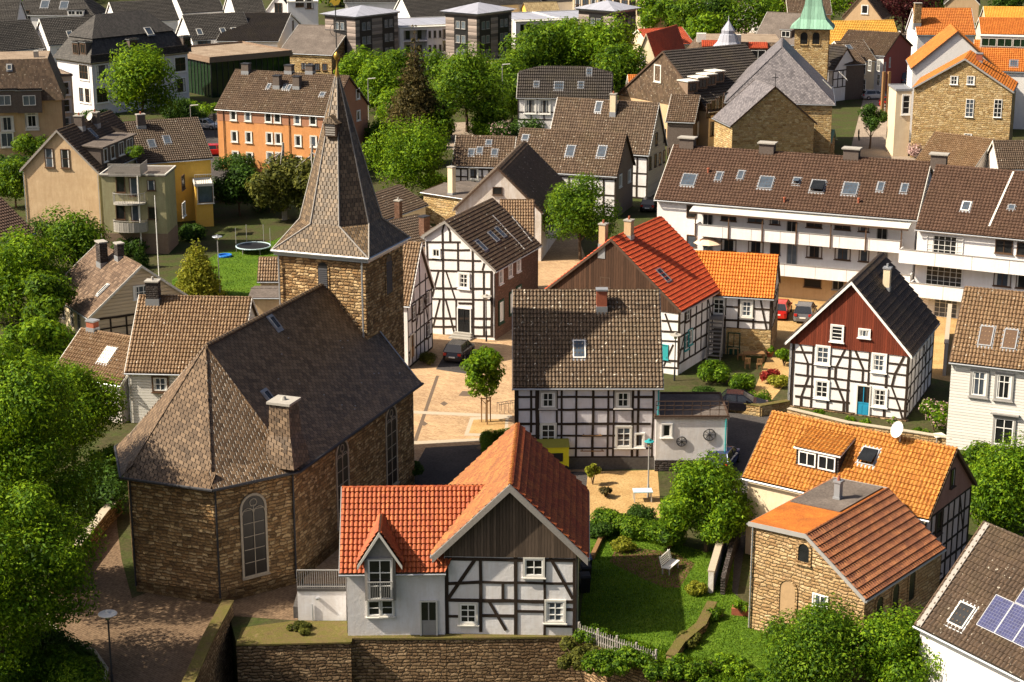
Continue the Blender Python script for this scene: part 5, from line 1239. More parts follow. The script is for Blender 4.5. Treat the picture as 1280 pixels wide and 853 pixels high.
# ------------------------------------------------------------------ long white apartment block with balcony bands
Z6, Z7 = zz(820, 230, .1876), zz(1040, 250, .1993)
LA = Bld('apartment_block', 'long white apartment block with brown roof and continuous balcony parapets', 'apartment block', (818, 249.5), (1146, 275.3), ('pitch', 1000, 192, 36), 8.3, ins=.45, vins=.15)
LA.gable('x', rpx=(1000, 192), roofmat='t_choc', verge='offwhite'); LA.walls('plasterclean', {'L': 'greyplaster'})
y0 = LA.wy[0]
def bandbox(b, px0, px1, ytop, ybot, y1=None, out=1.5, name='balcony'):
    """white parapet: pixel x range, pixel y of its top and bottom at px0"""
    p0 = V((0, b.wy[0]-out, 0)); n = V((0, -1, 0)); a = b.hit(px0, ytop, p0, n); c = b.hit(px0, ybot, p0, n); e = b.hit(px1, ytop+(px1-px0)*.077, p0, n); mb = MB(); yw = b.wy[0]
    mb.box(a.x, e.x, yw-out, yw-out+.1, c.z, a.z); mb.box(a.x, a.x+.1, yw-out+.1, yw, c.z, a.z); mb.box(e.x-.1, e.x, yw-out+.1, yw, c.z, a.z)
    m2 = MB(); m2.box(a.x+.1, e.x-.1, yw-out+.1, yw-.005, c.z, c.z+.16)
    o = mb.build(name, M('plasterclean'), b.root); m2.build('slab', M('concrete'), o); m3 = MB(); m3.box(a.x-.02, e.x+.02, yw-out-.05, yw-out-.004, a.z+.02, a.z+.08)
    k = int((e.x-a.x)/2.6)
    for i in range(1, k): x = a.x+(e.x-a.x)*i/k; m3.box(x-.012, x+.012, yw-out-.012, yw-out-.002, c.z, a.z)
    m3.build('handrail', M('greyframe'), o); return a, e, c
bandbox(LA, 868, 1125, 280.6, 294.8); bandbox(LA, 868, 1138, 320.5, 335.0)
LA.win('F', [(237, 185)], .95, 1.2, tf=Z6, nx=1, ny=1, fr='brownframe', sill=False); LA.win('F', [(237, 382)], .95, 1.2, tf=Z6, nx=1, ny=1, fr='brownframe', sill=False)
for dy in (0, 37.6):
    LA.win('F', [(911, 269+dy), (944.8, 271.3+dy), (1018, 277.4+dy), (1053.4, 280+dy)], 1.45, 1.1, nx=2, ny=1, fr='brownframe', sill=True, curtain=(dy > 0)); LA.win('F', [(969, 273.6+dy), (1080, 282.2+dy)], .95, 1.1, nx=1, ny=1, fr='brownframe')
    for x, y in ((885, 271), (990, 279.5), (1103, 287)): LA.win('F', [(x, y+dy+.5)], .95, 2.0, nx=2, ny=1, fr='greyframe', pane='glasslit' if dy else 'glass', name='balcony_door', sill=False)
z_ = LA.uz('F', 1016, 343)[1]
u0 = LA.uz('F', 978, 350)[0]; LA.panel('ground_floor', 'F', [(LA.wx[0], 0), (LA.wx[1], 0), (LA.wx[1], z_), (LA.wx[0], z_)], 'tan', .03); LA.winl('F', [], 1, 1)
fm, pm = window_meshes(1.6, .8, nx=1, ny=1, fr='brownframe', pane='black'); p = LA.on('F', 1016, 354)+V((0, -.04, 0)); o = obj('window', fm, LA.root, p); obj('pane', pm, o)
fm, pm = window_meshes(1.1, .9, nx=2, ny=1, fr='greyframe'); p = LA.on('F', 1048, 356.6)+V((0, -.04, 0)); o = obj('window', fm, LA.root, p); obj('pane', pm, o)
mb = MB(); xa = LA.on('F', 868, 260).x; xb = LA.on('F', 1140, 280).x
mb.prism([(xa, y0-1.7, LA.ze-.62), (xb, y0-1.7, LA.ze-.62), (xb, y0, LA.ze-.32), (xa, y0, LA.ze-.32)], (0, 0, .07)); mb.box(xa, xb, y0-1.76, y0-1.701, LA.ze-.75, LA.ze-.6, 1)
for i in range(7): x = xa+.6+(xb-xa-1.2)*i/6; mb.box(x-.05, x+.05, y0-1.62, y0-1.54, LA.ze-3.0, LA.ze-.63, 2)
mb.build('canopy', [M('offwhite'), M('timberbrown'), M('brownframe')], LA.root)
LA.sky('lo', [(861, 225.5), (957.6, 228.8), (1063, 236.5)], 1.35, 1.5, 'skyglass', 'lead'); LA.sky('lo', [(898.6, 221.3), (925.8, 219.6), (1101, 234), (1130.7, 236)], .6, 1.1, 'skyglass', 'lead'); LA.sky('lo', [(996, 227)], .65, .8, 'skyglass', 'lead', open_=True); LA.sky('lo', [(1022.5, 233.5)], 1.3, 1.5, 'glass', 'lead', open_=True)
z3 = zz(820, 0, .359)
for i, (x, y) in enumerate([(447, 705), (705, 708), (182, 603)]):
    q = LA.hit(*z3(x, y), *LA.slopes['lo']); mb = MB(); mb.tube(q, q+V((0, 0, .35)), .09, seg=8); mb.lathe(q+V((0, 0, .35)), [(.14, 0), (.14, .12), (0, .16)], 10); mb.build('roof_vent', M('brickred'), LA.roof)
for x, y in ((110, 490), (388, 512), (682, 530), (985, 565)):
    q = LA.hit(*z3(x, y), V((0, LA.tr, 0)), V((0, 1, 0))); mb = MB(); mb.box(q.x-.7, q.x+.7, LA.tr-.45, LA.tr+.45, LA.zrg-.6, LA.zrg+.75); mb.box(q.x-.85, q.x+.85, LA.tr-.6, LA.tr+.6, LA.zrg+.753, LA.zrg+.87, 1); mb.build('chimney', [M('darkbrown'), M('concrete')], LA.roof)
LR = Bld('wing', None, None, (1144, 286.7), (1345, 306), ('pitch', 1200, 208.5, 36), 7.75, ins=.45, vins=.1)
LR.gable('x', rpx=(1200, 208.5), roofmat='t_choc', verge=None); LR.walls('plasterclean')
bandbox(LR, 1124, 1310, 311.8, 328.6, out=1.3); bandbox(LR, 1137, 1310, 353.6, 370.5, out=1.3)
LR.win('F', [(1181, 307), (1180, 345.7), (1182, 385)], 3.2, 1.75, nx=6, ny=4, fr='white', sill=False); LR.win('F', [(1255, 308.5), (1253, 349.7)], 1.5, 1.2, nx=2, ny=1, fr='brownframe'); LR.win('F', [(1278, 311.5), (1277, 352)], .95, 1.2, nx=1, ny=1, fr='brownframe')
strip(LR, 'lo', z3(1245, 600), z3(1160, 790), .16); LR.sky('lo', [z3(1080, 720)], .75, 1.1, 'skyglass', 'white'); LR.sky('lo', [z3(1238, 724)], .6, .6, 'skyglass', 'lead')
adopt(LR, LA)

# ------------------------------------------------------------------ half-timbered house with red boarded gable
ZG = zz(975, 420, .171875)
B = Bld('half_timbered_house', 'white half-timbered house with dark red boarded gable and turquoise front door', 'house', (982, 428), (1140, 446), (1178.4, 404), 5.05, ins=.28, vins=.3)
B.gable('y', rpx=(1063, 352.5), roofmat='t_dark', verge='white', under='black'); B.walls('plasterclean')
a0, a1 = B.uz('F', *ZG(100, 52)), B.uz('F', *ZG(935, 148)); zc = (a0[1]+a1[1])/2; B.gableclad('F', zc-.02, 'boardred', 'gable_boards', .07)
B.beams('F', [(100, 55, 100, 512, .2), (245, 70, 241, 528), (368, 78, 364, 545), (511, 95, 507, 562), (655, 115, 652, 585), (783, 130, 778, 600), (937, 148, 934, 628, .2), (110, 115, 245, 122), (370, 145, 655, 180), (785, 197, 932, 213),
    (110, 192, 932, 299), (110, 278, 932, 386), (105, 360, 243, 368), (368, 380, 505, 402), (785, 447, 932, 467), (110, 438, 505, 488), (655, 515, 932, 552), (100, 510, 932, 626),
    (145, 58, 203, 200), (203, 200, 210, 285), (210, 290, 155, 440), (155, 440, 145, 510), (476, 92, 405, 235), (405, 235, 400, 310), (400, 316, 465, 480), (465, 480, 474, 555), (545, 98, 604, 240), (604, 240, 613, 335), (902, 150, 835, 280), (835, 280, 813, 365), (813, 372, 868, 520), (868, 520, 893, 612)], .15, tf=ZG)
B.win('F', [(313, 138), (722, 195), (306, 388), (726, 448)], .88, 1.25, tf=ZG, nx=2, ny=3, trim='white', tw=.12)
n_ = B.win('F', [(1046.8, 416.5)], .85, 1.15, nx=1, ny=4, trim='white', tw=.08); 
n_ += B.win('F', [(1081, 416.5)], .75, .55, nx=3, ny=1, trim='white', tw=.08)
for o in n_: o.location.y -= .075
B.door('F', *ZG(600, 588), 1.05, 2.45, 'blue', 'offwhite', 'turquoise front door with small panes')
B.fw('R', B.wy[0], B.wy[1], [.1, 1.25, 2.4, 3.5, B.ze-.2], 7, [(0, 0, 1), (4, 2, -1)], .14); B.chim('hi', 1108, 361, .5, .5, 1.55, 'cream', 'lead', 1, 'lead'); B.pipe('F', B.wx[0]+.05, .1, B.ze-.3, 'zinc')
mb = MB(); mb.box(B.wx[0]-.1, B.wx[1]+.1, B.wy[0]-.12, B.wy[0]-.004, -.2, .1); mb.build('plinth', M('stonewall'), B.root)
# white sided house at the right edge
B = Bld('white_sided_house', 'white sided house with brown pantile roof at the right edge', 'house', (1187, 452.5), (1340, 470), ('pitch', 1240, 362.5, 46), 6.35, ins=.25, vins=.1)
B.gable('x', rpx=(1240, 362.5), roofmat='t_tan', verge='timberbrown'); B.walls('sidingwhite', {'L': 'greyplaster'})
B.win('F', [(1224, 479.5), (1255, 483.5)], 1.0, 1.7, nx=2, ny=1, trans=.3, fr='white', trim='greyframe', tw=.14, curtain=True); B.win('F', [(1254.7, 540)], 1.25, 1.9, nx=2, ny=1, trans=.35, fr='white', trim='greyframe', tw=.14)
q = B.on('F', 1254.7, 540); mb = MB(); mb.box(q.x-.95, q.x+.95, B.wy[0]-.3, B.wy[0]-.005, q.z+1.25, q.z+1.35); mb.box(q.x-.8, q.x+.8, B.wy[0]-.16, B.wy[0]-.005, q.z+1.1, q.z+1.247); mb.build('window_hood', M('greyframe'), B.root)
B.sky('lo', [(1232.6, 420.7), (1262.8, 424.7)], .95, 1.55, 'brownframe', 'lead')
m_plain('woodtan', (0.36, 0.24, 0.13), .8, var=.3)
# ------------------------------------------------------------------ stone chapel-like building
Z9 = zz(900, 500, .4139)
B = Bld('stone_building', 'rough tan stone building with rust coloured pantile roof in the lower right', 'house', (936, 653, 6.15), (1082, 750, 3.7), (1166, 682, 3.7), 3.7, ins=.12, vins=.12)
u = B.hit(1008, 655, V((0, 0, 0)), V((0, 1, 0))).x/B.L; print('SC', B.L, B.D, u)
B.gable('y', rise=.18, rpos=u, zl=6.15, zr=3.7, roofmat='rustroof', roofmat2='t_rust', verge='greyframe', tk=.14, capmat='t_rust', gutter='zinc'); B.walls('stonetan')
q0, n0 = B.slopes['lo']; mb = MB(); mb.prism([(.15, B.D*.45, 6.17), (u*B.L-.25, B.D*.45, 6.17+.18*.9), (u*B.L-.25, B.D-.1, 6.17+.18*.9), (.15, B.D-.1, 6.17)], (0, 0, .06)); mb.build('felt_covering', M('felt'), B.roof)
B.win('F', [(204, 605)], .95, 2.2, tf=Z9, nx=1, ny=1, arch=True, fr='wood', pane='woodtan', trim='stonetan', label='boarded arched opening'); B.win('F', [(254, 462)], .65, 1.0, tf=Z9, nx=1, ny=1, arch=True, fr='timberbrown', trim='stonetan')
B.win('F', [(303, 625)], .95, 1.4, tf=Z9, nx=2, ny=2, fr='white'); B.win('R', [(479, 640), (528, 602), (578, 560)], .7, 1.7, tf=Z9, nx=1, ny=1, arch=True, fr='timberbrown', trim='stonetan')
# dark arched fanlight over the white window
B.chim('lo', *Z9(356, 300), .35, .35, 1.0, 'lead', 'lead', 1, 'brickred'); B.pipe('F', .25, .1, 5.9, 'zinc'); 
# house with weathered orange roof
B = Bld('half_timbered_house', 'long house with weathered orange roof, shed dormer and pinkish half-timbered gable', 'house', (928, 597), (1161, 650), (1215, 603.5), 4.85, ins=.22, vins=.25)
B.gable('x', rpx=(1100, 542), roofmat='t_orangeold', verge='brownframe'); B.walls('cream', {'R': 'pinkwhite'})
B.gableclad('R', 4.75, 'pink', 'gable_plaster', .05); B.fw('R', B.wy[0], B.wy[1], [.1, 1.2, 2.3, 3.5, 4.65], 8, [(0, 0, 1), (6, 2, -1)], .13)
ZR = zz(1150, 560, .1878); o_ = B.win('R', [(208, 198)], .6, 1.1, tf=ZR, nx=1, ny=1, fr='timberbrown'); o_[0].location.x += .055; B.win('R', [(120, 500), (115, 770)], .85, 1.4, tf=ZR, nx=1, ny=1, fr='timberbrown', pane='glass')
B.box_dormer('lo', *Z9(292, 214), 2.7, 1.15, 'stonedark', 't_orangeold', slopeup=.28, nwin=2, fr='white', edge='white', wh=.75)
B.sky('lo', [(449, 172)], 1.05, 1.15, 'glass', 'lead', tf=Z9, open_=True); B.dish('lo', *Z9(543, 128), .5)
# house with solar panels
ZS = zz(1130, 640, .2496)
B = Bld('solar_roof_house', 'white house in the bottom right corner with brown roof and blue solar panels', 'house', (1143.5, 781.5), (1300, 860), ('pitch', 1251, 662, 46), 4.25, ins=.3, vins=.1)
B.gable('x', rpx=(1251, 662), roofmat='t_brown', verge='brownframe'); B.walls('plasterclean')
mb = MB(); mb.bar(B.pt(.3, 0, B.ze), B.pt(.3, B.tr, B.zrg), .3, .1, B.slopes['lo'][1], off=.02); mb.build('verge_tiles', M('greywood'), B.roof)
p0, n = B.slopes['lo']; c00 = B.hit(*ZS(368, 570), p0, n); c10 = B.hit(*ZS(470, 613), p0, n); c01 = B.hit(*ZS(477, 396), p0, n)
du = V((1, 0, 0)); w = (c10-c00).length; ux, wy_ = plane_axes(n); hgt = (c01-c00).dot(wy_); print('solar', w, hgt)
m, t, b_ = newmat('solar'); g_ = N(t); uv = g_.uv(); br = g_.n('TexBrick', i_Vector=uv, i_Scale=1.0, i_Mortar_Size=.008, i_Brick_Width=.16, i_Row_Height=.16, i_Color1=(.02, .022, .075, 1), i_Color2=(.03, .035, .12, 1), i_Mortar=(.12, .13, .2, 1)); br.offset = 0
link(t, br.outputs[0], b_.inputs['Base Color']); b_.inputs['Roughness'].default_value = .12; b_.inputs['Specular IOR Level'].default_value = .9; MATS['solar'] = m
hgt = min(hgt, 1.75); w = min(max(w, 1.0), 1.1)
for i in range(4):
    for j in range(2):
        a = c00+ux*(i*(w+.04))+wy_*(j*(hgt+.05)) if j == 0 else c00+ux*((i+1)*(w+.04))+wy_*(j*(hgt+.05))
        mb, fb = MB(), MB(); q = [a, a+ux*w, a+ux*w+wy_*hgt, a+wy_*hgt]; mb.prism([p+n*.10 for p in q], n*.02)
        for s_, e_ in ((0, 1), (1, 2), (2, 3), (3, 0)): fb.bar(q[s_]+n*.06, q[e_]+n*.06, .03, .065, n)
        o = fb.build('solar_panel', M('lead'), B.roof); mb.build('cells', M('solar'), o)
B.sky('lo', [ZS(292, 520)], 1.0, 1.25, 'glass', 'offwhite')
# ------------------------------------------------------------------ surrounding town
def hs(name, label, A, B_, C, ze, axis, ridge, roof, wall, faces=None, verge='offwhite', hips=((0, None), (0, None)), wins=(), sky=(), chim=(), gutter='zinc', cat='house', group=None, ins=.2, zl=None, zr=None, rpos=.5, tiles=None, roofmat2=None, fwf=()):
    b = Bld(name, label, cat, A, B_, C, ze, group=group, ins=ins)
    kw = dict(pitch=ridge) if isinstance(ridge, (int, float)) else dict(rpx=ridge)
    b.gable(axis, roofmat=roof, verge=verge, hips=hips, gutter=gutter, zl=zl, zr=zr, rpos=rpos, roofmat2=roofmat2, **kw); b.walls(wall, faces)
    for w in wins:
        f, pts, ww, hh = w[:4]; b.win(f, pts, ww, hh, **(w[4] if len(w) > 4 else {}))
    for k, pts, ww, hh in sky: b.sky(k, pts, ww, hh, 'skyglass', 'lead')
    for c in chim: b.chim(*c)
    for f, n, zs, dg in fwf: b.fw(f, (b.wx if f in 'FK' else b.wy)[0], (b.wx if f in 'FK' else b.wy)[1], zs, n, dg, .17)
    return b
za = zz(0, 0, .1875); z1 = zz(0, 0, .3359); zb = zz(0, 100, .2814); zc_ = zz(120, 190, .17578); z2 = zz(400, 0, .3359); z3 = zz(820, 0, .359); z6 = zz(640, 60, .1875); z8 = zz(480, 160, .1875)
WN = dict(nx=2, ny=1, trim='offwhite', tw=.08); WD = dict(nx=2, ny=1, fr='brownframe'); WS = dict(nx=1, ny=1, trim='offwhite', tw=.08, fr='white')
# left: beige and green apartment house with roof terrace
b = hs('apartment_house', 'beige gabled apartment house with green rear wing, balconies and roof terrace', 'x', 'x', 0, 0, 'y', 45, 'b_brown', 'beige') if False else None
b = Bld('apartment_house', 'beige gabled house with pale green rear wing, curved balconies and roof terrace', 'house', (25.3, 213), (124, 217), 13.5, 7.4, ins=.2, vins=.25)
b.gable('y', rpx=(69, 163), roofmat='t_brown', verge='greywood'); b.walls('beige', {'R': 'sage'})
b.win('F', [zb(219, 347), zb(290, 350)], 1.0, 2.0, nx=1, ny=2, fr='brownframe', curtain=True); b.win('F', [zb(219, 347)], .1, .1, fr='white') if False else None
b.chim('hi', *zb(354, 212), .9, .7, 1.2, 'darkbrown', 'concrete', 1); b.chim('hi', *zb(424, 200), .8, .7, 1.3, 'darkbrown', 'concrete', 1); b.dish('hi', *zb(408, 195), .45); b.sky('hi', [zb(411, 237)], .7, 1.2, 'skyglass', 'lead')
b.win('R', [zb(468, 470), zb(475, 597)], 1.1, 1.7, nx=1, ny=1, fr='greyframe', pane='brownframe'); b.pipe('F', b.wx[1]-.05, 0, 7.2); b.pipe('F', b.wx[0]+.05, 0, 7.2)
mb = MB(); q0, n0 = b.slopes['hi']; xa = b.L*.60; 
mb.prism([(xa, 1.6, b.zat(xa)-.1), (b.L-.4, 1.6, b.zat(b.L-.4)-.1), (b.L-.4, 1.6, 9.7), (xa, 1.6, 9.9)], (0, 8.6, 0), 0); mb.prism([(xa-.1, 1.4, 9.92), (b.L-.1, 1.4, 9.72), (b.L-.1, 1.4, 9.85), (xa-.1, 1.4, 10.05)], (0, 9.0, 0), 1)
dm = mb.build('dormer', [M('darkbrown'), M('felt')], b.roof)
for y, w_ in ((2.6, .9), (4.4, 1.0), (6.6, 1.3), (8.8, 1.6)):
    fm, pm = window_meshes(w_, 1.4, nx=2 if w_ > 1 else 1, ny=1, fr='white'); o = obj('window', joined(fm, pm), dm, (b.L-.39, y, 8.85), (0, 0, PI/2))
g2 = Bld('rear', None, None, (124, 219, 8.1), (206.8, 219.6, 8.1), (239, 208.5, 8.1), 8.1, ins=.15)
g2.x = None if False else g2.x
g2.flat('felt', 'offwhite', .12); g2.walls('sage')
for (x, y, w, h) in ((535, 455, .95, 2.1), (595, 475, .95, 1.9), (672, 468, .85, 1.1), (535, 582, .95, 1.8), (602, 592, .95, 1.6), (677, 592, .85, 1.3)): g2.win('F', [zb(x, y)], w, h, nx=1, ny=1, fr='brownframe')
g2.win('R', [zb(812, 455)], 1.5, 1.5, nx=2, ny=1, fr='brownframe'); g2.win('R', [zb(815, 575)], 1.5, 1.5, nx=2, ny=1, fr='white')
def balc(b_, px0, px1, py, h=1.0, out=1.3, mat='concrete', solid=False, name='balcony'):
    a = b_.on('F', px0, py); c = b_.on('F', px1, py); y = b_.wy[0]; mb, rb = MB(), MB(); xm = (a.x+c.x)/2; hw = (c.x-a.x)/2; N_ = 10
    pts = [(xm-hw, y)]+[(xm+hw*math.cos(PI-PI*i/N_), y-out*(.45+.55*math.sin(PI*i/N_))) for i in range(N_+1)]+[(xm+hw, y)]
    mb.prism([(x, yy, a.z-.16) for x, yy in pts], (0, 0, .16)); o = mb.build(name, M(mat), b_.root)
    for (x0, y0_), (x1, y1_) in zip(pts, pts[1:]):
        if solid: rb.prism([(x0, y0_, a.z), (x1, y1_, a.z), (x1, y1_, a.z+h*.85), (x0, y0_, a.z+h*.85)], (0, .04, 0))
        rb.tube((x0, y0_, a.z+h), (x1, y1_, a.z+h), .03, seg=5); rb.tube((x0, y0_, a.z), (x0, y0_, a.z+h), .018, seg=5); rb.tube(((x0+x1)/2, (y0_+y1_)/2, a.z), ((x0+x1)/2, (y0_+y1_)/2, a.z+h), .012, seg=4)
    rb.build('railing', M(mat if solid else 'greyframe'), o)
balc(g2, *[zb(510, 0)[0], zb(650, 0)[0]], zb(0, 540)[1]); balc(g2, zb(512, 0)[0], zb(660, 0)[0], zb(0, 660)[1], solid=True)
# timber screened terrace on the flat roof
xa, xb = g2.on('F', *zb(490, 400)).x, g2.on('F', *zb(632, 400)).x; yb_ = g2.wy[0]; mb = MB()
n = 30
for i in range(n): x = xa+(xb-xa)*i/n; mb.box(x, x+(xb-xa)/n*.7, yb_-.9, yb_-.86, 8.2, 9.3)
n = 14
for i in range(n): y = yb_-.86+3.0*i/n; mb.box(xb, xb+.04, y, y+3.0/n*.7, 8.2, 9.3)
mb.box(xa, xb+.05, yb_-.92, yb_-.84, 9.3, 9.38); mb.box(xa, xb, yb_-.9, yb_, 8.1, 8.22); mb.build('terrace_screen', M('greywood'), g2.root)
mb = MB(); mb.tube((xb-.3, yb_-.88, 1.2), (xb-.3, yb_-.88, 8.2), .07, seg=7); mb.build('post', M('offwhite'), g2.root)
mb = MB(); mb.box(g2.wx[0]-.02, g2.wx[1]+.02, g2.wy[0]-.04, g2.wy[1]+.02, 0, 2.1); mb.build('plinth', M('brownwall'), g2.root)
adopt(g2, b)
mb = MB(); 
# yellow house behind
b = hs('yellow_house', 'yellow house with ribbed brown roof and white framed balcony behind the green wing', (172, 205), (266, 198), 11.5, 6.8, 'x', (215, 149), 't_brown', 'yellow', verge='greyframe', sky=[('lo', [z1(565, 537), z1(622, 522)], .8, 1.3)], chim=[('lo', *z1(525, 472), .9, .7, 1.3, 'darkbrown', 'concrete', 1)])
b = Bld('yellow_wing', 'yellow square bay with roof terrace and white railing', 'house extension', (243, 232), (266, 231), 3.5, 4.6, ins=.08); b.flat('offwhite', 'offwhite'); b.walls('yellow'); b.win('F', [zc_(778, 297)], 1.6, 2.0, nx=1, ny=1, fr='brownframe', trim='offwhite', tw=.08)
mb = MB(); 
for i in range(9): x = .05+(b.L-.1)*i/8; mb.box(x-.02, x+.02, .03, .07, 4.6, 5.7)
mb.box(.05, b.L-.05, .02, .08, 5.7, 5.76); mb.build('railing', M('offwhite'), b.root)
# orange apartment building
b = hs('apartment_building', 'orange three storey apartment building with brown roof and dark chimneys', (268.4, 136.5), (412, 146), (470, 131), 7.6, 'x', (345, 90), 'b_brown', 'orange', {'R': 'rust'}, verge='timberbrown', cat='apartment building',
       chim=[('lo', *z1(1033, 322), .9, .8, 1.3, 'darkbrown', 'darkmetal', 0), ('lo', *z1(1107, 325), .9, .8, 1.3, 'darkbrown', 'darkmetal', 0), ('lo', *z1(917, 268), 1.0, .8, 1.0, 'darkbrown', 'darkmetal', 0), ('lo', *z1(1077, 268), 1.0, .8, .8, 'darkbrown', 'darkmetal', 0), ('lo', *z1(1155, 268), 1.0, .8, .8, 'darkbrown', 'darkmetal', 0)],
       sky=[('lo', [z1(1000, 323), z1(1060, 325), z1(1077, 327)], .5, .9), ('lo', [z1(1200, 353)], .7, .7)])
for y in ((869, 430), (923, 433), (999, 437), (1033, 439), (1107, 445), (1165, 447)): b.win('F', [z1(*y)], .85, 1.15, **WS)
for y in ((873, 508), (926, 511), (1003, 514), (1036, 516), (1110, 524), (1167, 527), (877, 583), (930, 588), (1005, 586), (1039, 588), (1113, 602), (1168, 605)): b.win('F', [z1(*y)], .85, 1.3, curtain=True, **WS)
zt = b.uz('F', *z1(1000, 462))[1]; b.panel('upper_band', 'F', [(b.wx[0], zt), (b.wx[1], zt), (b.wx[1], b.ze-.15), (b.wx[0], b.ze-.15)], 'rust', .02); b.win('R', [z2(140, 350), z2(142, 430)], .9, 1.2, **WS); b.pipe('F', b.uz('F', *z1(1078, 500))[0], 0, 7.4, 'brownframe'); b.pipe('F', b.uz('F', *z1(835, 500))[0], 0, 7.4, 'brownframe')
b.win('F', [z1(*y) for y in ((869, 430), (923, 433))], .01, .01) if False else None
# small house with shingle roof at the left
zs_ = zz(0, 220, .2578)
b = hs('small_house', 'small house with mottled brown shingle roof, two chimneys and cream sided gable', (58.8, 366), (110, 398), (226, 366), 2.3, 'x', (150, 318), 'shingle', 'cream', {'R': 'sidingcream'}, verge='offwhite')
b.chim('lo', *zs_(497, 425), 1.0, .7, 1.9, 'stonedark', 'concrete', 0); b.chim('lo', *zs_(580, 395), .8, .6, 1.2, 'stonedark', 'concrete', 0); b.sky('lo', [zs_(500, 553)], .4, 1.2); b.win('R', [zs_(684, 563)], 1.3, 1.1, nx=3, ny=2, fr='white', trim='white', tw=.06)
b.win('F', [zs_(262, 620), zs_(310, 650), zs_(350, 680), zs_(385, 700)], .7, 1.5, nx=1, ny=2, fr='greyframe')
zt = .2; b.beams('R', [(b.wy[0], 2.0, b.wy[1], 2.0)]+[(y, .1, y, 2.0) for y in (.6, 2.0, 3.4, 4.8)]+[(b.wy[0], 1.1, b.wy[1], 1.1)], .16, px=False)
# tan tiled roofs beside the church
b = hs('tiled_roof_house', 'house with broad tan pantile roof directly behind the church roof', (156, 466), (300, 469), ('pitch', 260, 371, 43), 3.9, 'x', (260, 371), 't_tan', 'sidingwhite', verge='offwhite'); Z0 = zz(0, 230, .3359); b.win('F', [Z0(597, 745)], 1.0, 1.0, nx=2, ny=2, fr='white', trim='brownframe', tw=.12); b.pipe('F', b.wx[0]+.05, .1, 3.7)
b.chim('lo', 192, 375, .95, .8, 1.4, 'stonedark', 'concrete', 1, 'concrete')
b = hs('tiled_roof_house', 'low house with tan pantile roof and white skylight under the left trees', (64, 466), (150, 482), ('pitch', 110, 412, 36), 3.0, 'x', (110, 412), 't_tan', 'whiterough', verge='offwhite'); b.sky('lo', [Z0(400, 640)], 1.0, 1.5, 'offwhite', 'offwhite')
b.chim('lo', *Z0(345, 540), .7, .6, .6, 'brickred', 'lead', 0)
b = hs('garden_building', 'small flat grey roofed annex with steep tiled side roof beside the tower', (310, 372), (356, 372), 4.0, 3.5, 'x', 8, 'felt', 'tan', verge=None)
b = hs('tiled_shed', 'shed with steep red brown tiled roof between lawn and church tower', (322, 352), (362, 352), ('pitch', 345, 322, 50), 2.6, 'x', (345, 322), 't_tan', 'tan', verge='timberbrown')
b = hs('tiled_roof_house', 'dark brown tiled roof house cut by the left edge of the picture', (-60, 318), (44, 291), 9, 4.5, 'x', 35, 't_choc', 'greyplaster', verge='timberbrown')
# mansard house far left
b = Bld('mansard_house', 'dark brown mansard roofed apartment house at the left edge', 'house', (-60, 128), (78, 124), 12, 7.5, ins=.15, vins=.15); b.gable('x', pitch=68, roofmat='b_dark', verge=None) if False else b.flat('gravelroof', 'darkbrown', .1)
b.walls('tan', {'R': 'darkbrown'})
L_, D_ = b.L, b.D; mb = MB(); A4 = [V((-.3, -.3, 7.4)), V((L_+.3, -.3, 7.4)), V((L_+.3, D_+.3, 7.4)), V((-.3, D_+.3, 7.4))]; B4 = [V((1.6, 1.8, 12.6)), V((L_-1.6, 1.8, 12.6)), V((L_-1.6, D_-1.6, 12.6)), V((1.6, D_-1.6, 12.6))]
for i in range(4): j = (i+1) % 4; mb.face([A4[i], A4[j], B4[j], B4[i]])
mb.face(B4, 1); mb.box(L_-3.4, L_-2.8, 3, 4, 12.4, 13.4, 2); b.slopes['ms'] = (A4[0]+V((0, -.03, .02)), (A4[1]-A4[0]).cross(B4[0]-A4[0]).normalized()); mr = mb.build('mansard_roof', [M('b_brown'), M('gravelroof'), M('concrete')], b.root)
b.roof = mr
for x in (35, 200): 
    b.box_dormer('ms', *za(x, 740), 3.1, 2.6, 'darkbrown', 'b_dark', nwin=1, fr='white', wh=.5, ww=1.6, pane='glasslit')
b.win('F', [za(48, 825), za(212, 800), (9, 155), (9, 175), (40, 153)], 1.5, 1.8, nx=2, ny=1, fr='white', trim='offwhite', tw=.12)
b.sky('ms', [za(62, 450)], .6, .7)
bb = Bld('cream_house', 'narrow cream coloured house wall with white windows beside the mansard house', 'house', (76, 95), (91, 94), 9, 9.3, ins=.1); bb.flat('gravelroof', 'darkbrown'); bb.walls('cream'); bb.win('F', [za(440, 590), za(445, 705), (83, 155)], 1.1, 1.7, nx=1, ny=2, fr='white', trim='white', tw=.1)
# villa with hipped roof
b = Bld('villa', 'large white villa with hipped grey roof, corner dormers and balustrade', 'house', (114, 80), (236, 66), 9, 7.8, ins=.15)
print('villa', b.L, b.D)
b.flat('gravelroof', 'offwhite', .2); b.walls('lilac')
L_, D_ = b.L, b.D; mb = MB(); i1 = 1.7; z_1, z_2 = 11.3, 14.4
A4 = [V((-.4, -.4, 7.95)), V((L_+.4, -.4, 7.95)), V((L_+.4, D_+.4, 7.95)), V((-.4, D_+.4, 7.95))]; B4 = [V((i1, i1, z_1)), V((L_-i1, i1, z_1)), V((L_-i1, D_-i1, z_1)), V((i1, D_-i1, z_1))]
r0, r1 = V((L_/2, L_/2, z_2)), V((L_/2, D_-L_/2, z_2))
if D_ < L_: r0, r1 = V((D_/2, D_/2, z_2)), V((L_-D_/2, D_/2, z_2))
for i in range(4): j = (i+1) % 4; mb.face([A4[i], A4[j], B4[j], B4[i]])
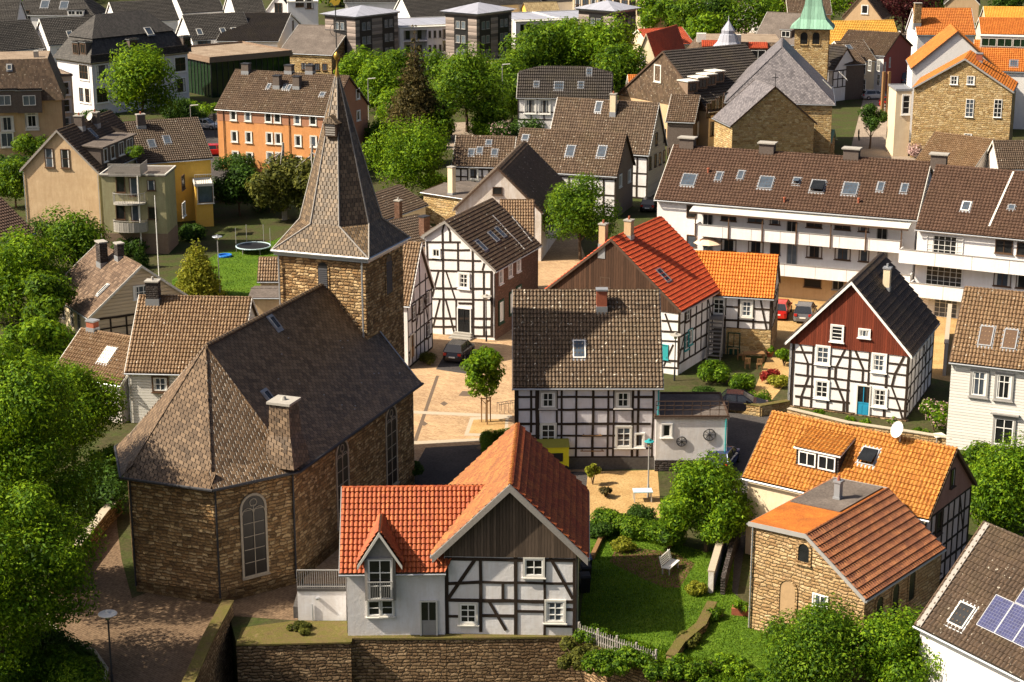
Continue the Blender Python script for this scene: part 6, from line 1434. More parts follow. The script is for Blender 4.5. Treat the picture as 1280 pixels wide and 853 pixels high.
E4 = [p+V((0, 0, .05)) for p in [V((i1-.3, i1-.3, z_1-.1)), V((L_-i1+.3, i1-.3, z_1-.1)), V((L_-i1+.3, D_-i1+.3, z_1-.1)), V((i1-.3, D_-i1+.3, z_1-.1))]]
if D_ >= L_: mb.face([E4[0], E4[1], r0], 1); mb.face([E4[1], E4[2], r1, r0], 1); mb.face([E4[2], E4[3], r1], 1); mb.face([E4[3], E4[0], r0, r1], 1)
else: mb.face([E4[0], E4[1], r1, r0], 1); mb.face([E4[1], E4[2], r1], 1); mb.face([E4[2], E4[3], r0, r1], 1); mb.face([E4[3], E4[0], r0], 1)
b.slopes['mr'] = (A4[0]+V((0, -.02, 0)), (A4[1]-A4[0]).cross(B4[0]-A4[0]).normalized()); b.slopes['ms'] = (A4[0]+V((-.02, 0, 0)), (A4[0]-A4[3]).cross(B4[0]-A4[3]).normalized())
b.slopes['tp'] = (E4[0]+V((0, 0, .03)), (E4[1]-E4[0]).cross(r1-E4[1]).normalized()); b.roof = mb.build('mansard_roof', [M('b_grey'), M('b_olive') if False else M('b_grey')], b.root)
for x in (505, 555): b.box_dormer('ms', *za(x, 370), 1.5, 1.9, 'darkbrown', 'b_grey', fr='brownframe')
for x, y in ((895, 350), (1250, 330)): b.box_dormer('mr', *za(x, y), 1.5, 1.9, 'darkbrown', 'b_grey', fr='brownframe', wh=.7)
b.sky('tp', [za(993, 210)], 1.2, 1.4)
for x, y, w in ((560, 482, 2.2), (545, 632, 1.1), (585, 638, 1.1)): b.win('L', [za(x, y)], w, 2.1, nx=3 if w > 2 else 2, ny=2, fr='brownframe', trim='white', tw=.15)
b.win('F', [za(680, 482), za(680, 635), za(1200, 430), za(1200, 570), za(800, 470), za(800, 620)], 2.0, 2.1, nx=2, ny=2, fr='brownframe', trim='white', tw=.15)
mb = MB(); mb.box(-.3, L_*.98, -.42, -.3, 8.2, 9.1); mb.build('balustrade', M('stonedark'), b.root)
# glass fronted building
b = Bld('glass_building', 'low modern building with green glass front behind the orange apartments', 'building', (262, 74), (365, 65), 16, 6.2, ins=.35); b.flat('gravelroof', 'brownwall', .3); b.walls('greenglass')
mb = MB(); n = 14
for f, (u0, u1) in (('F', b.wx), ('R', b.wy), ('L', b.wy)):
    for i in range(n+1): u = u0+(u1-u0)*i/n; mb.bar(b.fpt(f, u, 0), b.fpt(f, u, 6.0), .09, .1, b.facepl(f)[1])
mb.build('mullions', M('darkmetal'), b.root)
mb = MB(); mb.box(-.1, b.L+.1, -.1, b.D+.1, 5.6, 6.15); mb.build('fascia', M('brownwall'), b.root)
# white modern gabled houses along the top left
WG = [('white gabled house with dark roof at the upper left, small brown window in its gable', (61, 57), (96, 55), 10, 6.2, 100, 20.5, [(39.5, 50)]),]
def gab(label, A, B_, D, ze, rp, roof='b_grey', wall='plasterclean', sky=(), wl=(), wf=(), verge='white', name='white_gabled_house', zr=None):
    b = hs(name, label, A, B_, D, ze, 'x', rp, roof, wall, verge=verge)
    for p in sky: b.sky('lo', [p], 1.0, 1.4)
    for p in wl: b.win('L', [p], 1.5, 2.2, nx=2, ny=1, fr='brownframe')
    for p in wf: b.win('F', [p], 2.4, 1.0, nx=3, ny=1, fr='brownframe')
    return b
def rb(px, py, ang): return (px, py)
def gabr(label, px, py, L_, D, ze, deg, rise, **k):
    """gabled house whose near-left eave corner is at px,py; ridge direction deg to the right of straight away"""
    a = P(px, py, ze); d = V((math.sin(R(deg)), math.cos(R(deg)), 0)); q = a+d*L_; b_ = PX(q)
    return gab(label, (px, py), b_, D, ze, rise, **k)
def gh(label, px, py, L_, D, ze, deg, pitch, **k): return gabr(label, px, py, L_, D, ze, deg, pitch, **k)
gh('white gabled house with weathered dark roof, left of the villa roof', 61, 57, 14, 8.5, 5.6, 58, 44, sky=[za(465, 230)], wl=[za(208, 265)], wf=[za(430, 345)])
gh('white gabled house with long black roof, behind the ridge of the villa', 146, 29, 12.5, 8, 5.4, 60, 42)
gh('white gabled house with black roof and three skylights, right of the villa roof', 240, 51, 11.5, 8.8, 5.6, 60, 42, sky=[za(1330, 215), z1(830, 117), z1(872, 115)], wf=[z1(690, 175), z1(760, 160), z1(850, 158)])
gh('white gabled house with dark roof above the black roof with three skylights', 228, 17, 9, 8.5, 5.6, 58, 42)
gh('low white terrace with dark roof and ribbon windows at the top', 294, 17, 6.2, 9, 6.0, 66, 42, wf=[z1(930, 68)])
b = hs('white_gabled_house', 'white gable front with tall dark windows beside the ribbon windowed terrace', (331, 15), (366, 16), 9, 6.0, 'y', (347, -8), 'b_grey', 'plasterclean', verge='white'); b.win('F', [z1(1036, 32)], 1.6, 2.2, nx=2, ny=1, fr='brownframe'); b.win('F', [z1(1028, 65), z1(1048, 72)], .8, 1.6, nx=1, ny=1, fr='brownframe')
b = Bld('dark_ground_floor', 'dark glazed ground floor block under the white gables at the top', 'building', (303, 36), (352, 38), 5, 3.2, ins=.1); b.flat('gravelroof', 'greyframe'); b.walls('darkbrown'); b.grid('F', (312, 42), (345, 44), 3, (0, 0), (0, 0), 1, 2.4, 1.8, nx=2, ny=1, fr='greyframe')
b = hs('hipped_house', 'white house with hipped dark brown roof in the top left corner', (8, 19), (118, 20), (140, 14), 6.5, 'x', 45, 'b_grey', 'plasterclean', hips=((5, None), (5, None)), sky=[('lo', [za(300, 32), za(428, 35)], 1.6, 1.8)]); b.box_dormer('lo', *za(505, 105), 3.2, 1.0, 'plasterclean', 'b_dark', nwin=2); b.win('F', [za(165, 130)], 2.2, 3.5, nx=2, ny=2, fr='brownframe')
b = hs('white_house', 'white rendered house cut by the left edge above the mansard house', (-30, 33), (20, 33), 9, 6.5, 'x', 45, 'b_grey', 'lilac')
gh('white gabled house with slate roof tucked behind the dark mansard', -12, 66, 10, 9, 5, 48, 45)
# white blocks at the top centre-left
b = Bld('white_block', 'white cubic house with balcony at the top, right of the dark roofed terrace', 'house', (359, 3), (398, 2.5), 9, 9, ins=.1); b.flat('offwhite', 'offwhite'); b.walls('plasterclean'); b.win('F', [z1(1115, 5), z1(1150, 12)], 1.6, 2.2, nx=2, ny=1, fr='brownframe')
b = hs('white_gabled_house', 'white gabled house left of the brown hall roof', (348, 52), (380, 33), 11, 5.5, 'y', (367, 15), 'b_dark', 'plasterclean', verge='white'); b.win('F', [z1(1090, 100)], 1.4, 2.2, nx=2, ny=1, fr='brownframe')
# stone hall behind spire
b = hs('stone_hall', 'stone hall with large plain brown roof behind the weathercock', (348, 66), (415, 69), (472, 56), 4.6, 'x', (400, 32), 'felt', 'stoneyellow', {'R': 'stonechurch'}, verge='offwhite', cat='hall'); b.win('F', [z1(1130, 247), z1(1155, 247), z1(1180, 249), z1(1208, 250)], .9, 1.2, **WD); b.win('R', [z2(97, 190), z2(172, 185), z2(135, 205)], 1.0, 2.0, **WD)
# modern striped towers and white wings
def striped(label, A, B_, C, ze, pk):
    c = P(B_[0], B_[1], ze); t = R(38); x = V((math.cos(t), -math.sin(t), 0)); s_ = FPX/((c-CAMP).dot(_F)); L_ = (B_[0]-A[0])/s_/math.cos(t); C = (C[0]-B_[0])/s_/math.sin(t); A = PX(c-x*L_)
    b = Bld('striped_block', label, 'apartment block', A, B_, C, ze, ins=.25); b.flat('zincseam', 'greyframe', .1); b.walls('stripes', {'F': 'stripes'}); L_, D_ = b.L, b.D; mb = MB(); c = V((L_/2, D_/2, b.ze+pk)); E = [V((-.5, -.5, b.ze+.16)), V((L_+.5, -.5, b.ze+.16)), V((L_+.5, D_+.5, b.ze+.16)), V((-.5, D_+.5, b.ze+.16))]
    for i in range(4): mb.face([E[i], E[(i+1) % 4], c])
    mb.build('pyramid_roof', M('zincseam'), b.root)
    for f, n, W in (('R', 2, D_), ('F', 1, L_)):
        for i in range(n):
            u = W*(i+.5)/n; b.panel('glazed_bay', f, [(u-1.5, .1), (u+1.5, .1), (u+1.5, b.ze-.6), (u-1.5, b.ze-.6)], 'black', .06)
            for k in range(4): b.winl(f, [(u-.6, 1.6+k*2.4), (u+.6, 1.6+k*2.4)], .9, 1.3, off=.07, nx=1, ny=1, fr='greyframe', pane='glasslit')
    return b
striped('striped grey apartment tower with shallow metal roof behind the brown hall', (400, 23), (444, 22), (496, 23), 10.5, 1.4)
striped('striped grey apartment tower with shallow metal roof between the two white loggia wings', (553, 16), (596, 18.5), (642, 17), 10.8, 1.5)
striped('striped grey apartment tower with shallow metal roof above the round green trees', (722, 12.5), (768, 15), (800, 13), 10.8, 1.5)
def loggia(label, A, B_, ze, cells, mid):
    b = Bld('loggia_wing', label, 'apartment block', A, B_, 13, ze, ins=.1); b.flat('zincseam', 'offwhite', .15); b.walls('greyplaster'); L_ = b.L; mb = MB(); d = 1.3; y0 = b.wy[0]; us = [0]
    zs = [0.0, 2.7, 5.4, ze-.15]
    for k, (u0, u1) in enumerate(cells):
        u0, u1 = u0*L_, u1*L_; mb.box(us[-1], u0, y0-d, y0-.004, 0, ze-.2); us.append(u1)
    mb.box(us[-1], L_, y0-d, y0-.004, 0, ze-.2); 
    for k, (u0, u1) in enumerate(cells):
        u0, u1 = u0*L_+.003, u1*L_-.003
        for z in (0, 2.5, 5.2): mb.box(u0, u1, y0-d+.02, y0-.006, z, z+.22)
        mb.box(u0, u1, y0-d+.03, y0-.008, ze-.6, ze-.25)
        n = max(2, int((u1-u0)/1.9))
        for z in (3.9, 6.5):
            if z > ze-.8: continue
            b.winl('F', [(u0+(u1-u0)*(i+.5)/n, z-.2) for i in range(n)], .9, 1.7, nx=1, ny=1, fr='greyframe')
    mb.build('loggia_frame', M('lilac'), b.root)
    if mid: 
        fm, pm = window_meshes(.5, 1.3, nx=1, ny=1, fr='greyframe')
        for z in (3.9, 6.4):
            for i in range(3): o = obj('window', fm, b.root, (mid*L_+(i-1)*.95, y0-d-.005, z)); obj('pane', pm, o)
    mb = MB(); mb.box(-.1, L_+.1, y0-d-.15, y0+.2, ze-.18, ze-.02); mb.build('roof_edge', M('offwhite'), b.root)
    return b
loggia('white loggia wing left of the middle striped tower', (497, 33.5), (583, 30.5), 7.8, [(.06, .40), (.62, .97)], .51)
loggia('white loggia wing right of the middle striped tower', (642, 26), (698, 24), 7.8, [(.1, .42), (.68, .96)], .55)
loggia('white loggia wing left of the rightmost striped tower', (699, 24), (770, 21), 7.8, [(.15, .5), (.75, .98)], .62)
b = Bld('green_roof_building', 'low white building with mossy flat roof in front of the striped towers', 'building', (552, 67), (642, 71), 11, 3.2, ins=.2); b.flat('mossroof', 'offwhite', .2); b.walls('plasterclean'); b.win('F', [z2(540, 208)], 3.0, .8, nx=3, ny=1, fr='greyframe')
b = Bld('green_roof_building', 'smaller white block with mossy flat roof behind the dark green tree', 'building', (594, 79), (640, 80), 5, 2.8, ins=.2); b.flat('mossroof', 'offwhite', .2); b.walls('plasterclean')
# roofs along the top edge
gh('white gabled house with dark roof behind the first loggia wing', 514, 24, 17, 9, 5.0, 60, 42)
gh('white gabled house with dark roof behind the middle striped tower', 583, 9, 18, 10, 6.0, 60, 42)
gh('white gabled house with black roof at the top, left of the olive corrugated roof', 662, 5, 16, 10, 5.5, 56, 42)
b = hs('corrugated_roof_house', 'small yellow house with olive corrugated roof behind the white loggia wing', (660, 20), (702, 19), 8, 4.2, 'x', 30, 'b_olive', 'yellow', verge=None)
b = hs('long_grey_house', 'long grey roofed house with white walls and two gables at the top centre-left', (455, 7), (545, 7), 9, 4.5, 'x', 45, 'b_grey', 'lilac')
b = hs('long_grey_house', 'grey roofed house with metal clad gable above the first striped tower', (430, 3), (505, 3), 9, 6.5, 'x', 45, 'b_grey', 'plasterclean')
b = Bld('beige_block', 'long beige apartment block on the top edge above the rightmost striped tower', 'apartment block', (715, -8), (826, -4), 12, 8, ins=.1); b.flat('gravelroof', 'offwhite'); b.walls('cream'); b.grid('F', (722, 4), (800, 6), 9, (0, 0), (0, 7), 2, 1.3, 1.8, nx=2, ny=1, fr='brownframe')
b = Bld('grey_block', 'grey apartment block with balconies on the top edge', 'apartment block', (810, -10), (836, -9), 12, 9, ins=.1); b.flat('gravelroof', 'offwhite'); b.walls('tan'); b.grid('F', (815, 3), (830, 3), 2, (0, 0), (0, 9), 2, 3, 1.4, nx=3, ny=1, fr='brownframe')
# half-timbered and brown roofed houses, centre
b = hs('half_timbered_house', 'half-timbered house with half hipped purple brown roof and four skylights', (645.6, 122.4), (763.7, 124), ('pitch', 710, 83.4, 48), 5.6, 'x', (710, 83.4), 'b_dark', 'plasterclean', {'R': 'cream'}, hips=((3.2, 8.6), (3.2, 8.6)), verge='offwhite', sky=[('lo', [z6(163, 245)], .8, 1.0), ('lo', [z6(313, 255)], 1.3, 1.3), ('lo', [z6(459, 250), z6(515, 160)], .8, 1.2)], fwf=[('F', 7, [2.6, 3.6, 5.4], ())])
b.win('F', [z6(122, 390), z6(217, 392)], 1.5, 1.9, nx=3, ny=1, fr='white', trim='white', tw=.1)
b = hs('sided_house', 'long brown roofed house with cream sided gable and pale chimney', (683, 186), (810.6, 194.6), (841, 182), 5.2, 'x', (760, 125.4), 'b_brown', 'plaster', {'R': 'sidingcream'}, verge='white', sky=[('lo', [z6(578, 395)], .8, 1.4)], chim=[('lo', *z6(675, 435), .7, .6, 2.2, 'cream', 'concrete', 1)], fwf=[('F', 10, [.1, 1.5, 3.0, 4.9], ())])
for q in ((962, 607), (1017, 585), (920, 768), (955, 750), (985, 737), (1013, 722), (1042, 707)): b.win('R', [z6(*q)], .8, 1.5, nx=1, ny=2, fr='timberbrown')
b = hs('half_timbered_house', 'long brown roofed half-timbered house with dark gable and white skylights', (637, 212.6), (771, 221), (794, 205.6), 4.8, 'x', (720, 164), 'b_brown', 'plaster', {'R': 'brownwall'}, verge='timberbrown', sky=[('lo', [z6(390, 690), z6(600, 693)], 1.0, 1.5), ('lo', [z6(90, 600)], .8, .8), ('lo', [z6(112, 690)], .5, .9)], fwf=[('F', 9, [.1, 1.3, 2.6, 4.4], ())])
b.win('R', [z2(1117, 673), z2(1150, 655)], 1.0, 1.3, **WN)
b = hs('half_timbered_house', 'weathered brown roofed half-timbered house with red side wall and cluster of skylights', (564.6, 208), (640, 210), ('pitch', 600, 170, 44), 4.6, 'x', (600, 170), 'b_brown', 'plaster', {'L': 'redwall'}, verge='offwhite', sky=[('lo', [z8(583, 165), z8(638, 152), z8(737, 165)], .7, .9), ('lo', [z8(700, 100)], .7, .7)], fwf=[('F', 8, [.1, 1.2, 2.5, 3.4, 4.3], ((0, 0, 1),))])
b.win('F', [z8(597, 305)], .9, 1.2, nx=1, ny=1, trim='offwhite', tw=.12)
b = hs('plain_house', 'house with dark tiled roof and weathered white plaster gable, left of the round green tree', (560, 276), (676, 262), 9, 4.6, 'y', (624.4, 210), 't_dark', 'whiterough', verge='timberbrown') if False else None
b = Bld('plaster_gabled_house', 'house with dark ribbed roof and bare weathered white plaster gable', 'house', (567, 262), (678, 266), (722, 229), 5.0, ins=.15, vins=.2); b.gable('y', rpx=(624.4, 210), roofmat='t_brown', verge='timberbrown'); b.walls('whiterough'); b.win('F', [z8(757, 420)], 1.0, .8, nx=1, ny=1, fr='timberbrown')
b = hs('flat_roof_annex', 'orange brick annex with flat felt roof and tall pale chimney', (526, 240), (585, 249), 8, 3.4, 'x', 5, 'felt', 'stoneyellow', verge='brownframe', chim=[('lo', *z8(452, 440), .65, .6, 2.9, 'cream', 'concrete', 0)])
b = hs('brown_roof_house', 'low house with ribbed brown roof and slim capped chimney behind the tower', (476, 277), (535, 256), 7, 2.4, 'x', 28, 't_brown', 'cream', chim=[('lo', *z8(97, 625), .6, .6, 2.2, 'bricks', 'concrete', 1, 'concrete')], verge='cream')
b = hs('brown_roof_house', 'house with brown roof and square brick chimney between tower and half-timbered gable', (488, 317), (556, 301), 7, 3.4, 'x', 30, 't_brown', 'cream', chim=[('lo', *z8(270, 730), .8, .7, 2.0, 'bricks', 'darkmetal', 0)], verge='cream')
# tile hung gable house with dormers
b = Bld('tile_hung_house', 'big house with tile hung gable, black ribbed roof and row of dormers', 'house', (771, 118), (886, 140), (932, 118), 5.6, ins=.2, vins=.2); b.gable('y', rpx=(824.5, 64), roofmat='b_dark', verge='timberbrown'); b.walls('tan', {'R': 'cream'}); b.gableclad('F', 5.5, 'b_brown', 'tile_hanging', .05)
z9 = zz(800, 90, .15625); b.sky('lo', [], 1, 1); b.win('F', [z6(972, 170)], 1.3, 2.2, nx=1, ny=1, trim='offwhite', tw=.1)
for q in ((420, 170), (500, 140), (570, 115), (635, 90)): b.box_dormer('hi', *z9(*q), 1.7, 1.5, 'brownwall', 'offwhite', fr='brownframe', edge='offwhite')
b.win('R', [z9(*q) for q in ((548, 310), (585, 285), (617, 270), (647, 250), (685, 220), (580, 455), (625, 425), (655, 420))], .75, 1.9, nx=1, ny=2, fr='timberbrown')
b.chim('lo', 819, 76, 1.3, .8, 1.6, 'darkbrown', 'concrete', 0) if False else None
b = hs('brown_roof_house', 'brown roofed house with black tarred walls in front of the tile hung gable', (832, 152), (868, 153.5), (882, 142), 4.6, 'x', (850, 118.5), 'b_brown', 'darkbrown', verge='offwhite'); b.win('R', [z9(482, 290), z9(463, 450), z9(500, 430)], .8, 1.6, nx=1, ny=1, trim='white', tw=.1, pane='curtain')
b = hs('brown_roof_house', 'brown tiled roof tucked between the cream sided house and the long white block', (835, 240), (873, 200), 6, 2.0, 'x', 30, 'b_brown', 'brownwall') if False else None
b = hs('ochre_gabled_house', 'ochre gabled house with red tiled roof behind the tile hung house', (794, 76), (820, 77.5), 14, 5.5, 'y', (807, 42), 'b_red', 'cream', verge='cream'); b.win('F', [z6(873, 85)], .8, 1.5)
b = hs('red_roof_house', 'long low house with bright red roof beyond the ochre gable', (812, 58), (868, 55), 9, 5.5, 'x', 28, 'b_red', 'cream', chim=[('lo', *zz(700, 0, .15625)(908, 325), .9, .9, 1.6, 'brickred', 'concrete', 0)])
b = hs('orange_lean_to', 'small orange tiled roof beside the tile hung gable', (786, 112), (800, 112), 6, 4.5, 'x', 30, 'b_orange', 'plasterclean')
# curved tan building with turret
b = Bld('turret_house', 'tan stone town house with grey flat roof, red dormers and blue turret', 'house', (862, 79), (992, 80), 15, 7.0, ins=.2); b.flat('gravelroof', 'tan', .1); b.walls('tan')
L_, D_ = b.L, b.D; mb = MB(); A4 = [V((-.3, -.3, 6.95)), V((L_+.3, -.3, 6.95)), V((L_+.3, D_+.3, 6.95)), V((-.3, D_+.3, 6.95))]; B4 = [V((1.8, 1.8, 10.0)), V((L_-1.8, 1.8, 10.0)), V((L_-1.8, D_-1.8, 10.0)), V((1.8, D_-1.8, 10.0))]
for i in range(4): j = (i+1) % 4; mb.face([A4[i], A4[j], B4[j], B4[i]])
mb.face(B4, 1); b.slopes['ms'] = (A4[0], (A4[1]-A4[0]).cross(B4[0]-A4[0]).normalized()); b.roof = mb.build('mansard_roof', [M('b_brown'), M('gravelroof')], b.root)
mb = MB(); mb.prism([A4[0]+V((0, -.03, .03)), A4[1]+V((0, -.03, .03)), A4[1].lerp(B4[1], .25)+V((0, -.03, .03)), A4[0].lerp(B4[0], .25)+V((0, -.03, .03))], (0, -.03, .03)); mb.build('red_tile_skirt', M('b_red'), b.roof)
zt_ = zz(780, 0, .1875)
for q in ((580, 400), (892, 412)): b.box_dormer('ms', *zt_(*q), 2.6, 2.0, 'b_brown', 'b_red', slopeup=.35, fr='white', wh=.7, edge='b_red')
b.win('F', [zt_(*q) for q in ((695, 520), (790, 515), (880, 490), (610, 500))], 1.6, 2.3, nx=2, ny=2, trans=.35, fr='white')
q = b.on('F', 909, 80); mb = MB(); c = V((q.x, b.wy[0]-.2, 0)); mb.lathe(c, [(1.9, 0), (1.9, 9.2), (2.1, 9.2), (2.1, 9.5)], 8, 0); mb.lathe(c, [(2.4, 9.45), (1.6, 10.3), (1.2, 11.4), (1.0, 11.5), (1.05, 12.0), (.1, 13.4), (.03, 14.2)], 8, 1); tu = mb.build('turret', [M('tan'), M('zincseam')], b.root)
for i in range(3): an = -PI/2+(i-1)*PI/4; fm, pm = window_meshes(.9, 1.6, nx=1, ny=2, fr='white'); o = obj('window', joined(fm, pm), tu, c+V((math.cos(an)*1.84, math.sin(an)*1.84, 8.2)), (0, 0, an+PI/2))
for x, y in ((515, 275), (748, 285)): q = b.hit(*zt_(x, y), V((0, 0, 10)), V((0, 0, 1))); mb = MB(); mb.box(q.x-.7, q.x+.7, q.y-.6, q.y+.6, 9.9, 11.2); mb.build('chimney', M('offwhite'), b.roof)
b = hs('grey_roof_house', 'house with plain dark grey roof left of the green church spire', (940, 53), (1003, 57), 13, 5.0, 'x', 36, 'felt', 'brownwall', verge='offwhite'); b.box_dormer('lo', 982, 48, 2, 1.4, 'darkbrown', 'felt')
# ------------------------------------------------------------------ second church
G = Bld('church', 'yellow stone church with hipped slate roof and green copper steeple', 'church', (906, 128), (1044, 131), (1075, 113), 7.6, ins=.35)
print('GC', G.L, G.D); h0 = 5.5; zr_ = G.hit(983, 59, V((0, h0, 0)), V((0, 1, 0))).z; G.D = max(G.D, 17)
G.gable('y', rise=zr_-7.6, hips=((h0, None), (0, None)), roofmat='slategrey', verge=None); G.walls('stoneyellow', {'R': 'stonechurch'})
G.winl('R', [(G.D*k, 3.6) for k in (.18, .42, .66)], .8, 5.0, nx=1, ny=1, arch=True, fr='timberbrown', trim='stonechurch'); G.sky('hi', [z3(595, 295), z3(650, 265)], .6, 1.6)
G2 = Bld('transept', None, None, (913, 158), (1021, 154), 7, 5.9, ins=.3, vins=.1); G2.gable('y', rpx=(978, 108), roofmat='slategrey', verge='timberbrown'); G2.walls('stoneyellow', {'R': 'stonechurch'})
mb = MB(); mb.tube((G2.tr, .1, G2.zrg), (G2.tr, .1, G2.zrg+1.6), .05, seg=5); mb.tube((G2.tr-.4, .1, G2.zrg+1.1), (G2.tr+.4, .1, G2.zrg+1.1), .05, seg=5); mb.build('cross', M('darkmetal'), G2.root)
adopt(G2, G)
G3 = Bld('tower', None, None, (992, 36), (1038, 37), 5.6, 12.0, ins=.2); G3.flat('felt', 'verdigris', .1, name='tower_floor'); G3.walls('stoneyellow', {'R': 'stonechurch'}); G3.win('F', [(1005, 48), (1020, 48)], 1.1, 1.8, nx=1, ny=1, arch=True, fr='timberbrown', trim='stoneyellow')
mb = MB(); L_, D_ = G3.L, G3.D; prof = [(L_/2+.55, 0), (L_/2*.72, 1.3), (L_/2*.5, 3.2), (L_/2*.34, 5.6), (L_/2*.2, 9.5), (.03, 14.5)]
for (r0, z0), (r1, z1_) in zip(prof, prof[1:]):
    for i in range(4):
        sg = [(-1, -1), (1, -1), (1, 1), (-1, 1)]; a, c = sg[i], sg[(i+1) % 4]; mb.face([(L_/2+a[0]*r0, D_/2+a[1]*r0, 12.05+z0), (L_/2+c[0]*r0, D_/2+c[1]*r0, 12.05+z0), (L_/2+c[0]*r1, D_/2+c[1]*r1, 12.05+z1_), (L_/2+a[0]*r1, D_/2+a[1]*r1, 12.05+z1_)])
mb.build('steeple', M('copper'), G3.root)
adopt(G3, G)
mb = MB(); q = G.hit(*z3(565, 500), V((0, 0, 0)), V((0, 0, 1))); 
b = hs('vestry', 'little vestry with green copper roof on the corner of the yellow stone church', (1008, 176), (1040, 178), 3.0, 2.6, 'x', 42, 'copper', 'stonechurch', cat='vestry', verge=None)
# yellow stone gabled house upper right
b = Bld('stone_gabled_house', 'tall yellow rubble stone gabled house with orange roof at the upper right', 'house', (1141, 109.5), (1267, 115), 9, 9.2, ins=.15, vins=.3); b.gable('y', rpx=(1206, 73.6), roofmat='b_orange', verge='greyframe'); b.walls('stoneyellow')
b.win('F', [z3(1038, 280), z3(1096, 280)], 1.0, 1.1, nx=2, ny=2, fr='white'); b.win('F', [z3(1092, 377), z3(1190, 378)], 1.0, 2.3, nx=2, ny=4, fr='white'); b.win('F', [z3(1085, 490)], 1.0, 1.8, nx=2, ny=3, fr='white'); b.chim('hi', *z3(1125, 215), .8, .7, 1.0, 'brickred', 'zinc', 0)
b = hs('white_gabled_house', 'white gabled house with orange roof directly behind the yellow stone gable', (1139, 86), (1249, 88), 10, 9.4, 'y', (1192, 39.5), 'b_orange', 'plasterclean', verge='timberbrown')
b = hs('white_house', 'white house with orange roof and big glazed roof light at the right edge', (1215, 88), (1340, 92), ('pitch', 1250, 51, 40), 8.2, 'x', (1250, 51), 'b_orange', 'plasterclean', verge='offwhite', sky=[('lo', [z3(1246, 222)], 1.1, 1.2)]); b.box_dormer('lo', *z3(1240, 170), 9, 1.6, 'offwhite', 'offwhite', nwin=4, fr='offwhite', pane='greenglass')
b = hs('orange_roof_house', 'white house with old orange roof and corner chimney at the top right', (1146, 44), (1220, 44), ('pitch', 1180, 10.5, 42), 7.0, 'x', (1180, 10.5), 'b_orange', 'plasterclean', verge='lilac', chim=[('lo', 1146, 30, 1.2, 1.0, 3.5, 'stonechurch', 'concrete', 0)])
b = hs('yellow_roof_house', 'house with yellow orange roof at the top right edge', (1226, 43), (1300, 44), 9, 4.5, 'x', 30, 'b_orange', 'cream'); b = hs('yellow_roof_house', 'house with mustard yellow roof in the top right corner', (1232, 30), (1320, 31), 9, 5.5, 'x', 32, 'b_yellow', 'tan')
b = Bld('porch_bay', 'cream bay with tall window and grey cap beside the yellow stone house', 'bay', (1120, 113), (1141, 113), 5, 8.7, ins=.1); b.flat('lead', 'lead'); b.walls('cream'); b.win('F', [z3(871, 365)], .9, 2.4, nx=1, ny=3, fr='white', trim='white', tw=.15)
# street row
b = hs('mustard_roof_house', 'grey gabled house with long mustard yellow roof in the shopping street', (1030, 60), (1127, 58), (1133, 50), 6.0, 'x', (1080, 26), 'b_yellow', 'brownwall', verge='timberbrown'); b.win('R', [(1124, 45), (1129, 60), (1127, 75)], .8, 1.6, nx=1, ny=2, fr='white')
b = hs('street_house', 'brown roofed town house with reddish gable in the shopping street', (1040, 66), (1106, 70), (1118, 56), 6.0, 'x', (1080, 39), 'b_brown', 'plasterclean', {'R': 'redwall'}, verge='timberbrown'); b.win('R', [(1106, 84), (1112, 78)], .7, 1.6, nx=1, ny=2, fr='white')
b = hs('street_house', 'slate clad town house with brown roof and white bargeboards in the shopping street', (1040, 82), (1083, 80), (1091, 68), 5.6, 'x', (1062, 55), 'b_brown', 'darkbrown', {'R': 'brownwall'}, verge='offwhite', sky=[('lo', [z3(672, 165)], .9, 1.2)]); b.win('R', [(1080, 86), (1087, 82), (1080, 106)], .9, 1.7, nx=2, ny=2, fr='white')
b = hs('street_house', 'cream town house with stepped brown roof in the shopping street', (1060, 78), (1096, 76), (1103, 66), 5.4, 'x', (1080, 50), 'b_brown', 'cream', verge='offwhite'); b.win('R', [(1098, 82), (1098, 100)], .8, 1.8, nx=2, ny=2, fr='white')
b = hs('half_timbered_house', 'half-timbered house with dark ribbed roof behind the yellow stone church', (1042, 88), (1074, 84), 10, 5.0, 'y', 47, 'b_dark', 'plaster', verge='timberbrown', fwf=[('F', 5, [2.2, 3.5, 4.8], ())])
b = hs('brown_gabled_house', 'house with steep brown roof and small attic window at the top centre-right', (1052, 22), (1103, 24), 9, 4.5, 'y', (1078, -8), 'b_brown', 'tan', verge='timberbrown'); b.win('F', [(1081, 12)], 1.2, 1.6, nx=1, ny=1, trim='white', tw=.1)
b = hs('brown_gabled_house', 'small brown roofed house before the yellow stone gable, patched white', (1217, 212), (1262, 200), 8, 2.4, 'y', (1236, 176), 't_tan', 'whiterough', verge='greywood')
b = hs('brown_roof_house', 'low brown tiled roof at the right edge below the yellow stone house', (1248, 212), (1300, 212), ('pitch', 1270, 176, 40), 3.0, 'x', (1270, 176), 't_brown', 'whiterough')
b = hs('white_gabled_house', 'white house with brown roof standing among trees at the top centre-right', (903, 3), (985, 4), 9, 5.0, 'x', 40, 'b_brown', 'plasterclean'); b = hs('white_gabled_house', 'white gabled house with dark red roof half hidden by the car park trees', (936, 17), (960, 18), 16, 4.0, 'y', 45, 'b_brown', 'plasterclean')
b = hs('far_house', 'house with dark roof by the top right corner trees', (1180, 5), (1225, 6), 9, 4, 'y', 45, 'b_dark', 'tan'); b = hs('far_house', 'brown roofed house next to the dark red beech at the top edge', (985, 18), (1040, 18), 9, 4.5, 'x', 38, 'b_brown', 'tan')
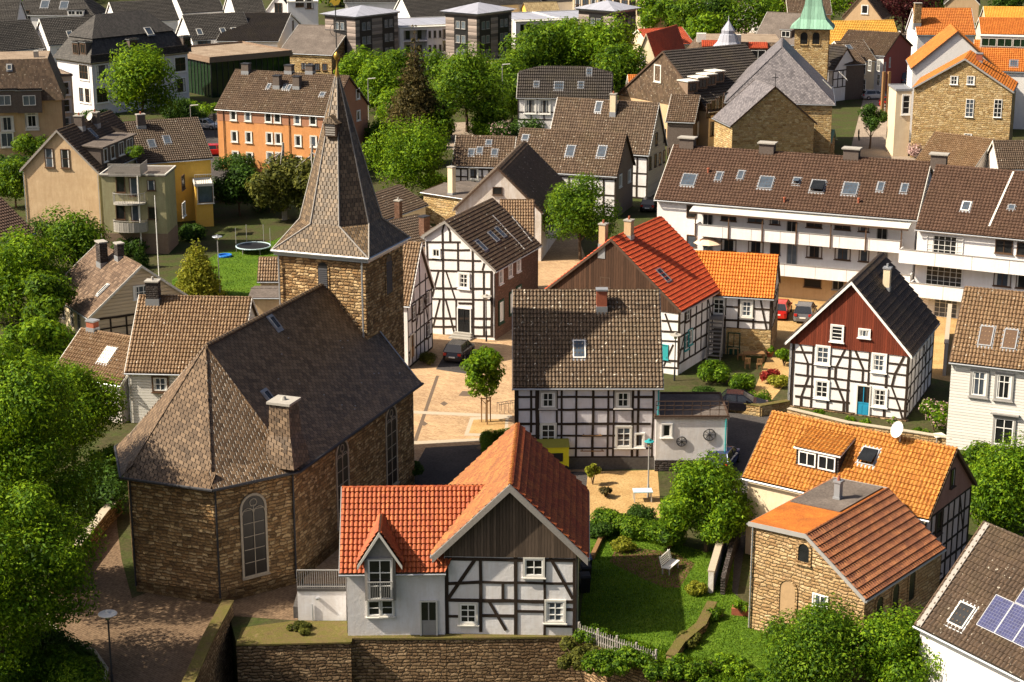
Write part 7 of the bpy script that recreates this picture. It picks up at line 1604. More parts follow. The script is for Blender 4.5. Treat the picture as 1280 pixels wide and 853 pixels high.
# ------------------------------------------------------------------ trees, far to near
T = tree
T('broad bright green maple in front of the white villa', 180, 168, 5.6, 12.5, 'leaf_bright', 'maple_tree', 11, 9000, .26, clumps=34)
T('round green tree hiding the lane, right of the half-timbered gable house', 725, 325, 3.7, 8.2, 'leaf_mid', 'lime_tree', 12, 15000, .15, clumps=34)
T('tall dark green tree right of the brown spruce', 584, 165, 5.0, 12, 'leaf_mid', 'lime_tree', 13, 9000, .25, clumps=34, bot=-.9)
conifer('tall brownish spruce beyond the church spire', 520, 175, 4.6, 16, 'leaf_brown', 14, 17000, .24, tp=1.25)
T('yellow green drooping tree right of the church spire', 508, 254, 5.0, 9.6, 'leaf_bright', 'willow_tree', 15, 14000, .17, clumps=30, bot=-.95, th=2)
T('light green tree behind the orange apartment building', 472, 142, 4.4, 8.5, 'leaf_bright', 'lime_tree', 16, 5000, .26, bot=-.95, th=1.5)
T('bushy light green tree between dark lime and striped tower', 625, 140, 4.5, 8.5, 'leaf_mid', 'lime_tree', 17, 4500, .26, bot=-.95, th=1.5)
for i, (x, y, r, h, l) in enumerate([(668, 112, 5.6, 10.5, 'bright tree behind the half hipped roof, leftmost of the cluster'), (712, 108, 6.0, 12, 'large bright tree in the middle of the cluster above the half hipped roof'), (752, 112, 6.2, 12, 'bright spreading tree on the right of the cluster above the half hipped roof'), (775, 125, 4.6, 9.5, 'green tree tucked against the tile hung gable')]):
    T(l, x, y, r, h, 'leaf_bright' if i in (1, 2) else 'leaf_mid', 'maple_tree', 20+i, 6500, .3, clumps=28, bot=-.95, th=2)
G_ = 'trees around the distant car park'
for i, (x, y, r, h, m) in enumerate([(812, 45, 4.4, 9, 'leaf_bright'), (840, 48, 4.6, 8.5, 'leaf_mid'), (862, 55, 5.2, 9.5, 'leaf_mid'), (888, 50, 4.8, 9, 'leaf_dark'), (905, 48, 5, 9, 'leaf_mid'), (932, 52, 6, 10, 'leaf_mid'), (882, 62, 4.5, 7, 'leaf_bright'), (960, 42, 5, 8, 'leaf_bright'), (1035, 32, 6.5, 11, 'leaf_bright'), (985, 22, 5, 8, 'leaf_dark'), (1170, 22, 5, 8, 'leaf_dark'), (1262, 24, 6, 9, 'leaf_dark'), (920, 30, 5, 8, 'leaf_dark'), (850, 30, 5, 8, 'leaf_dark')]):
    lab = ['round bright tree nearest the rightmost striped tower', 'green tree second from the striped tower at the car park', 'bushy tree in the middle of the car park row', 'dark tree left of the large car park tree', 'green tree behind the turret house roof', 'largest tree of the car park group, above the turret', 'small bright tree in front of the car park row', 'bright tree left of the copper steeple', 'bright tree right of the copper steeple', 'dark tree behind the copper steeple on the top edge', 'green tree right of the red beech', 'dark tree in the top right corner', 'dark tree before the white house at the top', 'dark tree behind the car park row'][i]
    T(lab, x, y, r, h, m, 'broadleaf_tree', 40+i, 2600, .36, clumps=18, bot=-.95, th=1.5, group=G_)
T('dark red copper beech at the top right', 1128, 42, 8.5, 14, 'leaf_red', 'copper_beech', 60, 6000, .36, clumps=30, bot=-.95, th=2)
for i, (x, y, r, h, m, l) in enumerate([(18, 14, 9, 11, 'leaf_dark', 'dark woodland tree in the top left corner'), (60, 4, 10, 10, 'leaf_mid', 'green tree above the hipped house at the top left'), (115, -2, 10, 9, 'leaf_dark', 'dark tree on the top edge behind the villa'), (5, 30, 5, 7, 'leaf_bright', 'light green tree at the left edge near the top'), (425, 8, 6, 9, 'leaf_bright', 'bright tree behind the first striped tower'), (640, 2, 8, 9, 'leaf_dark', 'dark tree behind the middle striped tower'), (755, -6, 9, 9, 'leaf_dark', 'dark tree behind the beige apartment block')]):
    T(l, x, y, r, h, m, 'broadleaf_tree', 70+i, 2400, .5, clumps=16, bot=-.95, th=1)
wood = MB(); rs = np.random.default_rng(5); cs, rd = [], []
for i in range(420):
    x = rs.uniform(-330, 330); y = rs.uniform(560, 760)+abs(x)*.1; cs.append((x, y, rs.uniform(2, 9))); rd.append(rs.uniform(5, 10))
o = obj('woodland', leaf_mesh('woodland', cs, rd, 42000, 1.3, 'leaf_dark', rs)); tag(o, 'distant woodland closing the view behind the town', 'woodland', None, 'stuff')
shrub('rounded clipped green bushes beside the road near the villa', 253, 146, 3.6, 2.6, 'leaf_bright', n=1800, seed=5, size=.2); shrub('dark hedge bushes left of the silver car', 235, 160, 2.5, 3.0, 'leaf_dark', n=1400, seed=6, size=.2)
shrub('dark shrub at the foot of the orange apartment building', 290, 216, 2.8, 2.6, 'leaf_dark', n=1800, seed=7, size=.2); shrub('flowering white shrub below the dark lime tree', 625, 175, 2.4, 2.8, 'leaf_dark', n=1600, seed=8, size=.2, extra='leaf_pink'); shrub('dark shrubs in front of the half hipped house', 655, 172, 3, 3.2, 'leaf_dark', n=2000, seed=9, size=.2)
shrub('tall shrubs behind the villa lawn left of the maple', 125, 158, 3, 2.5, 'leaf_dark', n=1800, seed=10, size=.2)
# fir pair with bare tops
for (x, y, s_, l) in ((356, 275, 81, 'drooping fir with bare forked top in front of the orange building, left of the pair'), (392, 278, 82, 'drooping fir with bare forked top, right of the pair beside the spire')):
    rs = np.random.default_rng(s_); o = empty('fir_tree', l, 'fir tree', P(x, y), 0, 'firs with bare tops'); cs, rd = crown_clumps(rs, 3.6, 3.4, 2.7, 4.4, 26, 0.9, 1.6, bot=-.9)
    obj('crown', leaf_mesh('crown', cs, rd, 6500, .24, 'leaf_olive', rs, droop=.5), o); mb = MB(); mb.tube((0, 0, 0), (0, 0, 6.5), .32, .2, 8); mb.tube((0, 0, 6.4), (.1, 0, 8.6), .2, .12, 7)
    for i in range(7): an = i*.9+s_; mb.tube((0, 0, 6.6+i*.2), (math.cos(an)*2.2, math.sin(an)*2.2, 5.9+i*.12), .09, .02, 5)
    mb.build('trunk', M('greywood'), o)
T('dark green leafy tree left of the fir pair', 300, 270, 2.9, 6.2, 'leaf_dark', 'broadleaf_tree', 83, 4500, .22, bot=-.95, th=1.2)
conifer('golden green cone shaped cypress on the lawn', 248, 372, 2.6, 5.6, 'leaf_yellow', 84, 15000, .15, 'cypress', tiers=14, tp=1.7, base=.04)
conifer('small dark green cypress beside the green apartment wing', 176, 335, 1.1, 2.9, 'leaf_dark', 85, 1600, .13, 'cypress', tiers=9, tp=1.5)
T('bushy yellow green tree below the beige gable', 92, 340, 3.6, 5.6, 'leaf_mid', 'broadleaf_tree', 86, 6500, .2, clumps=30, bot=-.95, th=1)
T('light green ash tree at the left edge below the beige house', 22, 400, 4.6, 8.4, 'leaf_bright', 'ash_tree', 87, 9500, .2, clumps=36, bot=-.95, th=1)
T('green tree left of the small shingle roofed house', 62, 425, 2.6, 6.0, 'leaf_mid', 'broadleaf_tree', 88, 4200, .2, bot=-.95, th=1)
shrub('dark ivy covered shrub at the left edge near the mansard house', 10, 232, 3.5, 5.0, 'leaf_dark', n=2600, seed=11, size=.22); shrub('green shrub between beige house and mansard house', 40, 200, 2.6, 4.2, 'leaf_mid', n=1800, seed=12, size=.22)
T('huge sunlit lime tree filling the lower left', 20, 745, 5.5, 15.4, 'leaf_bright', 'lime_tree', 90, 60000, .125, rz=7.0, th=4, clumps=70, cr=(.2, .36), bot=-.95, tr=.35)
T('tall green tree below the big lime tree at the left edge', 2, 855, 4.5, 11.5, 'leaf_bright', 'lime_tree', 91, 42000, .12, rz=5.3, th=3, clumps=56, cr=(.2, .36), bot=-.95, tr=.3)
T('yellow green tree between the lime and the low tiled roof', 92, 590, 3.3, 8.0, 'leaf_bright', 'lime_tree', 92, 22000, .12, clumps=44, bot=-.95, th=1.5)
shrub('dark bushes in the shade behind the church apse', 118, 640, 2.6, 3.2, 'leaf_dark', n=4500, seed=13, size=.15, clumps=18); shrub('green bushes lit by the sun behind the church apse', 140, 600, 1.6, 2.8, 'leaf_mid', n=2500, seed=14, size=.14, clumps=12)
hedge('clipped ivy hedge beside the brick path in the bottom left', [(-20, 880), (40, 850), (70, 850), (108, 868)], 2.0, 1.5, 'leaf_mid', 15, 420, .1)
hedge('dark hedge band under the trees at the bottom left', [(0, 830), (60, 815), (100, 835)], 1.6, 1.2, 'leaf_dark', 16, 420, .1)
# square and gardens
T('young staked maple on the paved square', 608, 528, 1.75, 6.1, 'leaf_bright', 'young_maple', 93, 4200, .15, clumps=30, cr=(.18, .34), th=1.8, tr=.07, spread=1.2)
hedge('u shaped clipped box hedge beside the planted square bed', [(612, 585), (608, 552), (640, 548), (652, 560)], .9, 1.0, 'leaf_mid', 17, 700, .07)
shrub('dark evergreen shrub against the church wall', 512, 603, 1.0, 1.9, 'leaf_dark', n=1600, seed=18, size=.13); shrub('dark round bush in front of the narrow half-timbered house', 536, 455, .9, 1.0, 'leaf_olive', n=1300, seed=19, size=.09)
T('large bushy green tree in the back garden', 882, 690, 2.75, 6.2, 'leaf_bright', 'elder_tree', 94, 26000, .11, clumps=70, cr=(.22, .36), th=.6, bot=-.95)
hedge('dark green garden hedge between patio and lawn', [(752, 660), (790, 672), (842, 680)], 1.5, 1.3, 'leaf_mid', 20, 520, .1); shrub('pale variegated shrub at the end of the garden hedge', 778, 688, .85, .8, 'leaf_yellow', n=900, seed=21, size=.1)
shrub('leafy bush left of the big garden tree', 835, 690, 1.2, 2.4, 'leaf_mid', n=2600, seed=22, size=.12, clumps=12)
shrub('standard clipped shrub on the patio', 741, 606, .55, 2.1, 'leaf_yellow', n=900, seed=23, size=.1, name='standard_tree'); shrub('small bronze leaved bush on the patio', 757, 622, .5, .9, 'leaf_brown', n=500, seed=24, size=.1)
T('dark leafy tree before the stone building, left of the pair', 1015, 862, 2.7, 4.6, 'leaf_mid', 'hazel_tree', 95, 22000, .10, clumps=44, bot=-.95, th=.5); T('bright leafy tree before the stone building, right of the pair', 1120, 872, 2.5, 4.4, 'leaf_bright', 'hazel_tree', 96, 20000, .10, clumps=40, bot=-.95, th=.5)
T('bright green tree between white sided house and solar roof', 1255, 665, 3.3, 5.6, 'leaf_bright', 'elder_tree', 97, 22000, .12, clumps=46, bot=-.95, th=.5)
shrub('ivy on the slope below the garden fence', 770, 838, 2.6, 1.1, 'leaf_mid', n=6000, seed=25, size=.1, clumps=20, ry=1.2, name='ivy'); shrub('ivy on the slope left of the garden wall end', 850, 848, 2.2, 1.0, 'leaf_mid', n=4500, seed=26, size=.1, clumps=18, ry=1.2, name='ivy'); shrub('low creepers above the retaining wall', 720, 826, 1.6, .9, 'leaf_olive', n=3500, seed=27, size=.1, clumps=14, name='ivy'); shrub('bushes at the bottom edge below the lower lawn', 935, 868, 3.2, 1.0, 'leaf_mid', n=6000, seed=28, size=.11, clumps=22, ry=1.2)
shrub('lilac bush with pink blossom beside the half-timbered house', 1167, 540, 1.35, 3.0, 'leaf_bright', n=3600, seed=29, size=.13, clumps=14, extra='leaf_pink', name='lilac_bush')
shrub('leafy rose bushes below the wooden stair', 893, 478, 1.5, 1.9, 'leaf_mid', n=3200, seed=30, size=.12, clumps=12); shrub('green bushes in the middle of the stair garden', 925, 486, 1.4, 1.3, 'leaf_mid', n=2400, seed=31, size=.12); shrub('bright red leaved maple bush in the garden', 961, 478, .8, 1.5, 'leaf_crimson', n=1400, seed=32, size=.12, name='red_maple'); shrub('yellow green bush by the garden steps', 980, 458, .9, 1.8, 'leaf_bright', n=1500, seed=33, size=.12); shrub('low ochre bush left of the red gable house', 975, 485, .9, 1.2, 'leaf_yellow', n=1200, seed=34, size=.12)
shrub('potted green shrub beside the garden table', 962, 446, .45, 1.2, 'leaf_bright', n=600, seed=35, size=.1)
for i, (x, y, l) in enumerate([(1022, 522, 'small shrub at the front of the red gable house, leftmost'), (1062, 532, 'small shrub left of the turquoise door'), (1082, 534, 'small shrub right of the turquoise door'), (1117, 533, 'white flowering shrub at the front right of the red gable house')]): shrub(l, x, y, .5, .8, 'leaf_bright', n=500, seed=100+i, size=.09, extra='leaf_pink' if i == 3 else None)
T('dark street tree beside the second church', 1087, 186, 1.9, 6.5, 'leaf_dark', 'street_tree', 98, 2600, .2, clumps=16); shrub('pink blossoming shrub below the yellow stone gable', 1148, 196, 2.2, 2.2, 'leaf_pink', n=1600, seed=36, size=.18, name='azalea')
shrub('potted greenery on the roof terrace', 0, 0, 1.3, 1.2, 'leaf_mid', n=700, seed=37, size=.13, loc=P(172, 196, 8.3))
shrub('green bushes in front of the stone hall', 425, 85, 3.5, 2.5, 'leaf_bright', n=1500, seed=38, size=.25); shrub('light green bushes before the glass building', 325, 55, 3.5, 2.5, 'leaf_bright', n=1200, seed=39, size=.25)

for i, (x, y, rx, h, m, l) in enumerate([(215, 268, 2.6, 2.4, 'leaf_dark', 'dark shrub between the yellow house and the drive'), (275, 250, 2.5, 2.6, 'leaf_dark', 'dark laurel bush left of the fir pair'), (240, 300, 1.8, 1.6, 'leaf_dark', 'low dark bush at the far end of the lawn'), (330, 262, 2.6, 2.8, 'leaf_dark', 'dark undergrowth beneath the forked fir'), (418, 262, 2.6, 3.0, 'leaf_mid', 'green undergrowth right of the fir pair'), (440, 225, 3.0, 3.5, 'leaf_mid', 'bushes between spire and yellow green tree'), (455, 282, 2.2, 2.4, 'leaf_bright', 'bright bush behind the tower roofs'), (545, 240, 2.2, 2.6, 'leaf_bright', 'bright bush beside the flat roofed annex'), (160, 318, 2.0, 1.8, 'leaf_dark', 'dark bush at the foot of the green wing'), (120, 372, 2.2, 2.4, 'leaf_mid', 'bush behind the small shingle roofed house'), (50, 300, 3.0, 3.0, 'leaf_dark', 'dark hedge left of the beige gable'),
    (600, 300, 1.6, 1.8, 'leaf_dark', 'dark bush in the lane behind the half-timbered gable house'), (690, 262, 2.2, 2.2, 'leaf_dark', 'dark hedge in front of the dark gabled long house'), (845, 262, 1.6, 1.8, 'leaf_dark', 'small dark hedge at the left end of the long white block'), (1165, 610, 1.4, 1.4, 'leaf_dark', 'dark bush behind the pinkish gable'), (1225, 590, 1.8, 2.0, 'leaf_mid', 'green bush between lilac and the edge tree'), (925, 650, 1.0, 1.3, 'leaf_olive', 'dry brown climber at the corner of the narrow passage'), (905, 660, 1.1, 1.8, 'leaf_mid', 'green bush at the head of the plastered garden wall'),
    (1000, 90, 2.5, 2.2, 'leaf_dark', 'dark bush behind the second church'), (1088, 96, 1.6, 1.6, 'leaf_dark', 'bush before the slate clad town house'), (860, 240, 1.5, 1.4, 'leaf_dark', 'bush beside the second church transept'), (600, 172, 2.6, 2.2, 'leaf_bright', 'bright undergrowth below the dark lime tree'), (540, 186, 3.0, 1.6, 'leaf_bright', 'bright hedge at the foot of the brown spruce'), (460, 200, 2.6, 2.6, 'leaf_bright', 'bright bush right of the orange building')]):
    shrub(l, x, y, rx, h, m, n=2000, seed=200+i, size=.16 if y > 230 else .2, clumps=12)

for i, (x, y, rx, h, m, l) in enumerate([(748, 672, .9, 1.3, 'leaf_dark', 'dark bush at the corner of the raised timber bed'), (765, 668, .8, 1.5, 'leaf_mid', 'tall bush at the left end of the garden hedge'), (800, 655, 1.0, 1.3, 'leaf_dark', 'dark bush between patio and hedge'), (868, 742, .8, .7, 'leaf_yellow', 'low yellowish plants in front of the plastered garden wall'), (895, 775, .8, .6, 'leaf_mid', 'low plants along the mossy stone wall, upper end'), (862, 806, .9, .6, 'leaf_olive', 'overgrown plants along the mossy stone wall, lower end'), (740, 800, 1.1, .8, 'leaf_mid', 'weeds behind the picket fence, left end'), (790, 826, 1.2, .8, 'leaf_bright', 'weeds behind the picket fence, right end'), (975, 800, 1.0, 1.0, 'leaf_mid', 'bush at the left foot of the stone building'), (905, 840, 1.6, .7, 'leaf_bright', 'bright ground plants on the lower lawn'),
    (760, 650, .6, .9, 'leaf_bright', 'small bright bush on the patio edge'), (880, 500, 1.0, 1.1, 'leaf_dark', 'dark bush behind the ochre stone wall, left'), (945, 505, 1.1, 1.0, 'leaf_mid', 'leafy bush behind the ochre stone wall, right'), (1150, 548, .7, .8, 'leaf_mid', 'small green bush beside the lilac'), (1035, 530, .5, .6, 'leaf_mid', 'low plants between the front windows of the red gable house'), (640, 548, .8, .7, 'leaf_bright', 'bright low plants in the square bed'), (375, 790, .9, .4, 'leaf_olive', 'low weeds on the mossy terrace')]):
    shrub(l, x, y, rx, h, m, n=2600, seed=300+i, size=.085, clumps=14)
scatter_leaves('weeds', 'rough weeds and ground ivy on the slope above the retaining wall', [(722, 800), (760, 814), (830, 838), (862, 856), (930, 860), (935, 835), (850, 822), (760, 792)], 9000, .10, .22, 'leaf_mid', 8, .01)

G2_ = 'trees filling the band behind the spire and the lime'
for i, (x, y, r, h, m, l) in enumerate([(448, 118, 4.2, 7.5, 'leaf_bright', 'bright tree right of the brown hall roof, left end of the band'), (492, 122, 4.4, 8, 'leaf_mid', 'tree between hall and brown spruce'), (500, 165, 3.6, 6.5, 'leaf_bright', 'bright tree at the left foot of the brown spruce'), (548, 132, 4.6, 8.5, 'leaf_mid', 'tree behind the spruce and the dark lime'), (605, 128, 4.6, 7.5, 'leaf_bright', 'bright tree below the mossy flat roof'), (640, 150, 4.0, 7.5, 'leaf_mid', 'green tree left of the half hipped house'), (655, 118, 4.6, 8, 'leaf_mid', 'tree right of the mossy flat roof'), (610, 168, 3.2, 5.5, 'leaf_mid', 'small tree right of the dark lime'), (550, 175, 3.4, 5.5, 'leaf_mid', 'small tree between spruce and dark lime'), (735, 92, 5.2, 9, 'leaf_mid', 'tree behind the bright cluster, above the half hipped roof'), (690, 88, 5.0, 8.5, 'leaf_bright', 'bright tree behind the cluster, left of its middle'), (472, 205, 3.4, 6.0, 'leaf_mid', 'tree close to the right side of the spire'), (535, 205, 2.8, 4.5, 'leaf_mid', 'tree left of the weathered brown roof')]):
    T(l, x, y, r, h, m, 'broadleaf_tree', 400+i, 4200, .26, clumps=28, cr=(.22, .42), bot=-.95, th=1, group=G2_)
for i, (x, y, r, h, m, l) in enumerate([(5, 175, 3.2, 6, 'leaf_mid', 'tree at the left edge under the mansard dormers'), (20, 260, 3.2, 5.5, 'leaf_mid', 'tree at the left edge beside the beige gable'), (-2, 345, 3.6, 6.5, 'leaf_mid', 'tree at the left edge above the dark tiled roof'), (130, 180, 3.0, 4.5, 'leaf_dark', 'dark tree under the white villa corner'), (225, 158, 2.6, 3.5, 'leaf_dark', 'dark tree right of the maple'), (50, 480, 2.8, 5.6, 'leaf_bright', 'bright tree between ash tree and lime tree')]):
    T(l, x, y, r, h, m, 'broadleaf_tree', 430+i, 5200, .2, clumps=30, cr=(.22, .42), bot=-.95, th=1)
# ------------------------------------------------------------------ cars, street furniture, garden things
m_plain('tyre', (0.015, 0.015, 0.016), 0.8, var=.1); m_plain('carglass', (0.02, 0.022, 0.026), 0.08, var=.1, spec=.8); m_plain('lamp_red', (0.45, 0.02, 0.015), 0.3); m_plain('chrome', (0.6, 0.6, 0.62), 0.2, metal=.9, var=.05); m_plain('plate', (0.75, 0.75, 0.72), 0.4, var=.02)
for k, c in (('car_black', (0.014, 0.012, 0.016)), ('car_red', (0.50, 0.015, 0.012)), ('car_silver', (0.45, 0.46, 0.48)), ('car_blue', (0.02, 0.04, 0.13)), ('car_grey', (0.14, 0.14, 0.15)), ('car_white', (0.75, 0.75, 0.75))): m_plain(k, c, 0.22, metal=.25 if k != 'car_white' else 0, var=.03, spec=.7)
def car(label, px, py, az, paint, hatch=True, Lc=4.1, W=1.74, Hc=1.45, group=None):
    """car centred on ground pixel; az = heading, clockwise from straight away"""
    o = empty('car', label, 'car', P(px, py, .015), -R(az)+PI/2, group)    # local +x is the nose
    h = Lc/2
    st = [(-h, .55, .70), (-h+.12, .90, .93), (-h*.62, .98, .97), (-h*.1, .97, 1.0), (h*.30, .93, 1.0), (h*.62, .86, .98), (h*.92, .70, .92), (h, .48, .74)]
    mb = MB(); rows = []
    for x, zt, wf in st:
        w = W/2*wf; rows.append([V((x, -w*.96, .24)), V((x, -w, .45)), V((x, -w*.98, zt*.86)), V((x, -w*.86, zt)), V((x, w*.86, zt)), V((x, w*.98, zt*.86)), V((x, w, .45)), V((x, w*.96, .24))])
    for a, b in zip(rows, rows[1:]):
        for i in range(8): j = (i+1) % 8; mb.face([a[i], a[j], b[j], b[i]])
    mb.face(rows[0][::-1]); mb.face(rows[-1]); mb.build('body', M(paint), o, True)
    xr = -h+.12 if hatch else -h*.58; cab = [(xr, .93), (xr+.42, Hc-.03), (-h*.05, Hc), (h*.18, Hc-.06), (h*.52, .92)]
    gl, rf = MB(), MB(); cr = []
    for x, z in cab: w = W/2*(.90 if z < 1.1 else .70); cr.append([V((x, -w, z)), V((x, w, z))])
    for k, (a, b) in enumerate(zip(cr, cr[1:])):
        (gl if k in (0, 3) else rf).face([a[0], a[1], b[1], b[0]])
    for sd in (0, 1):
        base = [V((cab[0][0], (-1, 1)[sd]*W/2*.9, .92)), V((cab[-1][0], (-1, 1)[sd]*W/2*.9, .92))]; gl.face([c[sd] for c in cr] if sd == 0 else [c[sd] for c in cr][::-1])
        for k in (1, 2): rf.bar(cr[k][sd]+V((0, 0, -.0)), V((cr[k][sd].x+(-.1 if k == 1 else .05), (-1, 1)[sd]*W/2*.905, .93)), .07, .03, (0, (-1, 1)[sd], .2))
        rf.bar(cr[0][sd], cr[1][sd], .07, .03, (0, (-1, 1)[sd], .3)); rf.bar(cr[3][sd], cr[4][sd], .07, .03, (0, (-1, 1)[sd], .3)); rf.bar(cr[1][sd], cr[3][sd], .06, .03, (0, (-1, 1)[sd], .5))
    rf.build('roof', M(paint), o); gl.build('windows', M('carglass'), o)
    for x in (-h*.62, h*.62):
        for sg in (-1, 1):
            wm, rm = MB(), MB(); y = sg*(W/2-.10); wm.tube((x, y-.10, .31), (x, y+.12 if sg > 0 else y+.10, .31), .31, seg=18) if sg > 0 else wm.tube((x, y-.12, .31), (x, y+.10, .31), .31, seg=18)
            rm.tube((x, y+sg*.12, .31), (x, y+sg*.135, .31), .19, seg=12); w_ = wm.build('wheel', M('tyre'), o); rm.build('rim', M('chrome'), w_)
    for sg in (-1, 1):
        l = MB(); l.box(-h-.015, -h+.16, sg*W*.36-.13, sg*W*.36+.13, .68, .88); l.build('tail_light', M('lamp_red'), o)
        l = MB(); l.box(h-.16, h+.012, sg*W*.33-.16, sg*W*.33+.16, .58, .70); l.build('headlight', M('chrome'), o)
        l = MB(); l.box(h*.28, h*.36, sg*(W/2+.02)-.09, sg*(W/2+.02)+.09, .93, 1.05); l.build('mirror', M(paint), o)
    l = MB(); l.box(-h-.02, -h+.02, -.26, .26, .50, .61); l.build('number_plate', M('plate'), o); return o
car('black hatchback parked in front of the tall half-timbered gable house', 574, 447, 16, 'car_black', Lc=3.9, W=1.7, Hc=1.5)
car('black saloon parked behind the white annex', 922, 513, 100, 'car_black', False, 4.4)
car('dark blue car half hidden behind the back garden tree', 903, 583, 20, 'car_blue', Lc=3.9)
car('dark grey car parked on the yard behind the red gable house', 1006, 398, 15, 'car_grey', Hc=1.5); car('bright red car at the corner of the orange roofed house', 975, 394, 15, 'car_red')
car('silver estate car on the road left of the orange apartment building', 257, 161, 105, 'car_silver'); car('red car beside the orange apartment building', 272, 194, 80, 'car_red')
car('silver car parked in the shopping street', 1093, 124, 80, 'car_silver', Lc=4.2); car('red car crossing behind the pillars in the shopping street', 1115, 133, 95, 'car_red', Lc=4.0); car('silver van parked at the far end of the shopping street', 1131, 104, 5, 'car_grey', Hc=1.9, Lc=4.6); car('black car in the lane right of the round green tree', 813, 262, 15, 'car_black')
gq = 'cars in the distant car park'
for i, (x, y, c, l) in enumerate([(822, 40, 'car_red', 'red car in the distant car park, nearest the striped tower'), (832, 41, 'car_white', 'white car in the distant car park beside the red one'), (846, 39, 'car_silver', 'silver car in the distant car park, third from the striped tower'), (878, 12, 'car_white', 'white car at the far side of the car park'), (893, 11, 'car_silver', 'silver car at the far side of the car park'), (905, 66, 'car_blue', 'blue car at the near side of the car park'), (1148, 60, 'car_white', 'white car at the far end of the shopping street')]): car(l, x, y, 80+i*7, c, group=gq if i < 6 else None)

def lathe_thing(o, name, prof, mat, seg=14): m = MB(); m.lathe((0, 0, 0), prof, seg); return m.build(name, M(mat), o, True)
def lamp(label, px, py, h, head='concrete', post='darkmetal', r=.30):
    o = empty('street_lamp', label, 'street lamp', P(px, py, .012)); m = MB(); m.tube((0, 0, 0), (0, 0, .9), .075, .075, 10); m.tube((0, 0, .9), (0, 0, h), .05, .045, 10); m.build('post', M(post), o)
    m = MB(); m.lathe((0, 0, h), [(.045, 0), (.12, .03), (.15, .22), (.11, .34), (0, .35)], 14); m.build('lantern', M('chrome'), o, True)
    m = MB(); m.lathe((0, 0, h+.33), [(0, .06), (r*1.5, .03), (r*1.6, .0), (r*1.5, -.02), (0, .0)], 20); m.lathe((0, 0, h+.38), [(.12, 0), (.1, .12), (0, .16)], 10); m.build('shade', M(head), o); return o
lamp('grey disc shaded street lamp standing on the brick path in the lower left', 141, 864, 3.9, 'offwhite')
lamp('dark street lamp with disc shade before the tall half-timbered gable house', 608, 427, 3.6); lamp('pale street lamp in front of the red roofed barn-like house', 843, 476, 3.4)
o = lamp('turquoise domed street lamp on the patio beside the central house', 810, 622, 3.5, 'teal', 'greyframe', .2)
lamp('tall slim garden lamp beside the golden cypress', 275, 372, 5.4, 'zinc', 'zinc')
o = empty('mast', 'thin tall white pole rising from the chimney near the small shingle roofed house', 'pole', P(200, 366, 0)); m = MB(); m.tube((0, 0, 0), (0, 0, 9.2), .06, .035, 8); m.build('pole', M('white'), o)
# street lamps in the distance
for x, y, h, l in ((240, 178, 5, 'tall grey lamp post by the road left of the orange building'), (461, 150, 6, 'lamp post right of the orange apartment building'), (628, 160, 9, 'tall grey lamp mast left of the half hipped house')):
    o = empty('street_lamp', l, 'street lamp', P(x, y, 0)); m = MB(); m.tube((0, 0, 0), (0, 0, h), .07, .05, 7); m.build('post', M('greyframe'), o); m = MB(); m.bar((0, 0, h), (1.1, 0, h+.1), .25, .1, (0, 0, 1)); m.build('lantern', M('offwhite'), o)
# traffic light
o = empty('traffic_light', 'dark traffic light beside the road left of the orange building', 'traffic light', P(269, 172, 0)); m = MB(); m.tube((0, 0, 0), (0, 0, 2.9), .06, seg=7); m.build('post', M('darkmetal'), o); m = MB(); m.box(-.2, .2, -.15, .15, 2.3, 3.3); m.build('signal_head', M('black'), o)
# slatted garden bench
bp = P(838, 714, .02); o = empty('garden_bench', 'white slatted garden bench on the bare soil bed', 'bench', bp, R(62)); 
for nm, rows in (('seat', [(-.22+.11*i, .44) for i in range(5)]), ('backrest', [(.28+.03*i, .55+.11*i) for i in range(5)])):
    m = MB()
    for y, z in rows: (m.box(-.75, .75, y-.04, y+.04, z-.02, z+.02) if nm == 'seat' else m.box(-.75, .75, y-.015, y+.015, z-.04, z+.04))
    for x in (-.6, .6): (m.box(x-.03, x+.03, -.25, .28, .39, .42) if nm == 'seat' else m.bar((x, .26, .42), (x, .43, 1.05), .06, .03, (0, 1, 0), off=.02))
    m.build(nm, M('white'), o)
for x in (-.65, .65):
    for y in (-.2, .22): m = MB(); m.box(x-.03, x+.03, y-.03, y+.03, 0, .39); m.build('leg', M('greyframe'), o)
# wheelie bins behind the white house
for i, (x, y, c) in enumerate([(733, 716, 'blue'), (732, 727, 'black'), (731, 739, 'black')]):
    o = empty('wheelie_bin', ['blue lidded wheelie bin beside the white gabled house', 'black wheelie bin next to the blue one', 'black wheelie bin, nearest the fence'][i], 'wheelie bin', P(x, y, .012), .1, 'wheelie bins beside the house'); m = MB()
    m._hexa([(-.24, -.28, 0), (.24, -.28, 0), (.24, .25, 0), (-.24, .25, 0), (-.29, -.36, .95), (.29, -.36, .95), (.29, .33, .95), (-.29, .33, .95)]); m.build('bin_body', M('black'), o)
    m = MB(); m._hexa([(-.31, -.4, .955), (.31, -.4, .955), (.31, .36, .955), (-.31, .36, .955), (-.27, -.32, 1.05), (.27, -.32, 1.05), (.27, .3, 1.08), (-.27, .3, 1.08)]); m.build('lid', M('car_blue' if c == 'blue' else 'black'), o)
    for sg in (-1, 1): m = MB(); m.tube((sg*.25, .3, .1), (sg*.30, .3, .1), .1, seg=10); m.build('wheel', M('tyre'), o)
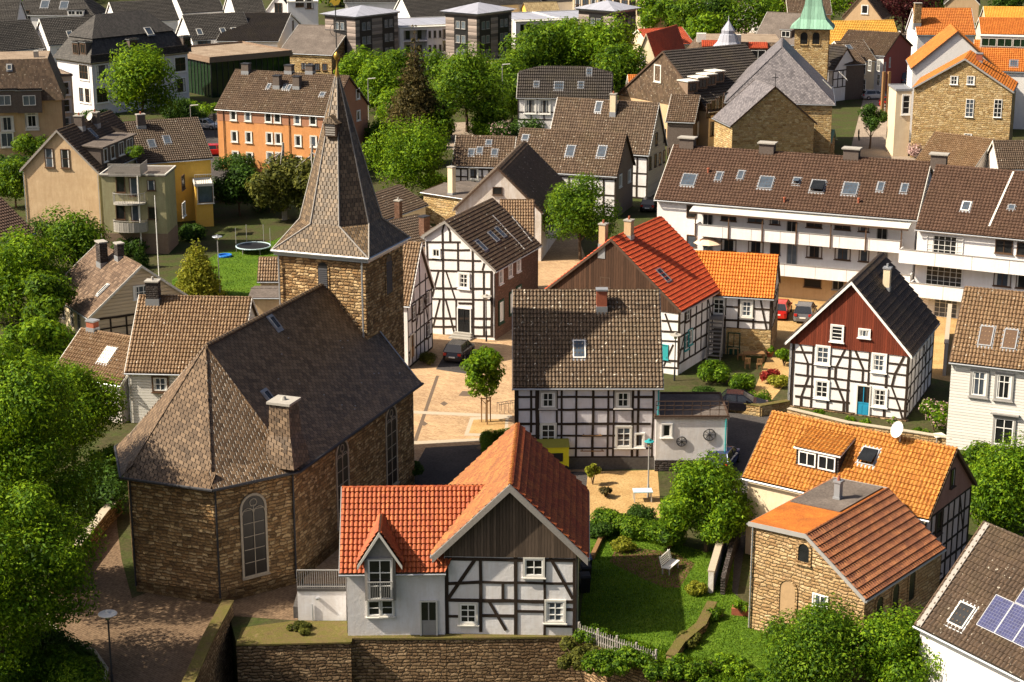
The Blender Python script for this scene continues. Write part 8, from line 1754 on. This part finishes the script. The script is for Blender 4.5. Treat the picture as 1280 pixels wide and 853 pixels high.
# picket fence
a, b = P(722, 800, .01), P(818, 835, .01); d = (b-a).normalized(); o = empty('picket_fence', 'weathered wooden picket fence at the bottom of the garden', 'fence', a, math.atan2(d.y, d.x)); L_ = (b-a).length; m = MB(); n = int(L_/.15)
for i in range(n): h = .95+.04*math.sin(i*2.3); x = L_*i/n; m._hexa([(x, -.015, 0), (x+.08, -.015, 0), (x+.08, .015, 0), (x, .015, 0), (x+.025, -.015, h), (x+.055, -.015, h), (x+.055, .015, h), (x+.025, .015, h)])
m.build('pickets', M('greywood'), o); m = MB(); m.box(0, L_, .016, .06, .25, .33); m.box(0, L_, .016, .06, .65, .73); m.build('rails', M('greywood'), o)
for i in range(5): m = MB(); x = L_*i/4; m.box(x-.05, x+.05, .065, .16, 0, 1.0); m.build('post', M('greywood'), o)
# garden walls
wallrun('garden_wall', 'old plastered garden wall right of the bushy garden tree', [(912, 664), (900, 700), (888, 742)], 1.3, .3, 'whiterough', cap='kerbstone')
wallrun('garden_wall', 'dark timber and stone wall along the narrow passage', [(923, 680), (914, 700), (903, 744)], 1.1, .25, 'stonedark')
wallrun('dry_stone_wall', 'tumbled mossy dry stone wall dividing the two lawns', [(890, 762), (876, 790), (850, 812), (838, 830)], .45, .45, 'stonewall', cap='mossy', caph=.05)
wallrun('dry_stone_wall', 'low ochre stone wall in front of the stair garden', [(845, 506), (900, 512), (950, 520), (985, 514)], .8, .4, 'stoneyellow', cap='mossy', caph=.05)
wallrun('dry_stone_wall', 'low stone wall with plants before the red gable house', [(985, 522), (1060, 540), (1140, 552), (1190, 560)], .7, .35, 'stonetan', cap='kerbstone', caph=.05)
wallrun('timber_edging', 'timber edged raised bed beside the white house', [(757, 664), (740, 700)], .3, .25, 'wood', cat='edging')
wallrun('boundary_wall', 'white lean wall between red gable house and sided house', [(1185, 418), (1180, 470)], 2.6, .25, 'greyplaster', cap='kerbstone')
# patio table
def table(label, px, py, w, d, h, mat, rz, top='wood'):
    o = empty('garden_table', label, 'table', P(px, py, .014), rz); m = MB(); m.box(-w/2, w/2, -d/2, d/2, h-.05, h); m.build('tabletop', M(top), o)
    for sx in (-1, 1):
        for sy in (-1, 1): m = MB(); m.box(sx*(w/2-.08)-.03, sx*(w/2-.08)+.03, sy*(d/2-.08)-.03, sy*(d/2-.08)+.03, 0, h-.053); m.build('leg', M(mat), o)
    return o
table('pale blue plastic garden table on the sandy patio', 803, 626, 1.25, .8, .72, 'offwhite', .05, 'skyblue') if m_plain('skyblue', (0.42, 0.55, 0.60), .5, var=.04) else 0
table('wooden garden table beside the green cellar door', 942, 452, 1.7, .8, .75, 'wood', .06)
def chair(label, px, py, rz, mat='wood'):
    o = empty('garden_chair', label, 'chair', P(px, py, .014), rz, 'chairs around the wooden garden table'); m = MB(); m.box(-.22, .22, -.22, .22, .42, .46); m.build('seat', M(mat), o)
    m = MB()
    for i in range(4): m.box(-.2+.12*i, -.13+.12*i, .2, .23, .462, .95)
    m.box(-.22, .22, .195, .235, .9, .97); m.build('backrest', M(mat), o)
    for x in (-.19, .19):
        for y in (-.19, .19): m = MB(); m.box(x-.02, x+.02, y-.02, y+.02, 0, .418); m.build('leg', M(mat), o)
chair('wooden garden chair at the left end of the garden table', 925, 450, PI/2); chair('wooden garden chair on the near left side of the garden table', 934, 461, PI); chair('wooden garden chair on the near right side of the garden table', 949, 462, PI)
o = empty('flower_pot', 'terracotta pot holding the green shrub by the garden table', 'pot', P(962, 446, .014)); lathe_thing(o, 'pot_body', [(.2, 0), (.3, .4), (.33, .4), (.33, .47), (.28, .45), (0, .4)], 'brickred')
# planter by the stone building
o = empty('planter', 'red brick planter with green plants at the stone building corner', 'planter', P(927, 768, .012), -.2); m = MB(); m.box(-.55, .55, -.25, .25, 0, .4); m.build('box', M('brickred'), o)
shrub('bright green plants growing in the brick planter', 927, 766, .5, .9, 'leaf_bright', n=600, seed=55, size=.08, z=.3)
# yellow container (bottle bank like) on the lane
o = empty('yellow_container', 'yellow covered trailer parked behind the red roof ridge', 'container', P(690, 588, .014), .08); m = MB()
m.box(-1.55, 1.05, -.8, .9, .35, 1.9); m.build('body', M('ylw') if 'ylw' in MATS else m_plain('ylw', (0.70, 0.62, 0.02), .45, var=.1), o)
m = MB(); m.prism([(-1.6, -.85, 1.905), (1.1, -.85, 1.905), (1.1, -.1, 2.25), (-1.6, -.1, 2.25)], (0, .05, 0.02)); m.prism([(-1.6, .95, 1.905), (1.1, .95, 1.905), (1.1, -.05, 2.25), (-1.6, -.05, 2.25)], (0, -.05, .02)); m.build('lid', m_plain('olivelid', (0.20, 0.19, 0.03), .6), o)
m = MB(); m.box(-.3, .65, -.83, -.803, .9, 1.5); m.build('hatch', M('black'), o)
for x in (-1.2, .8): m = MB(); m.tube((x, -.82, .32), (x, -.6, .32), .3, seg=14); m.build('wheel', M('tyre'), o)
# tree guard stakes, bed frame, bike stand
for i, (x, y, l) in enumerate([(602, 528, 'wooden tree stake left of the young maple'), (609, 531, 'wooden tree stake before the young maple'), (613, 527, 'wooden tree stake right of the young maple')]):
    o = empty('tree_stake', l, 'stake', P(x, y, .01), 0, 'stakes of the young maple'); m = MB(); m.tube((0, 0, 0), (0, 0, 1.9), .045, seg=8); m.build('stake', M('wood'), o); m = MB(); m.bar((0, 0, 1.8), (-.25 if i == 2 else .3, 0, 1.8), .08, .03, (0, 1, 0)); m.build('cross_bar', M('wood'), o)
patch('bed_edge', [(580, 545), (588, 522), (636, 521), (634, 546)], 'kerbstone', .014); patch('soil_bed', [(586, 542), (592, 525), (632, 524), (630, 543)], 'g_yard', .020)
patch('dark_paving', [(573, 495), (578, 489), (592, 490), (588, 496)], 'darkpaving', .014)
o = empty('bicycle_stand', 'metal bicycle rack at the corner of the central half-timbered house', 'bicycle rack', P(634, 515, .012), .4); m = MB()
for i in range(5): x = -.7+.35*i; m.tube((x, -.3, 0), (x, -.25, .75), .015, seg=5); m.tube((x, .3, 0), (x, .25, .75), .015, seg=5); m.tube((x, -.25, .75), (x, .25, .75), .015, seg=5)
m.box(-.75, .75, -.27, -.24, .72, .75); m.box(-.75, .75, .24, .27, .72, .75); m.build('rack', M('darkmetal'), o)
# trampoline with net and paddling pool
o = empty('trampoline', 'round garden trampoline with safety net on the lawn behind the church', 'trampoline', P(317, 315, .01)); m = MB()
for i in range(20):
    a, b = 2*PI*i/20, 2*PI*(i+1)/20; m.tube((1.75*math.cos(a), 1.75*math.sin(a), .62), (1.75*math.cos(b), 1.75*math.sin(b), .62), .07, seg=6)
m.build('rim', M('skyblue'), o); m = MB(); m.lathe((0, 0, .6), [(0, 0), (1.7, 0)], 20); m.build('mat', M('black'), o)
for i in range(6): a = 2*PI*i/6; m = MB(); m.tube((1.75*math.cos(a), 1.75*math.sin(a), 0), (1.75*math.cos(a), 1.75*math.sin(a), 2.5 if math.sin(a) > -.2 else .6), .03, seg=5); m.build('leg', M('greyframe'), o)
o = empty('paddling_pool', 'blue paddling pool beside the trampoline', 'pool', P(281, 321, .01)); m = MB(); m.lathe((0, 0, 0), [(.7, 0), (.74, .12), (.7, .22), (.6, .2), (.6, .06), (0, .06)], 16); m.build('pool_wall', m_plain('poolblue', (.02, .16, .55), .4), o)
# parasol on the apartment balcony
q = LA.toworld(LA.hit(885, 303, V((0, LA.wy[0]-.8, 0)), V((0, -1, 0)))); o = empty('parasol', 'cream parasol open on the lower balcony of the long white block', 'parasol', (q.x, q.y, q.z-.6)); m = MB(); m.tube((0, 0, -.9), (0, 0, 1.0), .03, seg=6); m.build('pole', M('greywood'), o)
m = MB(); m.lathe((0, 0, .55), [(1.35, 0), (.7, .32), (0, .5)], 8); m.build('canopy', m_plain('parasol', (.70, .50, .36), .8), o)
# three rust steel pillars in the shopping street
for i, (x, l) in enumerate([(1102, 'rust brown steel pillar left of the pair in the shopping street'), (1108.5, 'rust brown steel pillar right of the pair in the shopping street')]):
    o = empty('steel_pillar', l, 'pillar', P(x, 147, .01), .3, 'pillars in the shopping street'); m = MB(); m.box(-.2, .2, -.2, .2, 0, 6.8); m.box(-.3, .3, -.3, .3, 0, .15); m.build('shaft', M('wood'), o)
# outdoor steps by the yellow stone house
o = empty('steps', 'railed stone steps beside the cream bay at the yellow stone house', 'steps', P(1121, 178, .01)); m = MB()
for i in range(8): m.box(0, 2.2, i*.3, 2.6, i*.17, i*.17+.17)
m.build('treads', M('concrete'), o); m = MB()
for i in range(9): m.box(i*.27-.02, i*.27+.02, -.08, -.04, 0, 1.0)
m.box(0, 2.2, -.1, -.03, 1.0, 1.06); m.build('railing', M('darkmetal'), o)
# white patio chair table on the roof side terrace
table('round white table on the terrace beside the lilac bush', 1173, 556, .9, .9, .72, 'greyframe', .3, 'offwhite')
# people in the street
def person(label, px, py, rz, top, leg_c, h=1.72):
    o = empty('person', label, 'person', P(px, py, .012), rz); me = bpy.data.meshes.new('body'); k = h/1.72
    vs = [(0, 0, .92), (0, 0, 1.15), (0, 0, 1.38), (0, 0, 1.5), (0, -.02, 1.62), (.1, 0, .88), (.12, .06, .48), (.12, -.02, .08), (.12, .12, .04), (-.1, 0, .88), (-.11, -.1, .48), (-.11, -.2, .08), (-.11, -.06, .04), (.2, 0, 1.38), (.25, .04, 1.1), (.24, .16, .88), (-.2, 0, 1.38), (-.25, -.03, 1.1), (-.24, .06, .88)]
    es = [(0, 1), (1, 2), (2, 3), (3, 4), (0, 5), (5, 6), (6, 7), (7, 8), (0, 9), (9, 10), (10, 11), (11, 12), (2, 13), (13, 14), (14, 15), (2, 16), (16, 17), (17, 18)]
    rr = [.15, .13, .15, .06, .105, .1, .07, .05, .045, .1, .07, .05, .045, .07, .05, .035, .07, .05, .035]
    me.from_pydata([tuple(c*k for c in v) for v in vs], es, []); b = obj('body', me, o); b.modifiers.new('skin', 'SKIN'); 
    for i, sv in enumerate(me.skin_vertices[0].data): sv.radius = (rr[i]*k, rr[i]*k); sv.use_root = (i == 0)
    ms = b.modifiers.new('sub', 'SUBSURF'); ms.levels = ms.render_levels = 1
    dg = bpy.context.evaluated_depsgraph_get(); nm = bpy.data.meshes.new_from_object(b.evaluated_get(dg)); b.modifiers.clear(); b.data = nm
    nm.materials.clear()
    for kk in (leg_c, top, 'skin', 'hair'): nm.materials.append(M(kk))
    for p in nm.polygons: z = p.center.z/k; p.material_index = 0 if z < .93 and abs(p.center.x) < .2*k else (1 if z < 1.47 and z > .95 else (3 if z > 1.66 or (z > 1.56 and p.center.y < -.03*k) else 2))
    return o
m_plain('skin', (.55, .33, .23), .6); m_plain('hair', (.06, .035, .02), .7); m_plain('jacket', (.02, .03, .02), .8); m_plain('jeans', (.04, .06, .12), .8); m_plain('shirtgreen', (.30, .45, .05), .8)
person('person in a green top walking by the cream bay in the shopping street', 1120, 147, .3, 'shirtgreen', 'jeans'); person('person in dark clothes standing near the street tree by the second church', 1073, 176, 1.2, 'jacket', 'jacket')
bpy.context.view_layer.update()
